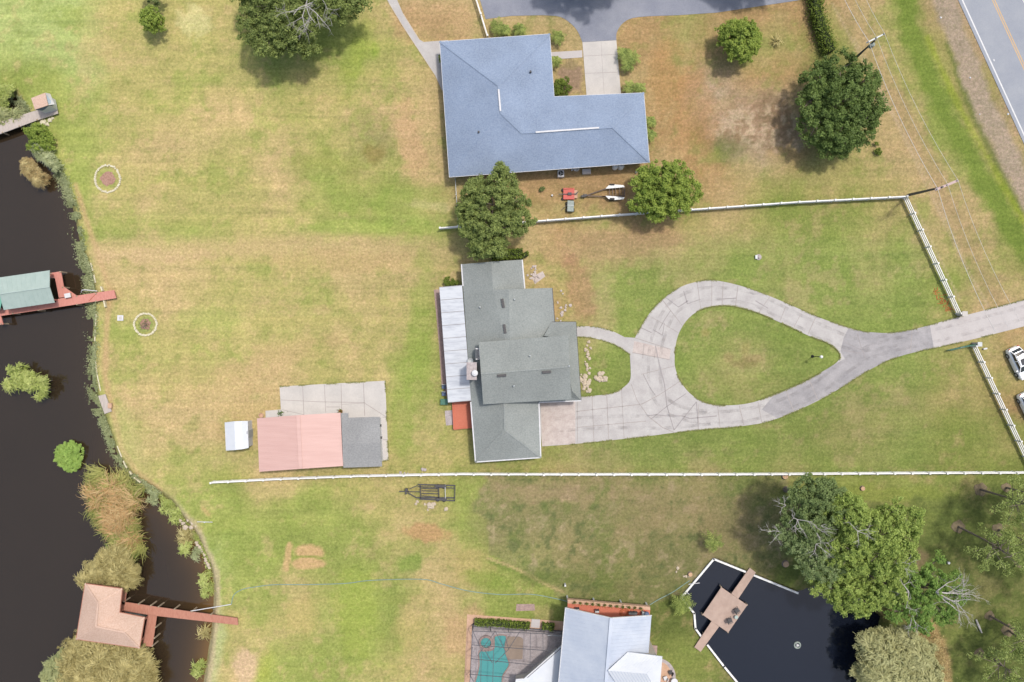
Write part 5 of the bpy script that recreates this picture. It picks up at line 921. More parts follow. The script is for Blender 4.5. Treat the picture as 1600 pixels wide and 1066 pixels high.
def deck(root, polys, top, mat, posts, thick=.14, posth=.5, postmat='wood_post', zb=-1.6):
    for q in polys: MB().prism([p2(q, top)], top - thick, top).build('deck_boards', mat, root)
    for x, y in posts: q = U(x, y, top); MB().lathe((q.x, q.y, zb), [(.11, 0), (.11, top + posth - zb), (.06, top + posth - zb + .05)], 9).build('piling', M[postmat], root)
d1 = T('brown_dock', 'long red brown walkway from the south bank to the tan roofed boathouse', 'dock', U(290, 960))
deck(d1, [[(190, 940), (245, 948.5), (371, 966), (372, 977), (244, 962.5), (188, 954.5)], [(231, 960.4), (245, 962.4), (238, 1011), (222, 1009)], [(150, 909), (199, 916), (195, 945), (189, 944), (192, 923), (150, 917)]], .75, M['dock_brown'], [(194, 940), (217, 943.5), (236, 946), (248, 948), (273, 951.5), (300, 955.5), (330, 960), (243.5, 980), (241.5, 997), (238.5, 1009), (199, 917), (176, 912), (158, 909)], posth=.12)
t = T('gangway_pipe', 'long white pipe from the brown dock to the lawn', 'pipe', U(330, 950)); MB().tube([U(298, 955, .8), U(361, 944.5, .12)], .06, 8).build('pipe', M['white'], t); MB().lathe(U(333, 950, .35), [(.12, -.1), (.14, .1), (.05, .14)], 8).build('valve', M['dark'], t)
t = T('boat_canvas', 'grey canvas covered boat showing under the tan roofed boathouse eave', 'boat', U(212, 960, -.8)); MB().prism([p2([(196, 953), (212, 955), (226, 963), (222, 970), (195, 962)], .3)], -.5, .35).build('cover', M['cart'], t)
# teal boathouse
tb = T('teal_roof_boathouse', 'boathouse with a pale teal metal gable roof on the red dock', 'boathouse', U(40, 455)); e = 2.6
V = dict(a=U(-6, 434.5, e), b=U(77.5, 422.5, e), r2=U(77.5, 448, 3.5), c=U(85.5, 473, e), d=U(6, 484.5, e), r1=U(-1, 459.5, 3.5)); o = roof('roof', V, [('a', 'b', 'r2', 'r1'), ('r1', 'r2', 'c', 'd')], M['teal_roof'], tb, .08); op = P(o, tb.matrix_off)
MB().bar(V['r1'] + Vector((0, 0, .03)), V['r2'] + Vector((0, 0, .03)), .2, .06).build('ridge_cap', M['teal_roof'], op); ribs_on(V['r1'], V['r2'], V['c'], V['d'], .6, op, M['teal_roof'], .03, .02); ribs_on(V['r1'], V['r2'], V['b'], V['a'], .6, op, M['teal_roof'], .03, .02)
V = dict(a=U(-60, 441, 2.4), b=U(-1, 433.5, 2.4), c=U(6, 457, 2.9), d=U(-60, 466, 2.9), g=U(0, 484, 2.4), h=U(-60, 492, 2.4)); roof('lower_roof', V, [('a', 'b', 'c', 'd'), ('d', 'c', 'g', 'h')], M['teal_bright'], tb, .07)
for x, y in ((4, 437), (72, 428), (78, 468), (8, 478)): q = U(x, y, 2.3); MB().box((q.x, q.y, .5), (.18, .18, 4.0)).build('post', M['dock_pink'], tb)
d2 = T('red_dock', 'faded pink red dock joining the teal boathouse to the lawn', 'dock', U(110, 465))
deck(d2, [[(120, 462), (178, 453.3), (181.5, 466), (89, 480.5), (0, 494), (-40, 500), (-40, 486), (0, 480), (5, 484), (86, 473), (91, 467)], [(77, 427), (95, 424), (99.5, 448), (119.5, 462), (92, 465.5), (86, 435), (78, 434)], [(-4, 494.5), (1.5, 494), (5, 507), (-2, 508)]], .7, M['dock_pink'], [(80, 428), (94, 425), (98, 449), (120, 463), (150, 459), (150, 471), (120, 476), (60, 485), (20, 490), (2, 506)], posth=.05)
mb = MB().bar(U(139, 470.8, .705), U(152, 457, .705), .08, .012); mb.build('deck_seam', M['terracotta'], d2)
t = T('dock_box', 'tan storage box on the red dock', 'box', U(107, 462, .7)); c = U(107, 462, .9); MB().box((c.x, c.y, .9), (.75, .55, .4), .2).build('body', M['sand'], t); MB().box((c.x, c.y, 1.13), (.82, .6, .06), .2).build('lid', M['white'], t)
t = T('dock_pipe', 'white pump pipe with an elbow beside the red dock', 'pipe', U(140, 455)); MB().tube([U(127, 457, .1), U(128, 453.5, .5), U(132, 453, .5), U(152, 455, .4)], .06, 8).build('pipe', M['white'], t)
for a, b_, lab in (((158.5, 448), (161, 455), 'pale timber bank board above the red dock'), ((163, 469), (165.5, 480), 'pale timber bank board below the red dock')):
    t = T('bank_board', lab, 'board', U(*a)); MB().bar(U(*a, .3), U(*b_, .3), .16, .5).build('board', M['stone_w'], t)
# fishing hut and grey pier
fp = T('grey_pier', 'weathered grey plank pier at the top left bank', 'dock', U(45, 185)); deck(fp, [[(-80, 216), (0, 190.5), (55, 173), (88, 166), (90.5, 177.5), (58, 188), (0, 209.5), (-80, 236)]], .5, M['pier_grey'], [(2, 191), (28, 183), (4, 207), (30, 197), (58, 187)], posth=.02)
fh = T('fishing_hut', 'little hut with a tan roof and white blue propped hatch on the grey pier', 'hut', U(66, 163)); e = 2.8
V = dict(a=U(48.5, 153.5, e), b=U(70.5, 145, e + .15), c=U(75, 164.5, e + .15), d=U(54.5, 171.5, e)); roof('roof', V, [('a', 'b', 'c', 'd')], M['tan_roof'], fh, .1); q = inset([(V[k].x, V[k].y) for k in 'abcd'], .12); MB().prism([q], .5, 2.72).build('wall', M['white'], fh)
V = dict(a=U(70.5, 145, 2.75), b=U(78, 146.5, 1.9), c=U(85.5, 163, 1.9), d=U(75, 164.5, 2.75)); ho = roof('hatch', V, [('a', 'b', 'c', 'd')], M['white'], fh, .05); V = dict(a=U(72, 148.5, 2.78), b=U(77.6, 149.5, 2.0), c=U(83, 161, 2.0), d=U(75.4, 162, 2.72)); roof('hatch_pane', V, [('a', 'b', 'c', 'd')], pm('pale_blue_pane', A(206, 222, 236), A(190, 206, 226), 1, .3), P(ho, fh.matrix_off), .02)
V = dict(a=U(54.5, 172, 2.7), b=U(75, 165, 2.7), c=U(84, 164, 1.8), d=U(66, 173, 1.8)); roof('side_awning', V, [('a', 'b', 'c', 'd')], M['blue_item'], fh, .04)
# grey landing and bank edging
t = T('landing_platform', 'weathered grey timber landing tilted on the canal bank', 'platform', U(162, 631)); q = [(153, 619), (164, 616), (174, 643), (163, 647)]; MB().prism([p2(q, .3)], .1, .25).build('deck_boards', M['pier_grey'], t); MB().box(U(172, 634, .3), (.5, .7, .25)).build('step', M['sand'], t)
def rocks(pl_list, r, mat, label, group, seed, name='stone', cat='stone', jit=1.0, zb=0.0):
    rg = np.random.default_rng(seed); base = None
    protos = []
    for k in range(3):
        bm = bmesh.new(); bmesh.ops.create_icosphere(bm, subdivisions=2, radius=1.0)
        for v_ in bm.verts: v_.co *= 1 + 0.22 * math.sin(v_.co.x * 3 + k) * math.cos(v_.co.y * 4 + k * 2) + rg.uniform(-.06, .06)
        me = bpy.data.meshes.new(name); bm.to_mesh(me); bm.free(); me.materials.append(mat); protos.append(me)
    for i, (x, y) in enumerate(pl_list):
        o = bpy.data.objects.new(name, protos[i % 3]); COL.objects.link(o); c = U(x, y); s_ = r * rg.uniform(.6, 1.3); o.location = (c.x + rg.normal() * .05 * jit, c.y + rg.normal() * .05 * jit, zb + s_ * .25); o.scale = (s_, s_ * rg.uniform(.7, 1.1), s_ * .6); o.rotation_euler = (0, 0, rg.uniform(0, 6)); tag(o, label, cat, group)
def along(pl, k): 
    q = [Vector(a) for a in pl]; L = [0]
    for a, b_ in zip(q[:-1], q[1:]): L.append(L[-1] + (b_ - a).length)
    out = []
    for i in range(k):
        s_ = L[-1] * (i + .5) / k; j = max(j_ for j_ in range(len(L)) if L[j_] <= s_); j = min(j, len(q) - 2); f = (s_ - L[j]) / (L[j + 1] - L[j] + 1e-9); out.append(tuple(q[j].lerp(q[j + 1], f)))
    return out
def edging(label, pl, seed):
    rg = np.random.default_rng(seed); q = along(pl, int(sum((Vector(b_) - Vector(a)).length for a, b_ in zip(pl[:-1], pl[1:])) / 6)); t = T('bank_edging', label, 'bank edging', U(*pl[0])); mb = MB()
    for i, (a, b_) in enumerate(zip(q[:-1], q[1:])):
        if rg.random() < .18: continue
        A_ = U(*a, 0); B_ = U(*b_, 0); mb.bar(Vector((A_.x, A_.y, -.12)), Vector((B_.x, B_.y, -.12)), .14, .4)
    mb.build('boards', M['stone_w'], t)
edging('pale broken timber edging on the bank above the red dock', [(141, 408), (146, 425), (150, 445)], 1); edging('long pale timber edging between the red dock and the grey landing', [(151, 488), (149, 515), (148, 545), (151, 580), (158, 614)], 2); edging('pale curved edging on the bank behind the reeds', [(180, 688), (187, 706), (196, 728), (208, 745), (222, 756)], 3)
rocks([(285, 818), (292, 814), (300, 818), (306, 822), (297, 824), (289, 824), (281, 814), (303, 814)], .35, M['stone'], 'pale landing stone on the curved south bank', 'landing stones on the south bank', 5, zb=-.3)
rocks(along([(305, 848), (318, 868), (326, 890)], 12), .22, M['stone'], 'small pale stone lining the south bank above the brown dock', 'bank stones', 6, zb=-.35)
rocks([(72, 190), (78, 188), (68, 192), (75, 195), (82, 185)], .3, M['stone_w'], 'white stone under the landward end of the grey pier', 'stones under the grey pier', 7)
t = T('bank_pipe', 'short white pipe lying on the grass above the south bank', 'pipe', U(320, 816)); MB().tube([U(308, 815.5, .1), U(332, 816, .1)], .05, 8).build('pipe', M['white'], t); MB().lathe(U(320, 816, .1), [(.1, -.1), (.1, .12), (.05, .14)], 8).build('fitting', M['white'], t)

# white house at the bottom
wh = B('white_roof_house', 'two storey house with pale blue white metal roof cut by the bottom edge', (950, 1010)); e = 5.6
V = dict(a=U(883.5, 950, e), r=U(955, 966, 8.6), b=U(1018, 962, e), c=U(1004, 1140, e), s=U(940, 1150, 8.6), d=U(866, 1140, e)); walls([(V['a'].x, V['a'].y - 1.1), (V['b'].x, V['b'].y - 1.1), (V['c'].x, V['c'].y), (V['d'].x, V['d'].y)], 5.5, wh, M['stucco'], .6, wz=(3.4, 4.8))
o = roof('main_roof', V, [('a', 'r', 's', 'd'), ('r', 'b', 'c', 's')], M['white_metal'], wh, .14); op = P(o, wh.matrix_off); ribs_on(V['r'], V['s'], V['d'], V['a'], .45, op, M['white_metal'], .04, .03); ribs_on(V['r'], V['s'], V['c'], V['b'], .45, op, M['white_metal'], .04, .03)
MB().bar(V['r'] + Vector((0, 0, .03)), V['s'] + Vector((0, 0, .03)), .4, .05).build('ridge_cap', M['white_metal'], op); fascia([V['a'], V['r'], V['b']], wh, M['white'], .2, .1); fascia([V['d'], V['a']], wh, M['white'], .16, .1, 'gutter')
mb = MB().add([V['a'] + Vector((.6, -1.7, -.15)), V['b'] + Vector((-.6, -1.7, -.15)), V['r'] + Vector((0, -1.7, -.25))], [(0, 1, 2)]); mb.build('gable', M['stucco'], wh)
V = dict(a=U(981, 1019, 7.4), b=U(1035, 1026, 7.4), r1=U(950, 1048, 8.9), r2=U(1010, 1053, 8.9), c=U(1030, 1088, 7.4), d=U(972, 1082, 7.4)); o = roof('cross_roof', V, [('a', 'b', 'r2', 'r1'), ('b', 'c', 'r2'), ('r1', 'r2', 'c', 'd')], M['white_bright'], wh, .14); ribs_on(V['r1'], V['r2'], V['c'], V['d'], .4, P(o, wh.matrix_off), M['white_metal'], .06, .04); ribs_on(V['r1'], V['r2'], V['b'], V['a'], .4, P(o, wh.matrix_off), M['white_bright'], .03, .02)
MB().prism([inset(p2([(984, 1021), (1034, 1027), (1029, 1086), (975, 1080)], 7.4), .35)], -.1, 7.3).build('tower_wall', M['stucco'], wh)
V = dict(a=U(878, 1009, 3.2), b=U(819, 1061, 3.2), c=U(806, 1062, 3.2), c2=U(796, 1120, 3.2), d=U(872, 1120, 3.4)); roof('annex_roof', V, [('a', 'b', 'c', 'c2', 'd')], M['white_bright'], wh, .14)
fascia([V['a'], V['b'], V['c']], wh, M['white'], .18, .12, 'gutter'); MB().bar(U(877, 1012.5, 3.22), U(824, 1059, 3.22), .07, .03).build('gutter_line', M['dark'], wh)
MB().prism([inset(p2([(878, 1012), (821, 1062), (800, 1066), (798, 1118), (874, 1118)], 3.2), .5)], -.1, 3.1).build('annex_wall', M['stucco'], wh)
# porch deck with planter row
PB = 2.7
pd = T('porch_deck', 'red floored balcony in front of the white roofed house with a tan planter shelf', 'balcony', U(950, 940)); MB().prism([p2([(887, 941), (1016, 952), (1014, 985), (886, 985)], PB)], PB - .2, PB).build('deck_floor', M['deck_red'], pd); MB().prism([p2([(887, 937), (1016, 948.5), (1016, 953.5), (887, 943)], PB + .4)], PB - .25, PB + .4).build('planter_shelf', M['sand'], pd)
pproto = None
for i, (x, y) in enumerate(along([(893, 940.5), (1006, 950.5)], 12)):
    c = U(x, y, PB + .41)
    if pproto is None:
        t = T('potted_plant', '', 'potted plant', c, 'potted plants on the porch planter shelf'); MB().lathe(c, [(.09, 0), (.13, .18), (.14, .2), (.1, .2)], 10).build('pot', M['terracotta'], t)
        rg = np.random.default_rng(500); n_ = 46; pp = np.array(c) + rg.normal(size=(n_, 3)) * np.array([.1, .1, .07]) + np.array([0, 0, .3]); nn = rg.normal(size=(n_, 3)); nn /= np.linalg.norm(nn, axis=1)[:, None]; leaf_obj('plant', quad_cloud(pp, np.full(n_, .08), nn, rg), rg.random(n_), LM['oak_dark'], t, tuple(c)); pproto = t.o; o = pproto
    else: o = copy_tree(pproto); o.location = c; o.rotation_euler.z = i * 1.3
    o['label'] = 'small dark potted plant on the tan shelf of the red porch'
for i, (x, y, lab) in enumerate([(902, 952, 'dark metal porch chair nearest the west gable corner'), (933, 955, 'dark metal porch chair in the middle of the porch'), (989, 958, 'dark low bench at the east end of the porch')]):
    t = T('porch_chair', lab, 'chair', U(x, y, PB), 'chairs on the red porch'); c = U(x, y, PB + .4); c = Vector((c.x, c.y, PB - .45)); MB().box((c.x, c.y, c.z + .85), (.5 if i < 2 else 1.1, .45, .06)).build('seat', M['white'] if i != 2 else M['grey_metal'], t); MB().box((c.x, c.y + .22, c.z + 1.15), (.5 if i < 2 else 1.1, .05, .5)).build('backrest', M['dark'], t)
    for sx in (-.2, .2):
        for sy in (-.18, .18): MB().box((c.x + sx, c.y + sy, c.z + .64), (.05, .05, .4)).build('leg', M['dark'], t)
t = T('blue_grill', 'round blue covered grill at the east corner of the porch', 'grill', U(1009, 957, PB)); c = U(1009, 957, PB); MB().lathe(c, [(.16, 0), (.2, .5), (.36, .7), (.3, .9), (.08, 1.0)], 14).build('cover', M['blue_item'], t); MB().box((c.x - .45, c.y, c.z + .35), (.3, .5, .7)).build('side_cabinet', M['grey_metal'], t)
t = T('hose_reel', 'small coiled orange hose on the red porch', 'hose', U(975, 957, PB)); pp = [U(975, 957, PB + .05) + Vector((math.cos(a * .5) * (.2 + a * .012), math.sin(a * .5) * (.2 + a * .012), 0)) for a in range(40)]; MB().tube(pp, .035, 5).build('coil', M['orange'], t)
for x, y in ((888, 941), (930, 945), (973, 948), (1014, 952)): q = U(x, y, PB - .2); MB().box((q.x, q.y, (PB - .2) / 2), (.2, .2, PB - .2)).build('porch_post', M['white'], pd)
slab('east_step', [[(1012, 1007), (1027, 1009), (1026, 1023), (1012, 1023)]], .1, M['brick_path'])
slab('east_patio', [spline([(1020, 1029), (1036, 1030), (1048, 1038), (1055, 1052), (1055, 1072)], 5) + [(1020, 1080)]], .08, M['paver']); slab('east_patio_inlay', [spline([(1022, 1035), (1036, 1035), (1045, 1043), (1049, 1056), (1048, 1072)], 4) + [(1022, 1076)]], .084, M['sand'])
for i, (x, y, lab) in enumerate([(1047, 1049, 'dark chair on the round east patio near its rim'), (1039, 1058, 'white chair on the round east patio near the wall')]):
    t = T('patio_chair', lab, 'chair', U(x, y)); c = U(x, y); mt = M['dark'] if i == 0 else M['white']; MB().box((c.x, c.y, .42), (.5, .5, .06), .4).build('seat', mt, t); MB().box((c.x + .2, c.y - .15, .7), (.06, .5, .5), -.5).build('backrest', mt, t)
    for sx, sy in ((-.2, -.2), (.2, -.2), (.2, .2), (-.2, .2)): MB().box((c.x + sx, c.y + sy, .22), (.04, .04, .36)).build('leg', mt, t)
t = T('patio_table', 'round white table on the east patio cut by the bottom edge', 'table', U(1052, 1062)); c = U(1052, 1062); MB().lathe(c + Vector((0, 0, .7)), [(.45, 0), (.47, .02), (.45, .05)], 20).build('table_top', M['white'], t); MB().tube([c, c + Vector((0, 0, .7))], .05, 8).build('pedestal', M['white'], t)
# pool area
def C8(x, y): return (720 + x / 8, 950 + y / 8)
POOLP = [C8(*q) for q in spline([(235, 545), (300, 540), (410, 520), (425, 440), (432, 352), (562, 350), (548, 460), (556, 560), (585, 640), (600, 700), (570, 760), (520, 840), (508, 960), (500, 1150), (160, 1150), (175, 960), (215, 820), (238, 700)], 3, True)]
SPA = [C8(315 + 66 * math.cos(a * math.pi / 12), 425 + 66 * math.sin(a * math.pi / 12)) for a in range(24)]
slab('sandy_border', [[(730, 960), (880, 971), (880, 990), (738, 976), (733, 1140), (722, 1140)]], .04, M['sand'])
slab('pool_deck', [[(738, 975.5), (880, 986), (880, 1140), (731, 1140)], POOLP, SPA], .15, M['paver'], base=-.05)
slab('entry_step', [[(831, 967), (844, 968), (843, 981), (829, 980)]], .12, M['concrete2'])
mb = MB(); mb.prism([p2(POOLP)], .02, .09); struct('pool_water', mb, M['pool']); mb = MB(); mb.prism([p2(SPA)], .02, .12); struct('spa_water', mb, M['pool'])
t = T('pool_coping', 'grey coping edge of the teal swimming pool', 'pool edge', U(770, 1020)); mb = MB(); q = p2(POOLP); q2 = inset(q, -.18); mb.prism([q2, inset(q, 0)], .1, .19); mb.build('coping', M['brick_path'], t)
t = T('spa_wall', 'round raised brick rim of the spa beside the pool', 'spa', U(759, 1003)); mb = MB(); R1 = [(U(759.4, 1003.1).x + r_ * math.cos(a * math.pi / 16), U(759.4, 1003.1).y + r_ * math.sin(a * math.pi / 16)) for r_ in (.98,) for a in range(32)]; R2 = [(U(759.4, 1003.1).x + .70 * math.cos(a * math.pi / 16), U(759.4, 1003.1).y + .70 * math.sin(a * math.pi / 16)) for a in range(32)]; mb.prism([R1, R2], .1, .42); mb.build('rim', M['brick_path'], t)
t = T('pool_mat', 'flat tan mat lying on the pool deck beside the water', 'mat', U(805, 1010)); MB().prism([[*p2([C8(585, 352), C8(740, 356), C8(780, 385), C8(770, 632), C8(602, 634), C8(568, 590), C8(556, 470)])]], .15, .24).build('mat_sheet', M['tan_mat'], t)
t = T('spa_ladder', 'pale grey handrail bar by the house side of the pool deck', 'handrail', U(868, 992)); MB().tube([U(856, 993, 1.0), U(878, 994, 1.0)], .06, 8).build('rail', M['grey_metal'], t); MB().tube([U(856, 993, 0.1), U(856, 993, 1.0)], .05, 8).build('post', M['grey_metal'], t)
cg = T('pool_cage', 'dark framed screen enclosure over the swimming pool', 'pool enclosure', U(800, 1010)); hc = 2.9; mb = MB()
def W(x, y, h=hc): q = C8(x, y); return U(q[0], q[1], h)
TLc, TRc, BLc, BRc = W(150, 290), W(1262, 330), W(90, 1300), W(760, 1240)
for a, b_ in ((TLc, TRc), (W(135, 462), W(1165, 542)), (W(125, 635), W(960, 718)), (W(110, 830), W(800, 885)), (TLc, BLc), (W(258, 560), W(240, 1200)), (W(412, 505), W(390, 1200)), (W(560, 380), W(600, 520)), (W(430, 290), W(210, 600)), (W(430, 290), W(560, 545)), (W(150, 290), W(235, 470)), (W(735, 300), W(590, 525)), (W(590, 525), W(430, 690)), (W(300, 530), W(395, 690)), (W(870, 310), W(865, 720)), (W(110, 830), W(160, 920)), (W(1025, 320), W(1030, 545))): mb.bar(a, b_, .07, .07)
g_tl, g_tr = U(738, 975), U(878, 985.5)
for f in (0, .2, .4, .6, .8, 1): a = g_tl.lerp(g_tr, f); b_ = TLc.lerp(TRc, f); mb.bar(Vector((a.x, a.y, .1)), b_, .08, .08)
for f in (0, .3, .6, .9): b_ = TLc.lerp(BLc, f); mb.bar(Vector((b_.x - .02, b_.y, .1)), b_, .08, .08)
mb.bar(Vector((g_tl.x, g_tl.y, 1)), Vector((g_tr.x, g_tr.y, 1)), .06, .06); mb.bar(Vector((g_tl.x, g_tl.y, .2)), Vector((g_tr.x, g_tr.y, .2)), .12, .12); mb.build('frame', M['bronze'], cg)
mb = MB().add([TLc, TRc, W(1262, 480), W(770, 890), BRc, BLc], [(0, 1, 2, 3, 4, 5)]); mb.add([TLc, TRc, Vector((g_tr.x, g_tr.y, .15)), Vector((g_tl.x, g_tl.y, .15))], [(0, 1, 2, 3)]); mb.build('screen', M['screen'], cg)

# pond wall, dock, fountain
pw = T('pond_seawall', 'thin white capped wall round the west side of the pond', 'retaining wall', U(1115, 873.5)); q = p2(POND_WALL); mb = MB(); cap = MB()
for a, b_ in zip(q[:-1], q[1:]): A_ = Vector((*a, 0)); B_ = Vector((*b_, 0)); d = (B_ - A_).normalized() * .1; mb.bar(A_ - d + Vector((0, 0, -.95)), B_ + d + Vector((0, 0, -.95)), .22, 2.0); cap.bar(A_ - d + Vector((0, 0, .1)), B_ + d + Vector((0, 0, .1)), .25, .1)
mb.build('wall', M['white'], pw); cap.build('cap', M['vinyl'], pw)
def C6(x, y): return (1050 + x / 5.923, 860 + y / 5.923)
pk = T('pond_deck', 'square tan deck with two walkways crossing the corner of the pond', 'deck', U(1130, 952)); tp = .3
for pl_ in ([(457, 342), (697, 507), (520, 762), (284, 597)], [(720, 162), (776, 205), (614, 448), (549, 402)], [(367, 656), (436, 707), (265, 940), (207, 897)]): MB().prism([p2([C6(*a) for a in pl_], tp)], tp - .12, tp).build('deck_boards', M['dock_tan'], pk)
mb = MB(); a_, b_, c_, d_ = [U(*C6(*a), tp) for a in [(457, 342), (697, 507), (520, 762), (284, 597)]]
for i in range(1, 28): mb.bar(a_.lerp(d_, i / 28), b_.lerp(c_, i / 28), .015, .008)
mb.build('board_gaps', M['joint'], pk)
for x, y in [(457, 342), (697, 507), (520, 762), (284, 597), (560, 405), (610, 445), (370, 660), (430, 705), (680, 230), (300, 780)]: c = U(*C6(x, y), tp); MB().tube([(c.x, c.y, -2), (c.x, c.y, tp - .05)], .1, 8).build('piling', M['wood_post'], pk)
for i, (x, y, rz, lab) in enumerate([(595, 548, .6, 'dark sling chair nearer the upper walkway on the pond deck'), (528, 640, .4, 'dark sling chair nearer the lower walkway on the pond deck')]):
    c = U(*C6(x, y), tp); t = thing('deck_chair', lab, 'chair', c, 'chairs on the pond deck', rz); ph = P(t, (0, 0, 0)); MB().box((0, 0, .4), (.6, .6, .05)).build('seat', M['dark'], ph); MB().box((-.35, 0, .72), (.3, .55, .06), M=Matrix.Rotation(R(60), 3, 'Y')).build('backrest', M['dark'], ph)
    for sx, sy in ((-.27, -.27), (.27, -.27), (.27, .27), (-.27, .27)): MB().tube([(sx * 1.2, sy * 1.15, 0), (sx, sy, .4)], .025, 6).build('leg', M['dark'], ph)
    for sy in (-.32, .32): MB().bar((-.3, sy, .6), (.3, sy, .6), .05, .04).build('armrest', M['dark'], ph)
c = U(*C6(588, 610), tp); t = T('side_table', 'small glass topped table between the two pond deck chairs', 'table', c); MB().lathe(c + Vector((0, 0, .4)), [(.24, 0), (.25, .02), (.24, .03)], 16).build('table_top', M['teal_roof'], t); MB().tube([c, c + Vector((0, 0, .4))], .04, 6).build('leg', M['dark'], t)
c = U(*C6(1160, 878), -.45); t = T('pond_fountain', 'round white floating fountain in the dark pond', 'fountain', c); c2 = Vector((c.x, c.y, -.45)); mb = MB(); n_ = 24
mb.tube([c2 + Vector((.4 * math.cos(a * 2 * math.pi / n_), .4 * math.sin(a * 2 * math.pi / n_), 0)) for a in range(n_ + 1)], .11, 8); mb.build('float_ring', M['cart'], t); mb = MB().lathe(c2, [(.16, -.1), (.18, .1), (.08, .2)], 12)
for k in range(3): a = k * 2.1; mb.bar(c2, c2 + Vector((.4 * math.cos(a), .4 * math.sin(a), .02)), .05, .05)
mb.build('nozzle', M['white'], t)
for i, (a, b_, lab) in enumerate([((153, 315), (257, 302), 'white pipe sticking out across the pond wall'), ((133, 385), (165, 413), 'short white pipe below the crossing pipe at the pond wall')]): t = T('pond_pipe', lab, 'pipe', U(*C6(*a))); MB().tube([U(*C6(*a), .25), U(*C6(*b_), .2)], .05, 8).build('pipe', M['white'], t)
# stumps
for i, (x, y, r, lab) in enumerate([(1227, 881, .42, 'pale round tree stump in the shade north of the pond'), (1226, 744, .4, 'tree stump with dark top touching the long fence'), (1347, 763, .3, 'small orange stump under the fence right of the grove'), (1078, 897, .3, 'pale curved stump beside the pond wall west corner'), (1145, 840, .01, '')]):
    if r < .05: continue
    t = T('tree_stump', lab, 'tree stump', U(x, y)); c = U(x, y); MB().lathe(c, [(r * 1.3, -.05), (r * 1.05, .12), (r, .3)], 12).build('bark', M['bark'], t); MB().lathe(c + Vector((0, 0, .3)), [(r * .96, 0), (r * .9, .02)], 12).build('cut_face', M['cut_wood'], t)
t = T('fallen_log', 'short bleached log lying below the bare branches', 'log', U(1530, 985)); MB().tube([U(1525, 968, .15), U(1529, 978, .2), U(1534, 989, .15)], [.12, .16, .1], 8).build('log_body', M['dead'], t)
t = T('white_bucket', 'tiny white bucket under the grove right of the bare branches', 'bucket', U(1481, 879)); MB().lathe(U(1481, 879), [(.14, 0), (.18, .3), (.15, .3)], 10).build('bucket_body', M['white'], t)

# ---------------------------------------------------------------- fences
def fence(label, pl, mat, nrails=3, hgt=1.3, step=2.35, name='rail_fence', tk=.07, rh=.15, post=.14):
    q = [U(x, y, .7) for x, y in pl]; q = [Vector((v_.x, v_.y, 0)) for v_ in q]; root = T(name, label, 'fence', q[0]); zs = [hgt * (k + 1) / nrails - .12 for k in range(nrails)]
    for z_ in zs:
        mb = MB()
        for a, b_ in zip(q[:-1], q[1:]): mb.bar(a + Vector((0, 0, z_)), b_ + Vector((0, 0, z_)), tk, rh)
        mb.build('rail', mat, root)
    proto = None; L = [0]
    for a, b_ in zip(q[:-1], q[1:]): L.append(L[-1] + (b_ - a).length)
    k = int(L[-1] / step)
    for i in range(k + 1):
        s_ = L[-1] * i / k; j = min(max(j_ for j_ in range(len(L)) if L[j_] <= s_ + 1e-6), len(q) - 2); c = q[j].lerp(q[j + 1], (s_ - L[j]) / (L[j + 1] - L[j]))
        if proto is None:
            d = q[1] - q[0]; m_ = MB().box((0, 0, hgt / 2 + .03), (post, post, hgt + .1), math.atan2(d.y, d.x)); m_.box((0, 0, hgt + .1), (post + .05, post + .05, .05), math.atan2(d.y, d.x)); proto = m_.build('post', mat, root, local=True); o = proto
        else: o = proto.copy(); COL.objects.link(o); o.parent = root.o
        o.location = c - q[0]
    return root
fence('long white vinyl rail fence running west to east below the barn and house', [(332, 753.5), (440, 748), (560, 743.5), (720, 740.5), (860, 741), (1100, 741), (1220, 740.5), (1400, 739), (1640, 738)], M['vinyl'], tk=.16, post=.2)
fence('white vinyl rail fence under the two yard trees on the north boundary', [(688, 357), (720, 354.5), (830, 347), (1000, 334), (1100, 327), (1240, 317), (1414, 308)], M['vinyl'], tk=.15, post=.19)
fence('white three rail fence from the fence corner down to the driveway entrance', [(1414, 308), (1498, 490)], M['vinyl'], tk=.1, post=.18)
fence('white three rail fence south of the driveway beside the parked cars', [(1522, 541), (1602, 712), (1650, 812)], M['vinyl'], tk=.1, post=.18)
fence('short white rail fence from the top edge to the blue roofed house', [(741, -10), (762, 58)], M['vinyl'], 2, 1.3, tk=.12, post=.18)
fence('thin grey wire fence between the blue roofed house and the white fence', [(711.5, 281), (716, 354)], M['grey_metal'], 3, 1.2, 1.6, 'wire_fence', .03, .03, .07)
# ---------------------------------------------------------------- gate, posts, lamp
t = T('gate_pillar', 'square grey gate pillar north of the driveway entrance', 'gate pillar', U(1498, 491)); c = U(1498, 491); MB().box((c.x, c.y, .7), (.6, .55, 1.4)).build('pillar', M['concrete2'], t); MB().box((c.x, c.y, 1.44), (.72, .66, .09)).build('cap', M['pad'], t)
t = T('gate_motor', 'dark gate opener box beside the north pillar', 'gate opener', U(1506, 489)); MB().box(U(1506, 489, .35), (.35, .4, .7)).build('housing', M['rusty'], t); MB().box(U(1506, 489, .73), (.4, .45, .06)).build('lid', M['concrete2'], t)
t = T('gate_pillar', 'grey gate pillar south of the driveway with the open green gate', 'gate pillar', U(1521, 538)); c = U(1521, 538); MB().box((c.x, c.y, .7), (.5, .5, 1.4)).build('pillar', M['concrete2'], t); MB().box((c.x, c.y, 1.44), (.6, .6, .09)).build('cap', M['grey_metal'], t)
t = T('metal_gate', 'green metal gate swung open along the south edge of the driveway', 'gate', U(1518, 538)); mb = MB(); g0 = U(1518, 538.5); g1 = U(1478, 547.5)
for z_ in (.15, .5, .85, 1.2): mb.tube([g0 + Vector((0, 0, z_)), g1 + Vector((0, 0, z_))], .045, 6)
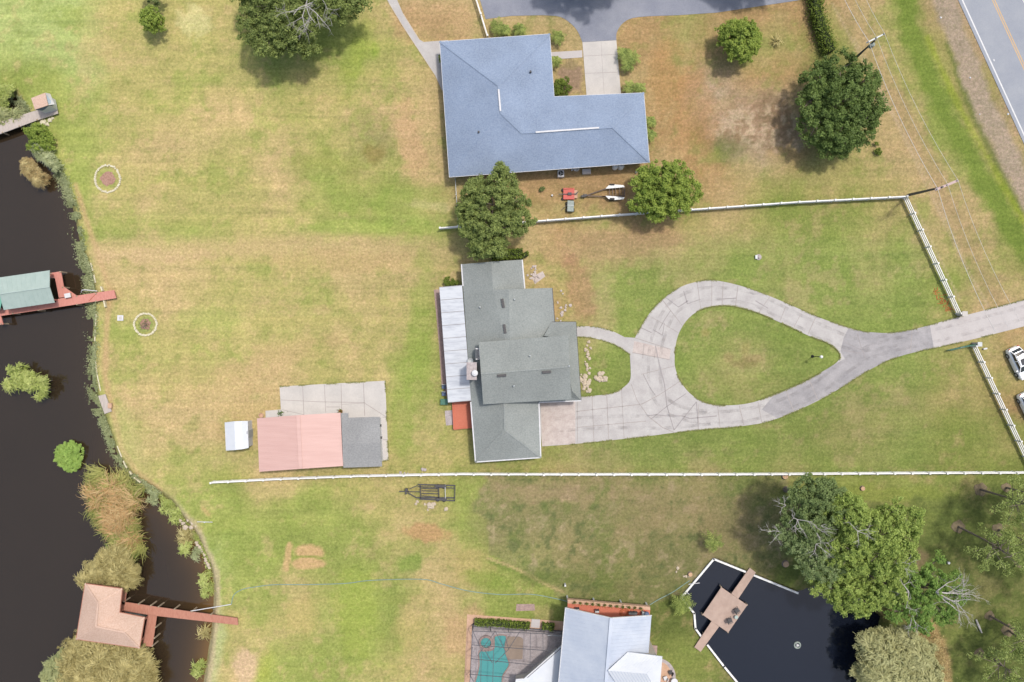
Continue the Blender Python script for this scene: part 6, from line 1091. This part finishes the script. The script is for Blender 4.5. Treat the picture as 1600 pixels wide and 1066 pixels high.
for f in (0, .25, .5, .75, 1): p_ = g0.lerp(g1, f); mb.tube([p_ + Vector((0, 0, .15)), p_ + Vector((0, 0, 1.2))], .04, 6)
mb.build('gate_bars', M['green_paint'], t); MB().box(g0.lerp(g1, .5) + Vector((0, 0, .85)), (.5, .06, .3), .2).build('sign_plate', M['white'], t)
t = T('mailbox', 'tiny white utility marker in the grass beside the south gate pillar', 'marker', U(1539, 545)); MB().box(U(1539, 545, .15), (.5, .2, .3), .2).build('marker_body', M['white'], t)
t = T('lamp_post', 'thin black lamp post with white globe at the tip of the driveway island', 'lamp post', U(1269.5, 557)); c = U(1269.5, 557); MB().lathe(c, [(.22, 0), (.2, .1), (.09, .25), (.055, .4), (.045, 2.8)], 10).build('post', M['black'], t); MB().lathe(c + Vector((0, 0, 2.8)), [(.1, 0), (.2, .1), (.22, .2), (.18, .34), (.06, .42)], 14).build('globe', M['vinyl'], t, smooth=True)
# utility poles and wires
def pole(bx, by, tx, ty, h, label, arm, armmat, trafo):
    top = U(tx, ty, h); base = Vector((U(bx, by).x, U(bx, by).y, 0)); top = Vector((top.x, top.y, h)); t = T('utility_pole', label, 'utility pole', base, 'wooden utility poles beside the highway'); MB().tube([base, base.lerp(top, .5), top + Vector((0, 0, .3))], [.19, .16, .12], 10).build('pole', M['pole_wood'], t)
    a, b_ = U(*arm[0], h), U(*arm[1], h); ao = MB().bar(a, b_, .16 if trafo else .3, .14).build('crossarm', armmat, t); ap = P(ao, t.matrix_off)
    for f in (.06, .5, .94): q = a.lerp(b_, f); MB().lathe(q + Vector((0, 0, .05)), [(.06, 0), (.08, .06), (.05, .12), (.08, .16), (.04, .24)], 8).build('insulator', M['grey_metal'], ap)
    if trafo: q = U(1362, 71, h - 1.0); MB().lathe(q, [(.26, -.4), (.28, -.35), (.28, .35), (.2, .42), (.05, .45)], 14).build('transformer', M['cart'], t)
    return [a.lerp(b_, f) + Vector((0, 0, .3)) for f in (.06, .5, .94)]
w1_ = pole(1320, 106, 1366, 64, 9.6, 'dark utility pole with grey transformer beside the big oak', [(1354, 67), (1382, 53)], M['grey_metal'], True)
w2_ = pole(1419, 305, 1471, 293, 9.3, 'utility pole with pink tinted crossarm near the fence corner', [(1461, 297), (1497, 282)], M['arm'], False)
w0_ = [U(x, y, 9.6) for x, y in ((1285, -90), (1300, -96), (1318, -103))]; w3_ = [U(x, y, 9.3) for x, y in ((1556, 520), (1576, 512), (1595, 504))]
for i, nm in enumerate(('inner overhead wire nearest the oak and fence', 'middle overhead wire between the utility poles', 'outer overhead wire nearest the highway')):
    t = T('power_line', 'pale ' + nm, 'overhead wire', (w2_[i].x, w2_[i].y, 0)); mb = MB()
    for a, b_ in ((w0_[i], w1_[i]), (w1_[i], w2_[i]), (w2_[i], w3_[i])): mb.tube([a.lerp(b_, k / 8) - Vector((0, 0, .9 * 4 * (k / 8) * (1 - k / 8))) for k in range(9)], 0.028 if i == 0 else .020, 5)
    mb.build('wire', M['wire'], t)
# ---------------------------------------------------------------- flower beds, stones
def bed(x, y, rx, ry, label, seed, has_plant):
    c = U(x, y); t = T('flower_bed', label, 'flower bed', c); rg = np.random.default_rng(seed); mb = MB(); n_ = 44
    for k in range(n_):
        a = 2 * math.pi * k / n_; bl = Vector((c.x + rx * S * math.cos(a) * (1 + rg.normal() * .02), c.y + ry * S * math.sin(a) * (1 + rg.normal() * .02), .05)); mb.box(bl, (rx * S * 2 * math.pi / n_ * rg.uniform(.75, 1.0), rg.uniform(.2, .3), rg.uniform(.14, .22)), a + math.pi / 2 + rg.normal() * .1)
    mb.build('stone_edging', M['stone_w'], t); mb = MB(); k = 26; pl_ = [(c.x + (rx * .62 if not has_plant else rx * .5) * S * math.cos(2 * math.pi * a / k) * rg.uniform(.75, 1.1), c.y + ry * .55 * S * math.sin(2 * math.pi * a / k) * rg.uniform(.75, 1.1)) for a in range(k)]; mb.prism([pl_], -.02, .03); mb.build('mulch', M['soil'], t)
    if has_plant:
        rg = np.random.default_rng(seed + 1); n_ = 130; d = rg.normal(size=(n_, 3)); pp = np.array(c) + d * np.array([.42, .42, .2]) + np.array([0, 0, .35]); nn = rg.normal(size=(n_, 3)); nn /= np.linalg.norm(nn, axis=1)[:, None]; leaf_obj('plant', quad_cloud(pp, np.full(n_, .12), nn, rg, .25), rg.random(n_), LM['olive'], t, tuple(c))
        b2 = dead_branches(c + Vector((.15, -.05, 0)), [((.5, .3, 1), .7), ((-.5, -.4, 1), .7), ((0, -.4, 1), .6)], .05, rg, 1); b2.build('stems', M['bark'], t)
bed(168.5, 279.5, 19.5, 21, 'upper white stone ringed bed with bare pink mulch on the west lawn', 201, False); bed(227.5, 507, 17.5, 17, 'lower white stone ringed bed with a small bush on the west lawn', 202, True)
rg_ = np.random.default_rng(77)
rocks([(918 + rg_.normal() * 2.2, 536 + i * 3.6) for i in range(17)], .22, M['stone'], 'rough pale stone in the border row in front of the green grey house', 'stones bordering the front garden bed', 31)
rocks([(914 + rg_.normal() * 5, 596 + rg_.normal() * 9) for i in range(34)], .26, M['stone'], 'pinkish white rock in the loose heap by the front corner of the green grey house', 'rocks heaped at the house corner', 32)
rocks([(939 + math.cos(a) * 7 + rg_.normal(), 590 + math.sin(a) * 6 + rg_.normal()) for a in np.arange(0, 6.2, .5)] + [(939, 590), (936, 588)], .28, M['stone'], 'pale rock in the small ring on the front grass patch', 'rocks ringed on the front grass', 33)
rocks([(835 + rg_.normal() * 6, 430 + rg_.normal() * 7) for i in range(16)], .2, M['concrete_pink'], 'flat pinkish brick fragment in the grass east of the north wing', 'loose bricks beside the north wing', 34)
rocks([(877 + rg_.normal() * 5, 492 + rg_.normal() * 8) for i in range(14)] + [(876, 453), (879, 459), (891, 478)], .18, M['concrete_pink'], 'small rubble piece beside the dark gutter of the house', 'rubble beside the east eave', 35)
slab('stepping_slab', [[(830, 433), (848, 424), (852, 432), (836, 444)]], .03, M['concrete_pink'])
t = T('stone_slab', 'square white concrete marker slab on the lawn beside the lower bed', 'slab', U(188.5, 497)); c = U(188.5, 497); MB().box((c.x, c.y, .05), (.8, .75, .12)).build('slab_top', M['white'], t); MB().box((c.x, c.y, .12), (.4, .4, .03)).build('cover_plate', M['pad'], t)
t = T('well_cover', 'small round grey well head standing in the lawn above the driveway loop', 'well head', U(1185, 402)); c = U(1185, 402); MB().lathe(c, [(.42, 0), (.4, .15), (.2, .18), (.18, .4), (.1, .42)], 12).build('well_body', M['paver'], t); MB().box((c.x - .35, c.y, .15), (.3, .5, .3)).build('pump', M['grey_metal'], t)
t = T('white_post', 'short white post on the grass north of the porch west corner', 'post', U(883, 914)); MB().box(U(883, 914, .4), (.22, .25, .8)).build('post_body', M['white'], t)
rocks([(1075 + rg_.normal() * 3, 900) for i in range(4)] + [(1059, 888), (1056, 894)], .2, M['stone'], 'small pale stone near the west corner of the pond wall', 'stones near the pond wall corner', 36)
rocks([(672 + rg_.normal() * 5, 790 + rg_.normal() * 3) for i in range(10)] + [(652, 783), (697, 795), (650, 787)], .28, M['stone'], 'broken grey concrete lump under the dark trailer', 'concrete lumps by the dark trailer', 37)
rocks([(627, 739), (632, 739), (637, 740), (660, 734), (664, 735)], .22, M['paver'], 'grey lump lying against the north side of the long fence', 'lumps against the long fence', 38)
rocks([(1470, 28), (1516, 122), (1530, 178), (1575, 178), (1553, 95)], .14, M['white'], 'tiny white litter scrap on the sandy highway verge', 'litter on the verge', 39)
slab('old_pad', [[(807, 944), (835, 944), (836, 954), (806, 955)]], .015, M['brick_path'])
t = T('orange_netting', 'strip of orange netting on the grass beside the north gate pillar', 'netting', U(1474, 475)); mb = MB(); rg = np.random.default_rng(5)
for k in range(46): a = U(1461 + k * .52, 452 + k * .8) + Vector((rg.normal() * .22, rg.normal() * .25, .03)); b_ = a + Vector((rg.normal() * .35, rg.normal() * .35, 0)); mb.bar(a, b_, .05, .03)
mb.build('netting_strands', M['orange'], t)
# hose lines
for pl_, lab in ((([(361, 945), (366, 930), (378, 922), (400, 917), (430, 913), (480, 914), (540, 912), (580, 906), (660, 906), (690, 913), (730, 923), (780, 930), (830, 929), (870, 935), (886, 940)]), 'long pale blue hose across the south lawn to the porch'), ([(1015, 945), (1030, 936), (1050, 925), (1066, 915), (1078, 908)], 'short pale blue hose from the porch to the pond wall')):
    t = T('garden_hose', lab, 'hose', U(*pl_[0])); q = spline([(x + rnd.uniform(-1, 1), y + rnd.uniform(-1, 1)) for x, y in pl_], 6); MB().tube([U(x, y, .04) for x, y in q], .055, 6).build('hose_line', M['hose'], t)
# ---------------------------------------------------------------- service items behind the blue house
t = T('air_conditioner', 'square white air conditioner with dark fan behind the blue roofed house', 'air conditioner', U(876.5, 271)); c = U(876.5, 271, .8); MB().box((c.x, c.y, .4), (.85, .85, .8)).build('casing', M['white'], t); MB().lathe((c.x, c.y, .8), [(.34, 0), (.34, .03), (.3, .04)], 20).build('fan_grille', M['black'], t); mb = MB()
for k in range(3): a = k * 2.09; mb.bar((c.x, c.y, .86), (c.x + .28 * math.cos(a), c.y + .28 * math.sin(a), .86), .09, .02)
mb.build('fan_blades', M['grey_metal'], t)
t = T('pool_pump_box', 'long beige utility cabinet behind the blue roofed house', 'cabinet', U(916.5, 268)); c = U(916.5, 268, .6); MB().box((c.x, c.y, .3), (1.1, .6, .6), .05).build('cabinet_body', M['pad'], t); MB().box((c.x, c.y, .63), (1.15, .65, .05), .05).build('lid', M['concrete2'], t)
for x, lab in ((960.5, 'left white round tank at the back wall'), (969.5, 'right white round tank at the back wall')): t = T('water_tank', lab, 'tank', U(x, 262), 'round tanks behind the blue roofed house'); MB().lathe(U(x, 262), [(.38, 0), (.4, .1), (.4, 1.0), (.3, 1.15), (.06, 1.2)], 16).build('tank_body', M['vinyl'], t, smooth=True); MB().lathe(U(x, 262) + Vector((0, 0, 1.2)), [(.1, 0), (.08, .1)], 8).build('valve', M['grey_metal'], t)
t = T('white_basin', 'white oval basin against the back wall beside the air conditioner', 'basin', U(900, 265)); MB().lathe(U(900, 264), [(.3, 0), (.45, .5), (.38, .5), (.2, .2)], 16).build('basin_body', M['vinyl'], t)
for x, y, lab in ((993.5, 270, 'white bottle like post at the end of the back wall'), (893.5, 266, 'tiny pale cap beside the white basin'), (862.5, 306, 'small white bucket on the dirt left of the red mower')): t = T('small_post', lab, 'post', U(x, y)); MB().lathe(U(x, y), [(.12, 0), (.13, .35), (.05, .4)], 8).build('body', M['white'], t)
t = T('red_mower', 'red pull behind mower deck parked in the neighbour yard', 'mower', U(889, 303)); c = U(889, 303, .6); MB().box((c.x, c.y + .05, .35), (1.5, 1.55, .28)).build('mower_deck', M['red_paint'], t); MB().box((c.x + .95, c.y, .3), (.45, 1.1, .12)).build('front_guard', M['sand'], t); mb = MB().bar((c.x - 1.4, c.y - .05, .55), (c.x + 1.1, c.y, .55), .1, .1); mb.box((c.x + .1, c.y, .6), (.5, .35, .25)); mb.bar((c.x + .9, c.y, .5), (c.x + 1.3, c.y + .3, .5), .12, .08); mb.build('drive_shaft', M['dark'], t)
for sx, sy in ((-.8, .6), (-.8, -.6)): MB().lathe((c.x + sx, c.y + sy, .05), [(.2, 0), (.22, .1), (.2, .2)], 12).build('wheel', M['black'], t)
MB().bar((c.x - .7, c.y + .6, .52), (c.x + .6, c.y + .75, .52), .06, .05).build('brace', M['terracotta'], t)
t = T('covered_cart', 'grey green covered garden cart below the red mower', 'cart', U(891, 322)); c = U(891, 322, .8); MB().prism([[(c.x - .4, c.y - .7), (c.x + .45, c.y - .75), (c.x + .5, c.y + .7), (c.x - .35, c.y + .75)]], .3, .8).build('cart_body', M['cart'], t); MB().bar((c.x - .4, c.y + .1, .83), (c.x + .5, c.y + .05, .83), .06, .05).build('strap', M['grey_metal'], t); MB().bar((c.x - 1.2, c.y - .5, .3), (c.x - .4, c.y + .2, .35), .06, .06).build('tow_bar', M['dark'], t)
for sx, sy in ((-.5, .45), (-.5, -.45), (.55, .4), (.55, -.45)): MB().box((c.x + sx, c.y + sy, .2), (.12, .4, .4)).build('wheel', M['black'], t)
# white-fender boat trailer
t = T('boat_trailer', 'empty boat trailer with two white fenders beside the bright yard tree', 'trailer', U(955, 302)); mb = MB()
for a, b_ in (((915, 306), (948, 294.5)), ((915, 306), (950, 307.5)), ((948, 294.5), (976, 291.5)), ((940, 307), (976, 306.5)), ((976, 291.5), (976, 306.5))): mb.bar(U(*a, .45), U(*b_, .45), .12, .12)
for x in (952, 957, 962, 968, 973): mb.bar(U(x, 294.5, .47), U(x + .5, 307, .47), .1, .08)
mb.build('frame', M['rusty'], t); mb = MB().box(U(913, 306, .45), (.7, .3, .25), .3); mb.bar(U(907, 307, .45), U(915, 306, .45), .14, .12); mb.bar(U(912, 303, .5), U(914, 309, .5), .1, .3); mb.build('winch', M['dark'], t)
for yy, sg in ((290, 1), (311, -1)):
    pl_ = [(946, yy + 5 * sg - 0), (951, yy), (960, yy - 1.5 * sg), (974, yy - .5 * sg), (976, yy + 2.5 * sg), (960, yy + 4 * sg)]; o = MB().prism([p2(pl_, .75)], .55, .78).build('fender', M['vinyl'], t); c = U(957, yy + .3 * sg, .3); MB().box(U(956, yy - .6 * sg, .45), (.65, .25, .7)).build('wheel', M['black'], t)
# dark flat trailer
t = T('flat_trailer', 'empty dark steel trailer frame on the grass just below the long white fence', 'trailer', U(680, 770)); mb = MB()
def C10(x, y): return (600 + x / 10, 740 + y / 10)
def l10(a, b_, wd=.12, h=.5): mb.bar(U(*C10(*a), h), U(*C10(*b_), h), wd, .12)
for a, b_ in (((530, 172), (1115, 188)), ((530, 205), (1105, 228)), ((510, 378), (1105, 380)), ((560, 398), (1110, 425)), ((570, 180), (575, 390)), ((855, 175), (860, 400)), ((1110, 185), (1105, 428)), ((590, 270), (860, 275)), ((590, 310), (860, 318)), ((590, 230), (850, 240)), ((590, 350), (860, 372))): l10(a, b_, .16 if a[1] in (172, 378, 398) else .1)
l10((370, 285), (560, 285), .1); l10((370, 300), (510, 378), .12); l10((400, 240), (520, 190), .1); mb.build('frame', M['dark'], t)
mb = MB(); mb.bar(U(*C10(240, 280), .5), U(*C10(390, 280), .5), .12, .12); mb.bar(U(*C10(340, 235), .5), U(*C10(345, 325), .5), .2, .2); mb.box(U(*C10(355, 250), .7), (.35, .3, .4)); mb.build('coupling', M['dark'], t)
for x, y in ((880, 190), (900, 400)): MB().box(U(*C10(x, y), .4), (1.4, .28, .55)).build('fender', M['rusty'] if 0 else M['dark'], t)
for x, y in ((840, 200), (940, 205), (840, 405), (940, 410)): MB().lathe(U(*C10(x, y), .3), [(.3, -.1), (.3, .1)], 12).build('wheel', M['black'], t)
mb = MB().bar(U(*C10(955, 175), .62), U(*C10(960, 405), .62), .08, .06); mb.build('axle_bar', M['grey_metal'], t)
# ---------------------------------------------------------------- cars
def make_car(label, cx, cy, ang):
    root = thing('parked_car', label, 'car', U(cx, cy), 'white cars parked beside the fence', ang); ph = P(root, (0, 0, 0))
    def loft(rings, cap=True):
        mb = MB(); n_ = len(rings[0]); vs = [v_ for r_ in rings for v_ in r_]; fs = [(i * n_ + k, i * n_ + (k + 1) % n_, (i + 1) * n_ + (k + 1) % n_, (i + 1) * n_ + k) for i in range(len(rings) - 1) for k in range(n_)]; fs += [tuple(reversed(range(n_))), tuple((len(rings) - 1) * n_ + k for k in range(n_))]; mb.add(vs, fs); return mb
    def ring(x, hw, z0, z1, rr=.18): return [(x, -hw, z0), (x, -hw * 1.02, (z0 + z1) * .5), (x, -hw * .97, z1 - rr * .6), (x, -hw * .86, z1), (x, 0, z1 + .05), (x, hw * .86, z1), (x, hw * .97, z1 - rr * .6), (x, hw * 1.02, (z0 + z1) * .5), (x, hw, z0)]
    body = loft([ring(-2.3, .62, .4, .72), ring(-2.22, .8, .3, .95), ring(-1.9, .88, .25, 1.02), ring(-.6, .9, .22, 1.04), ring(.7, .9, .22, 1.04), ring(1.2, .89, .24, 1.0), ring(1.9, .84, .28, .9), ring(2.2, .72, .32, .78), ring(2.32, .5, .38, .62)]); body.build('body', M['car_white'], ph, smooth=False)
    cabin = loft([ring(-2.0, .66, .95, 1.1), ring(-1.55, .68, .95, 1.58), ring(-.6, .72, .95, 1.68), ring(.25, .7, .95, 1.62), ring(1.15, .7, .95, 1.06)]); cabin.build('cabin_glass', M['car_glass'], ph)
    mb = MB(); mb.add([(-1.72, -.6, 1.5), (-1.72, .6, 1.5), (-.6, .66, 1.755), (-.6, -.66, 1.755), (.35, .62, 1.66), (.35, -.62, 1.66), (-.6, 0, 1.79), (-1.72, 0, 1.56), (.35, 0, 1.70)], [(0, 3, 6, 7), (7, 6, 2, 1), (3, 5, 8, 6), (6, 8, 4, 2)]); 
    for sy in (-1, 1):
        for a, b_ in (((.3, .64, 1.6), (1.1, .74, 1.08)), ((-.55, .70, 1.62), (-.55, .78, 1.06)), ((-1.6, .64, 1.5), (-2.0, .68, 1.1))): mb.bar((a[0], a[1] * sy, a[2]), (b_[0], b_[1] * sy, b_[2]), .09, .05)
        mb.bar((-1.6, .66 * sy, 1.62), (.25, .68 * sy, 1.66), .07, .05)
    mb.build('roof_panel', M['car_white'], ph); MB().box((-.25, 0, 1.775), (.85, .8, .03)).build('sunroof', M['car_glass'], ph)
    for x in (-1.4, 1.4):
        for sy in (-1, 1):
            m_ = MB().tube([(x, sy * .72, .34), (x, sy * .94, .34)], .35, 20); w_ = m_.build('wheel', M['black'], ph); MB().tube([(x, sy * .93, .34), (x, sy * .955, .34)], .2, 12).build('rim', M['grey_metal'], P(w_, (0, 0, 0)))
    for sy in (-1, 1):
        MB().box((.75, sy * 1.02, 1.05), (.16, .22, .14)).build('wing_mirror', M['car_white'], ph); MB().box((2.16, sy * .6, .72), (.2, .3, .12)).build('headlight', M['lamp_clear'], ph); MB().box((-2.25, sy * .62, .88), (.12, .26, .14)).build('tail_light', M['lamp_red'], ph); MB().bar((-1.5, sy * .6, 1.72), (.1, sy * .62, 1.76), .04, .04).build('roof_rail', M['grey_metal'], ph)
    MB().box((2.34, 0, .42), (.06, .5, .12)).build('number_plate', M['white'], ph); return root
dirc = U(1600, 705) - U(1523, 540); ang = math.atan2(dirc.y, dirc.x)
make_car('white hatchback with dark sunroof parked just below the driveway entrance', 1588, 567, ang); make_car('white car parked lower, cut by the right edge of the frame', 1605, 637, ang)
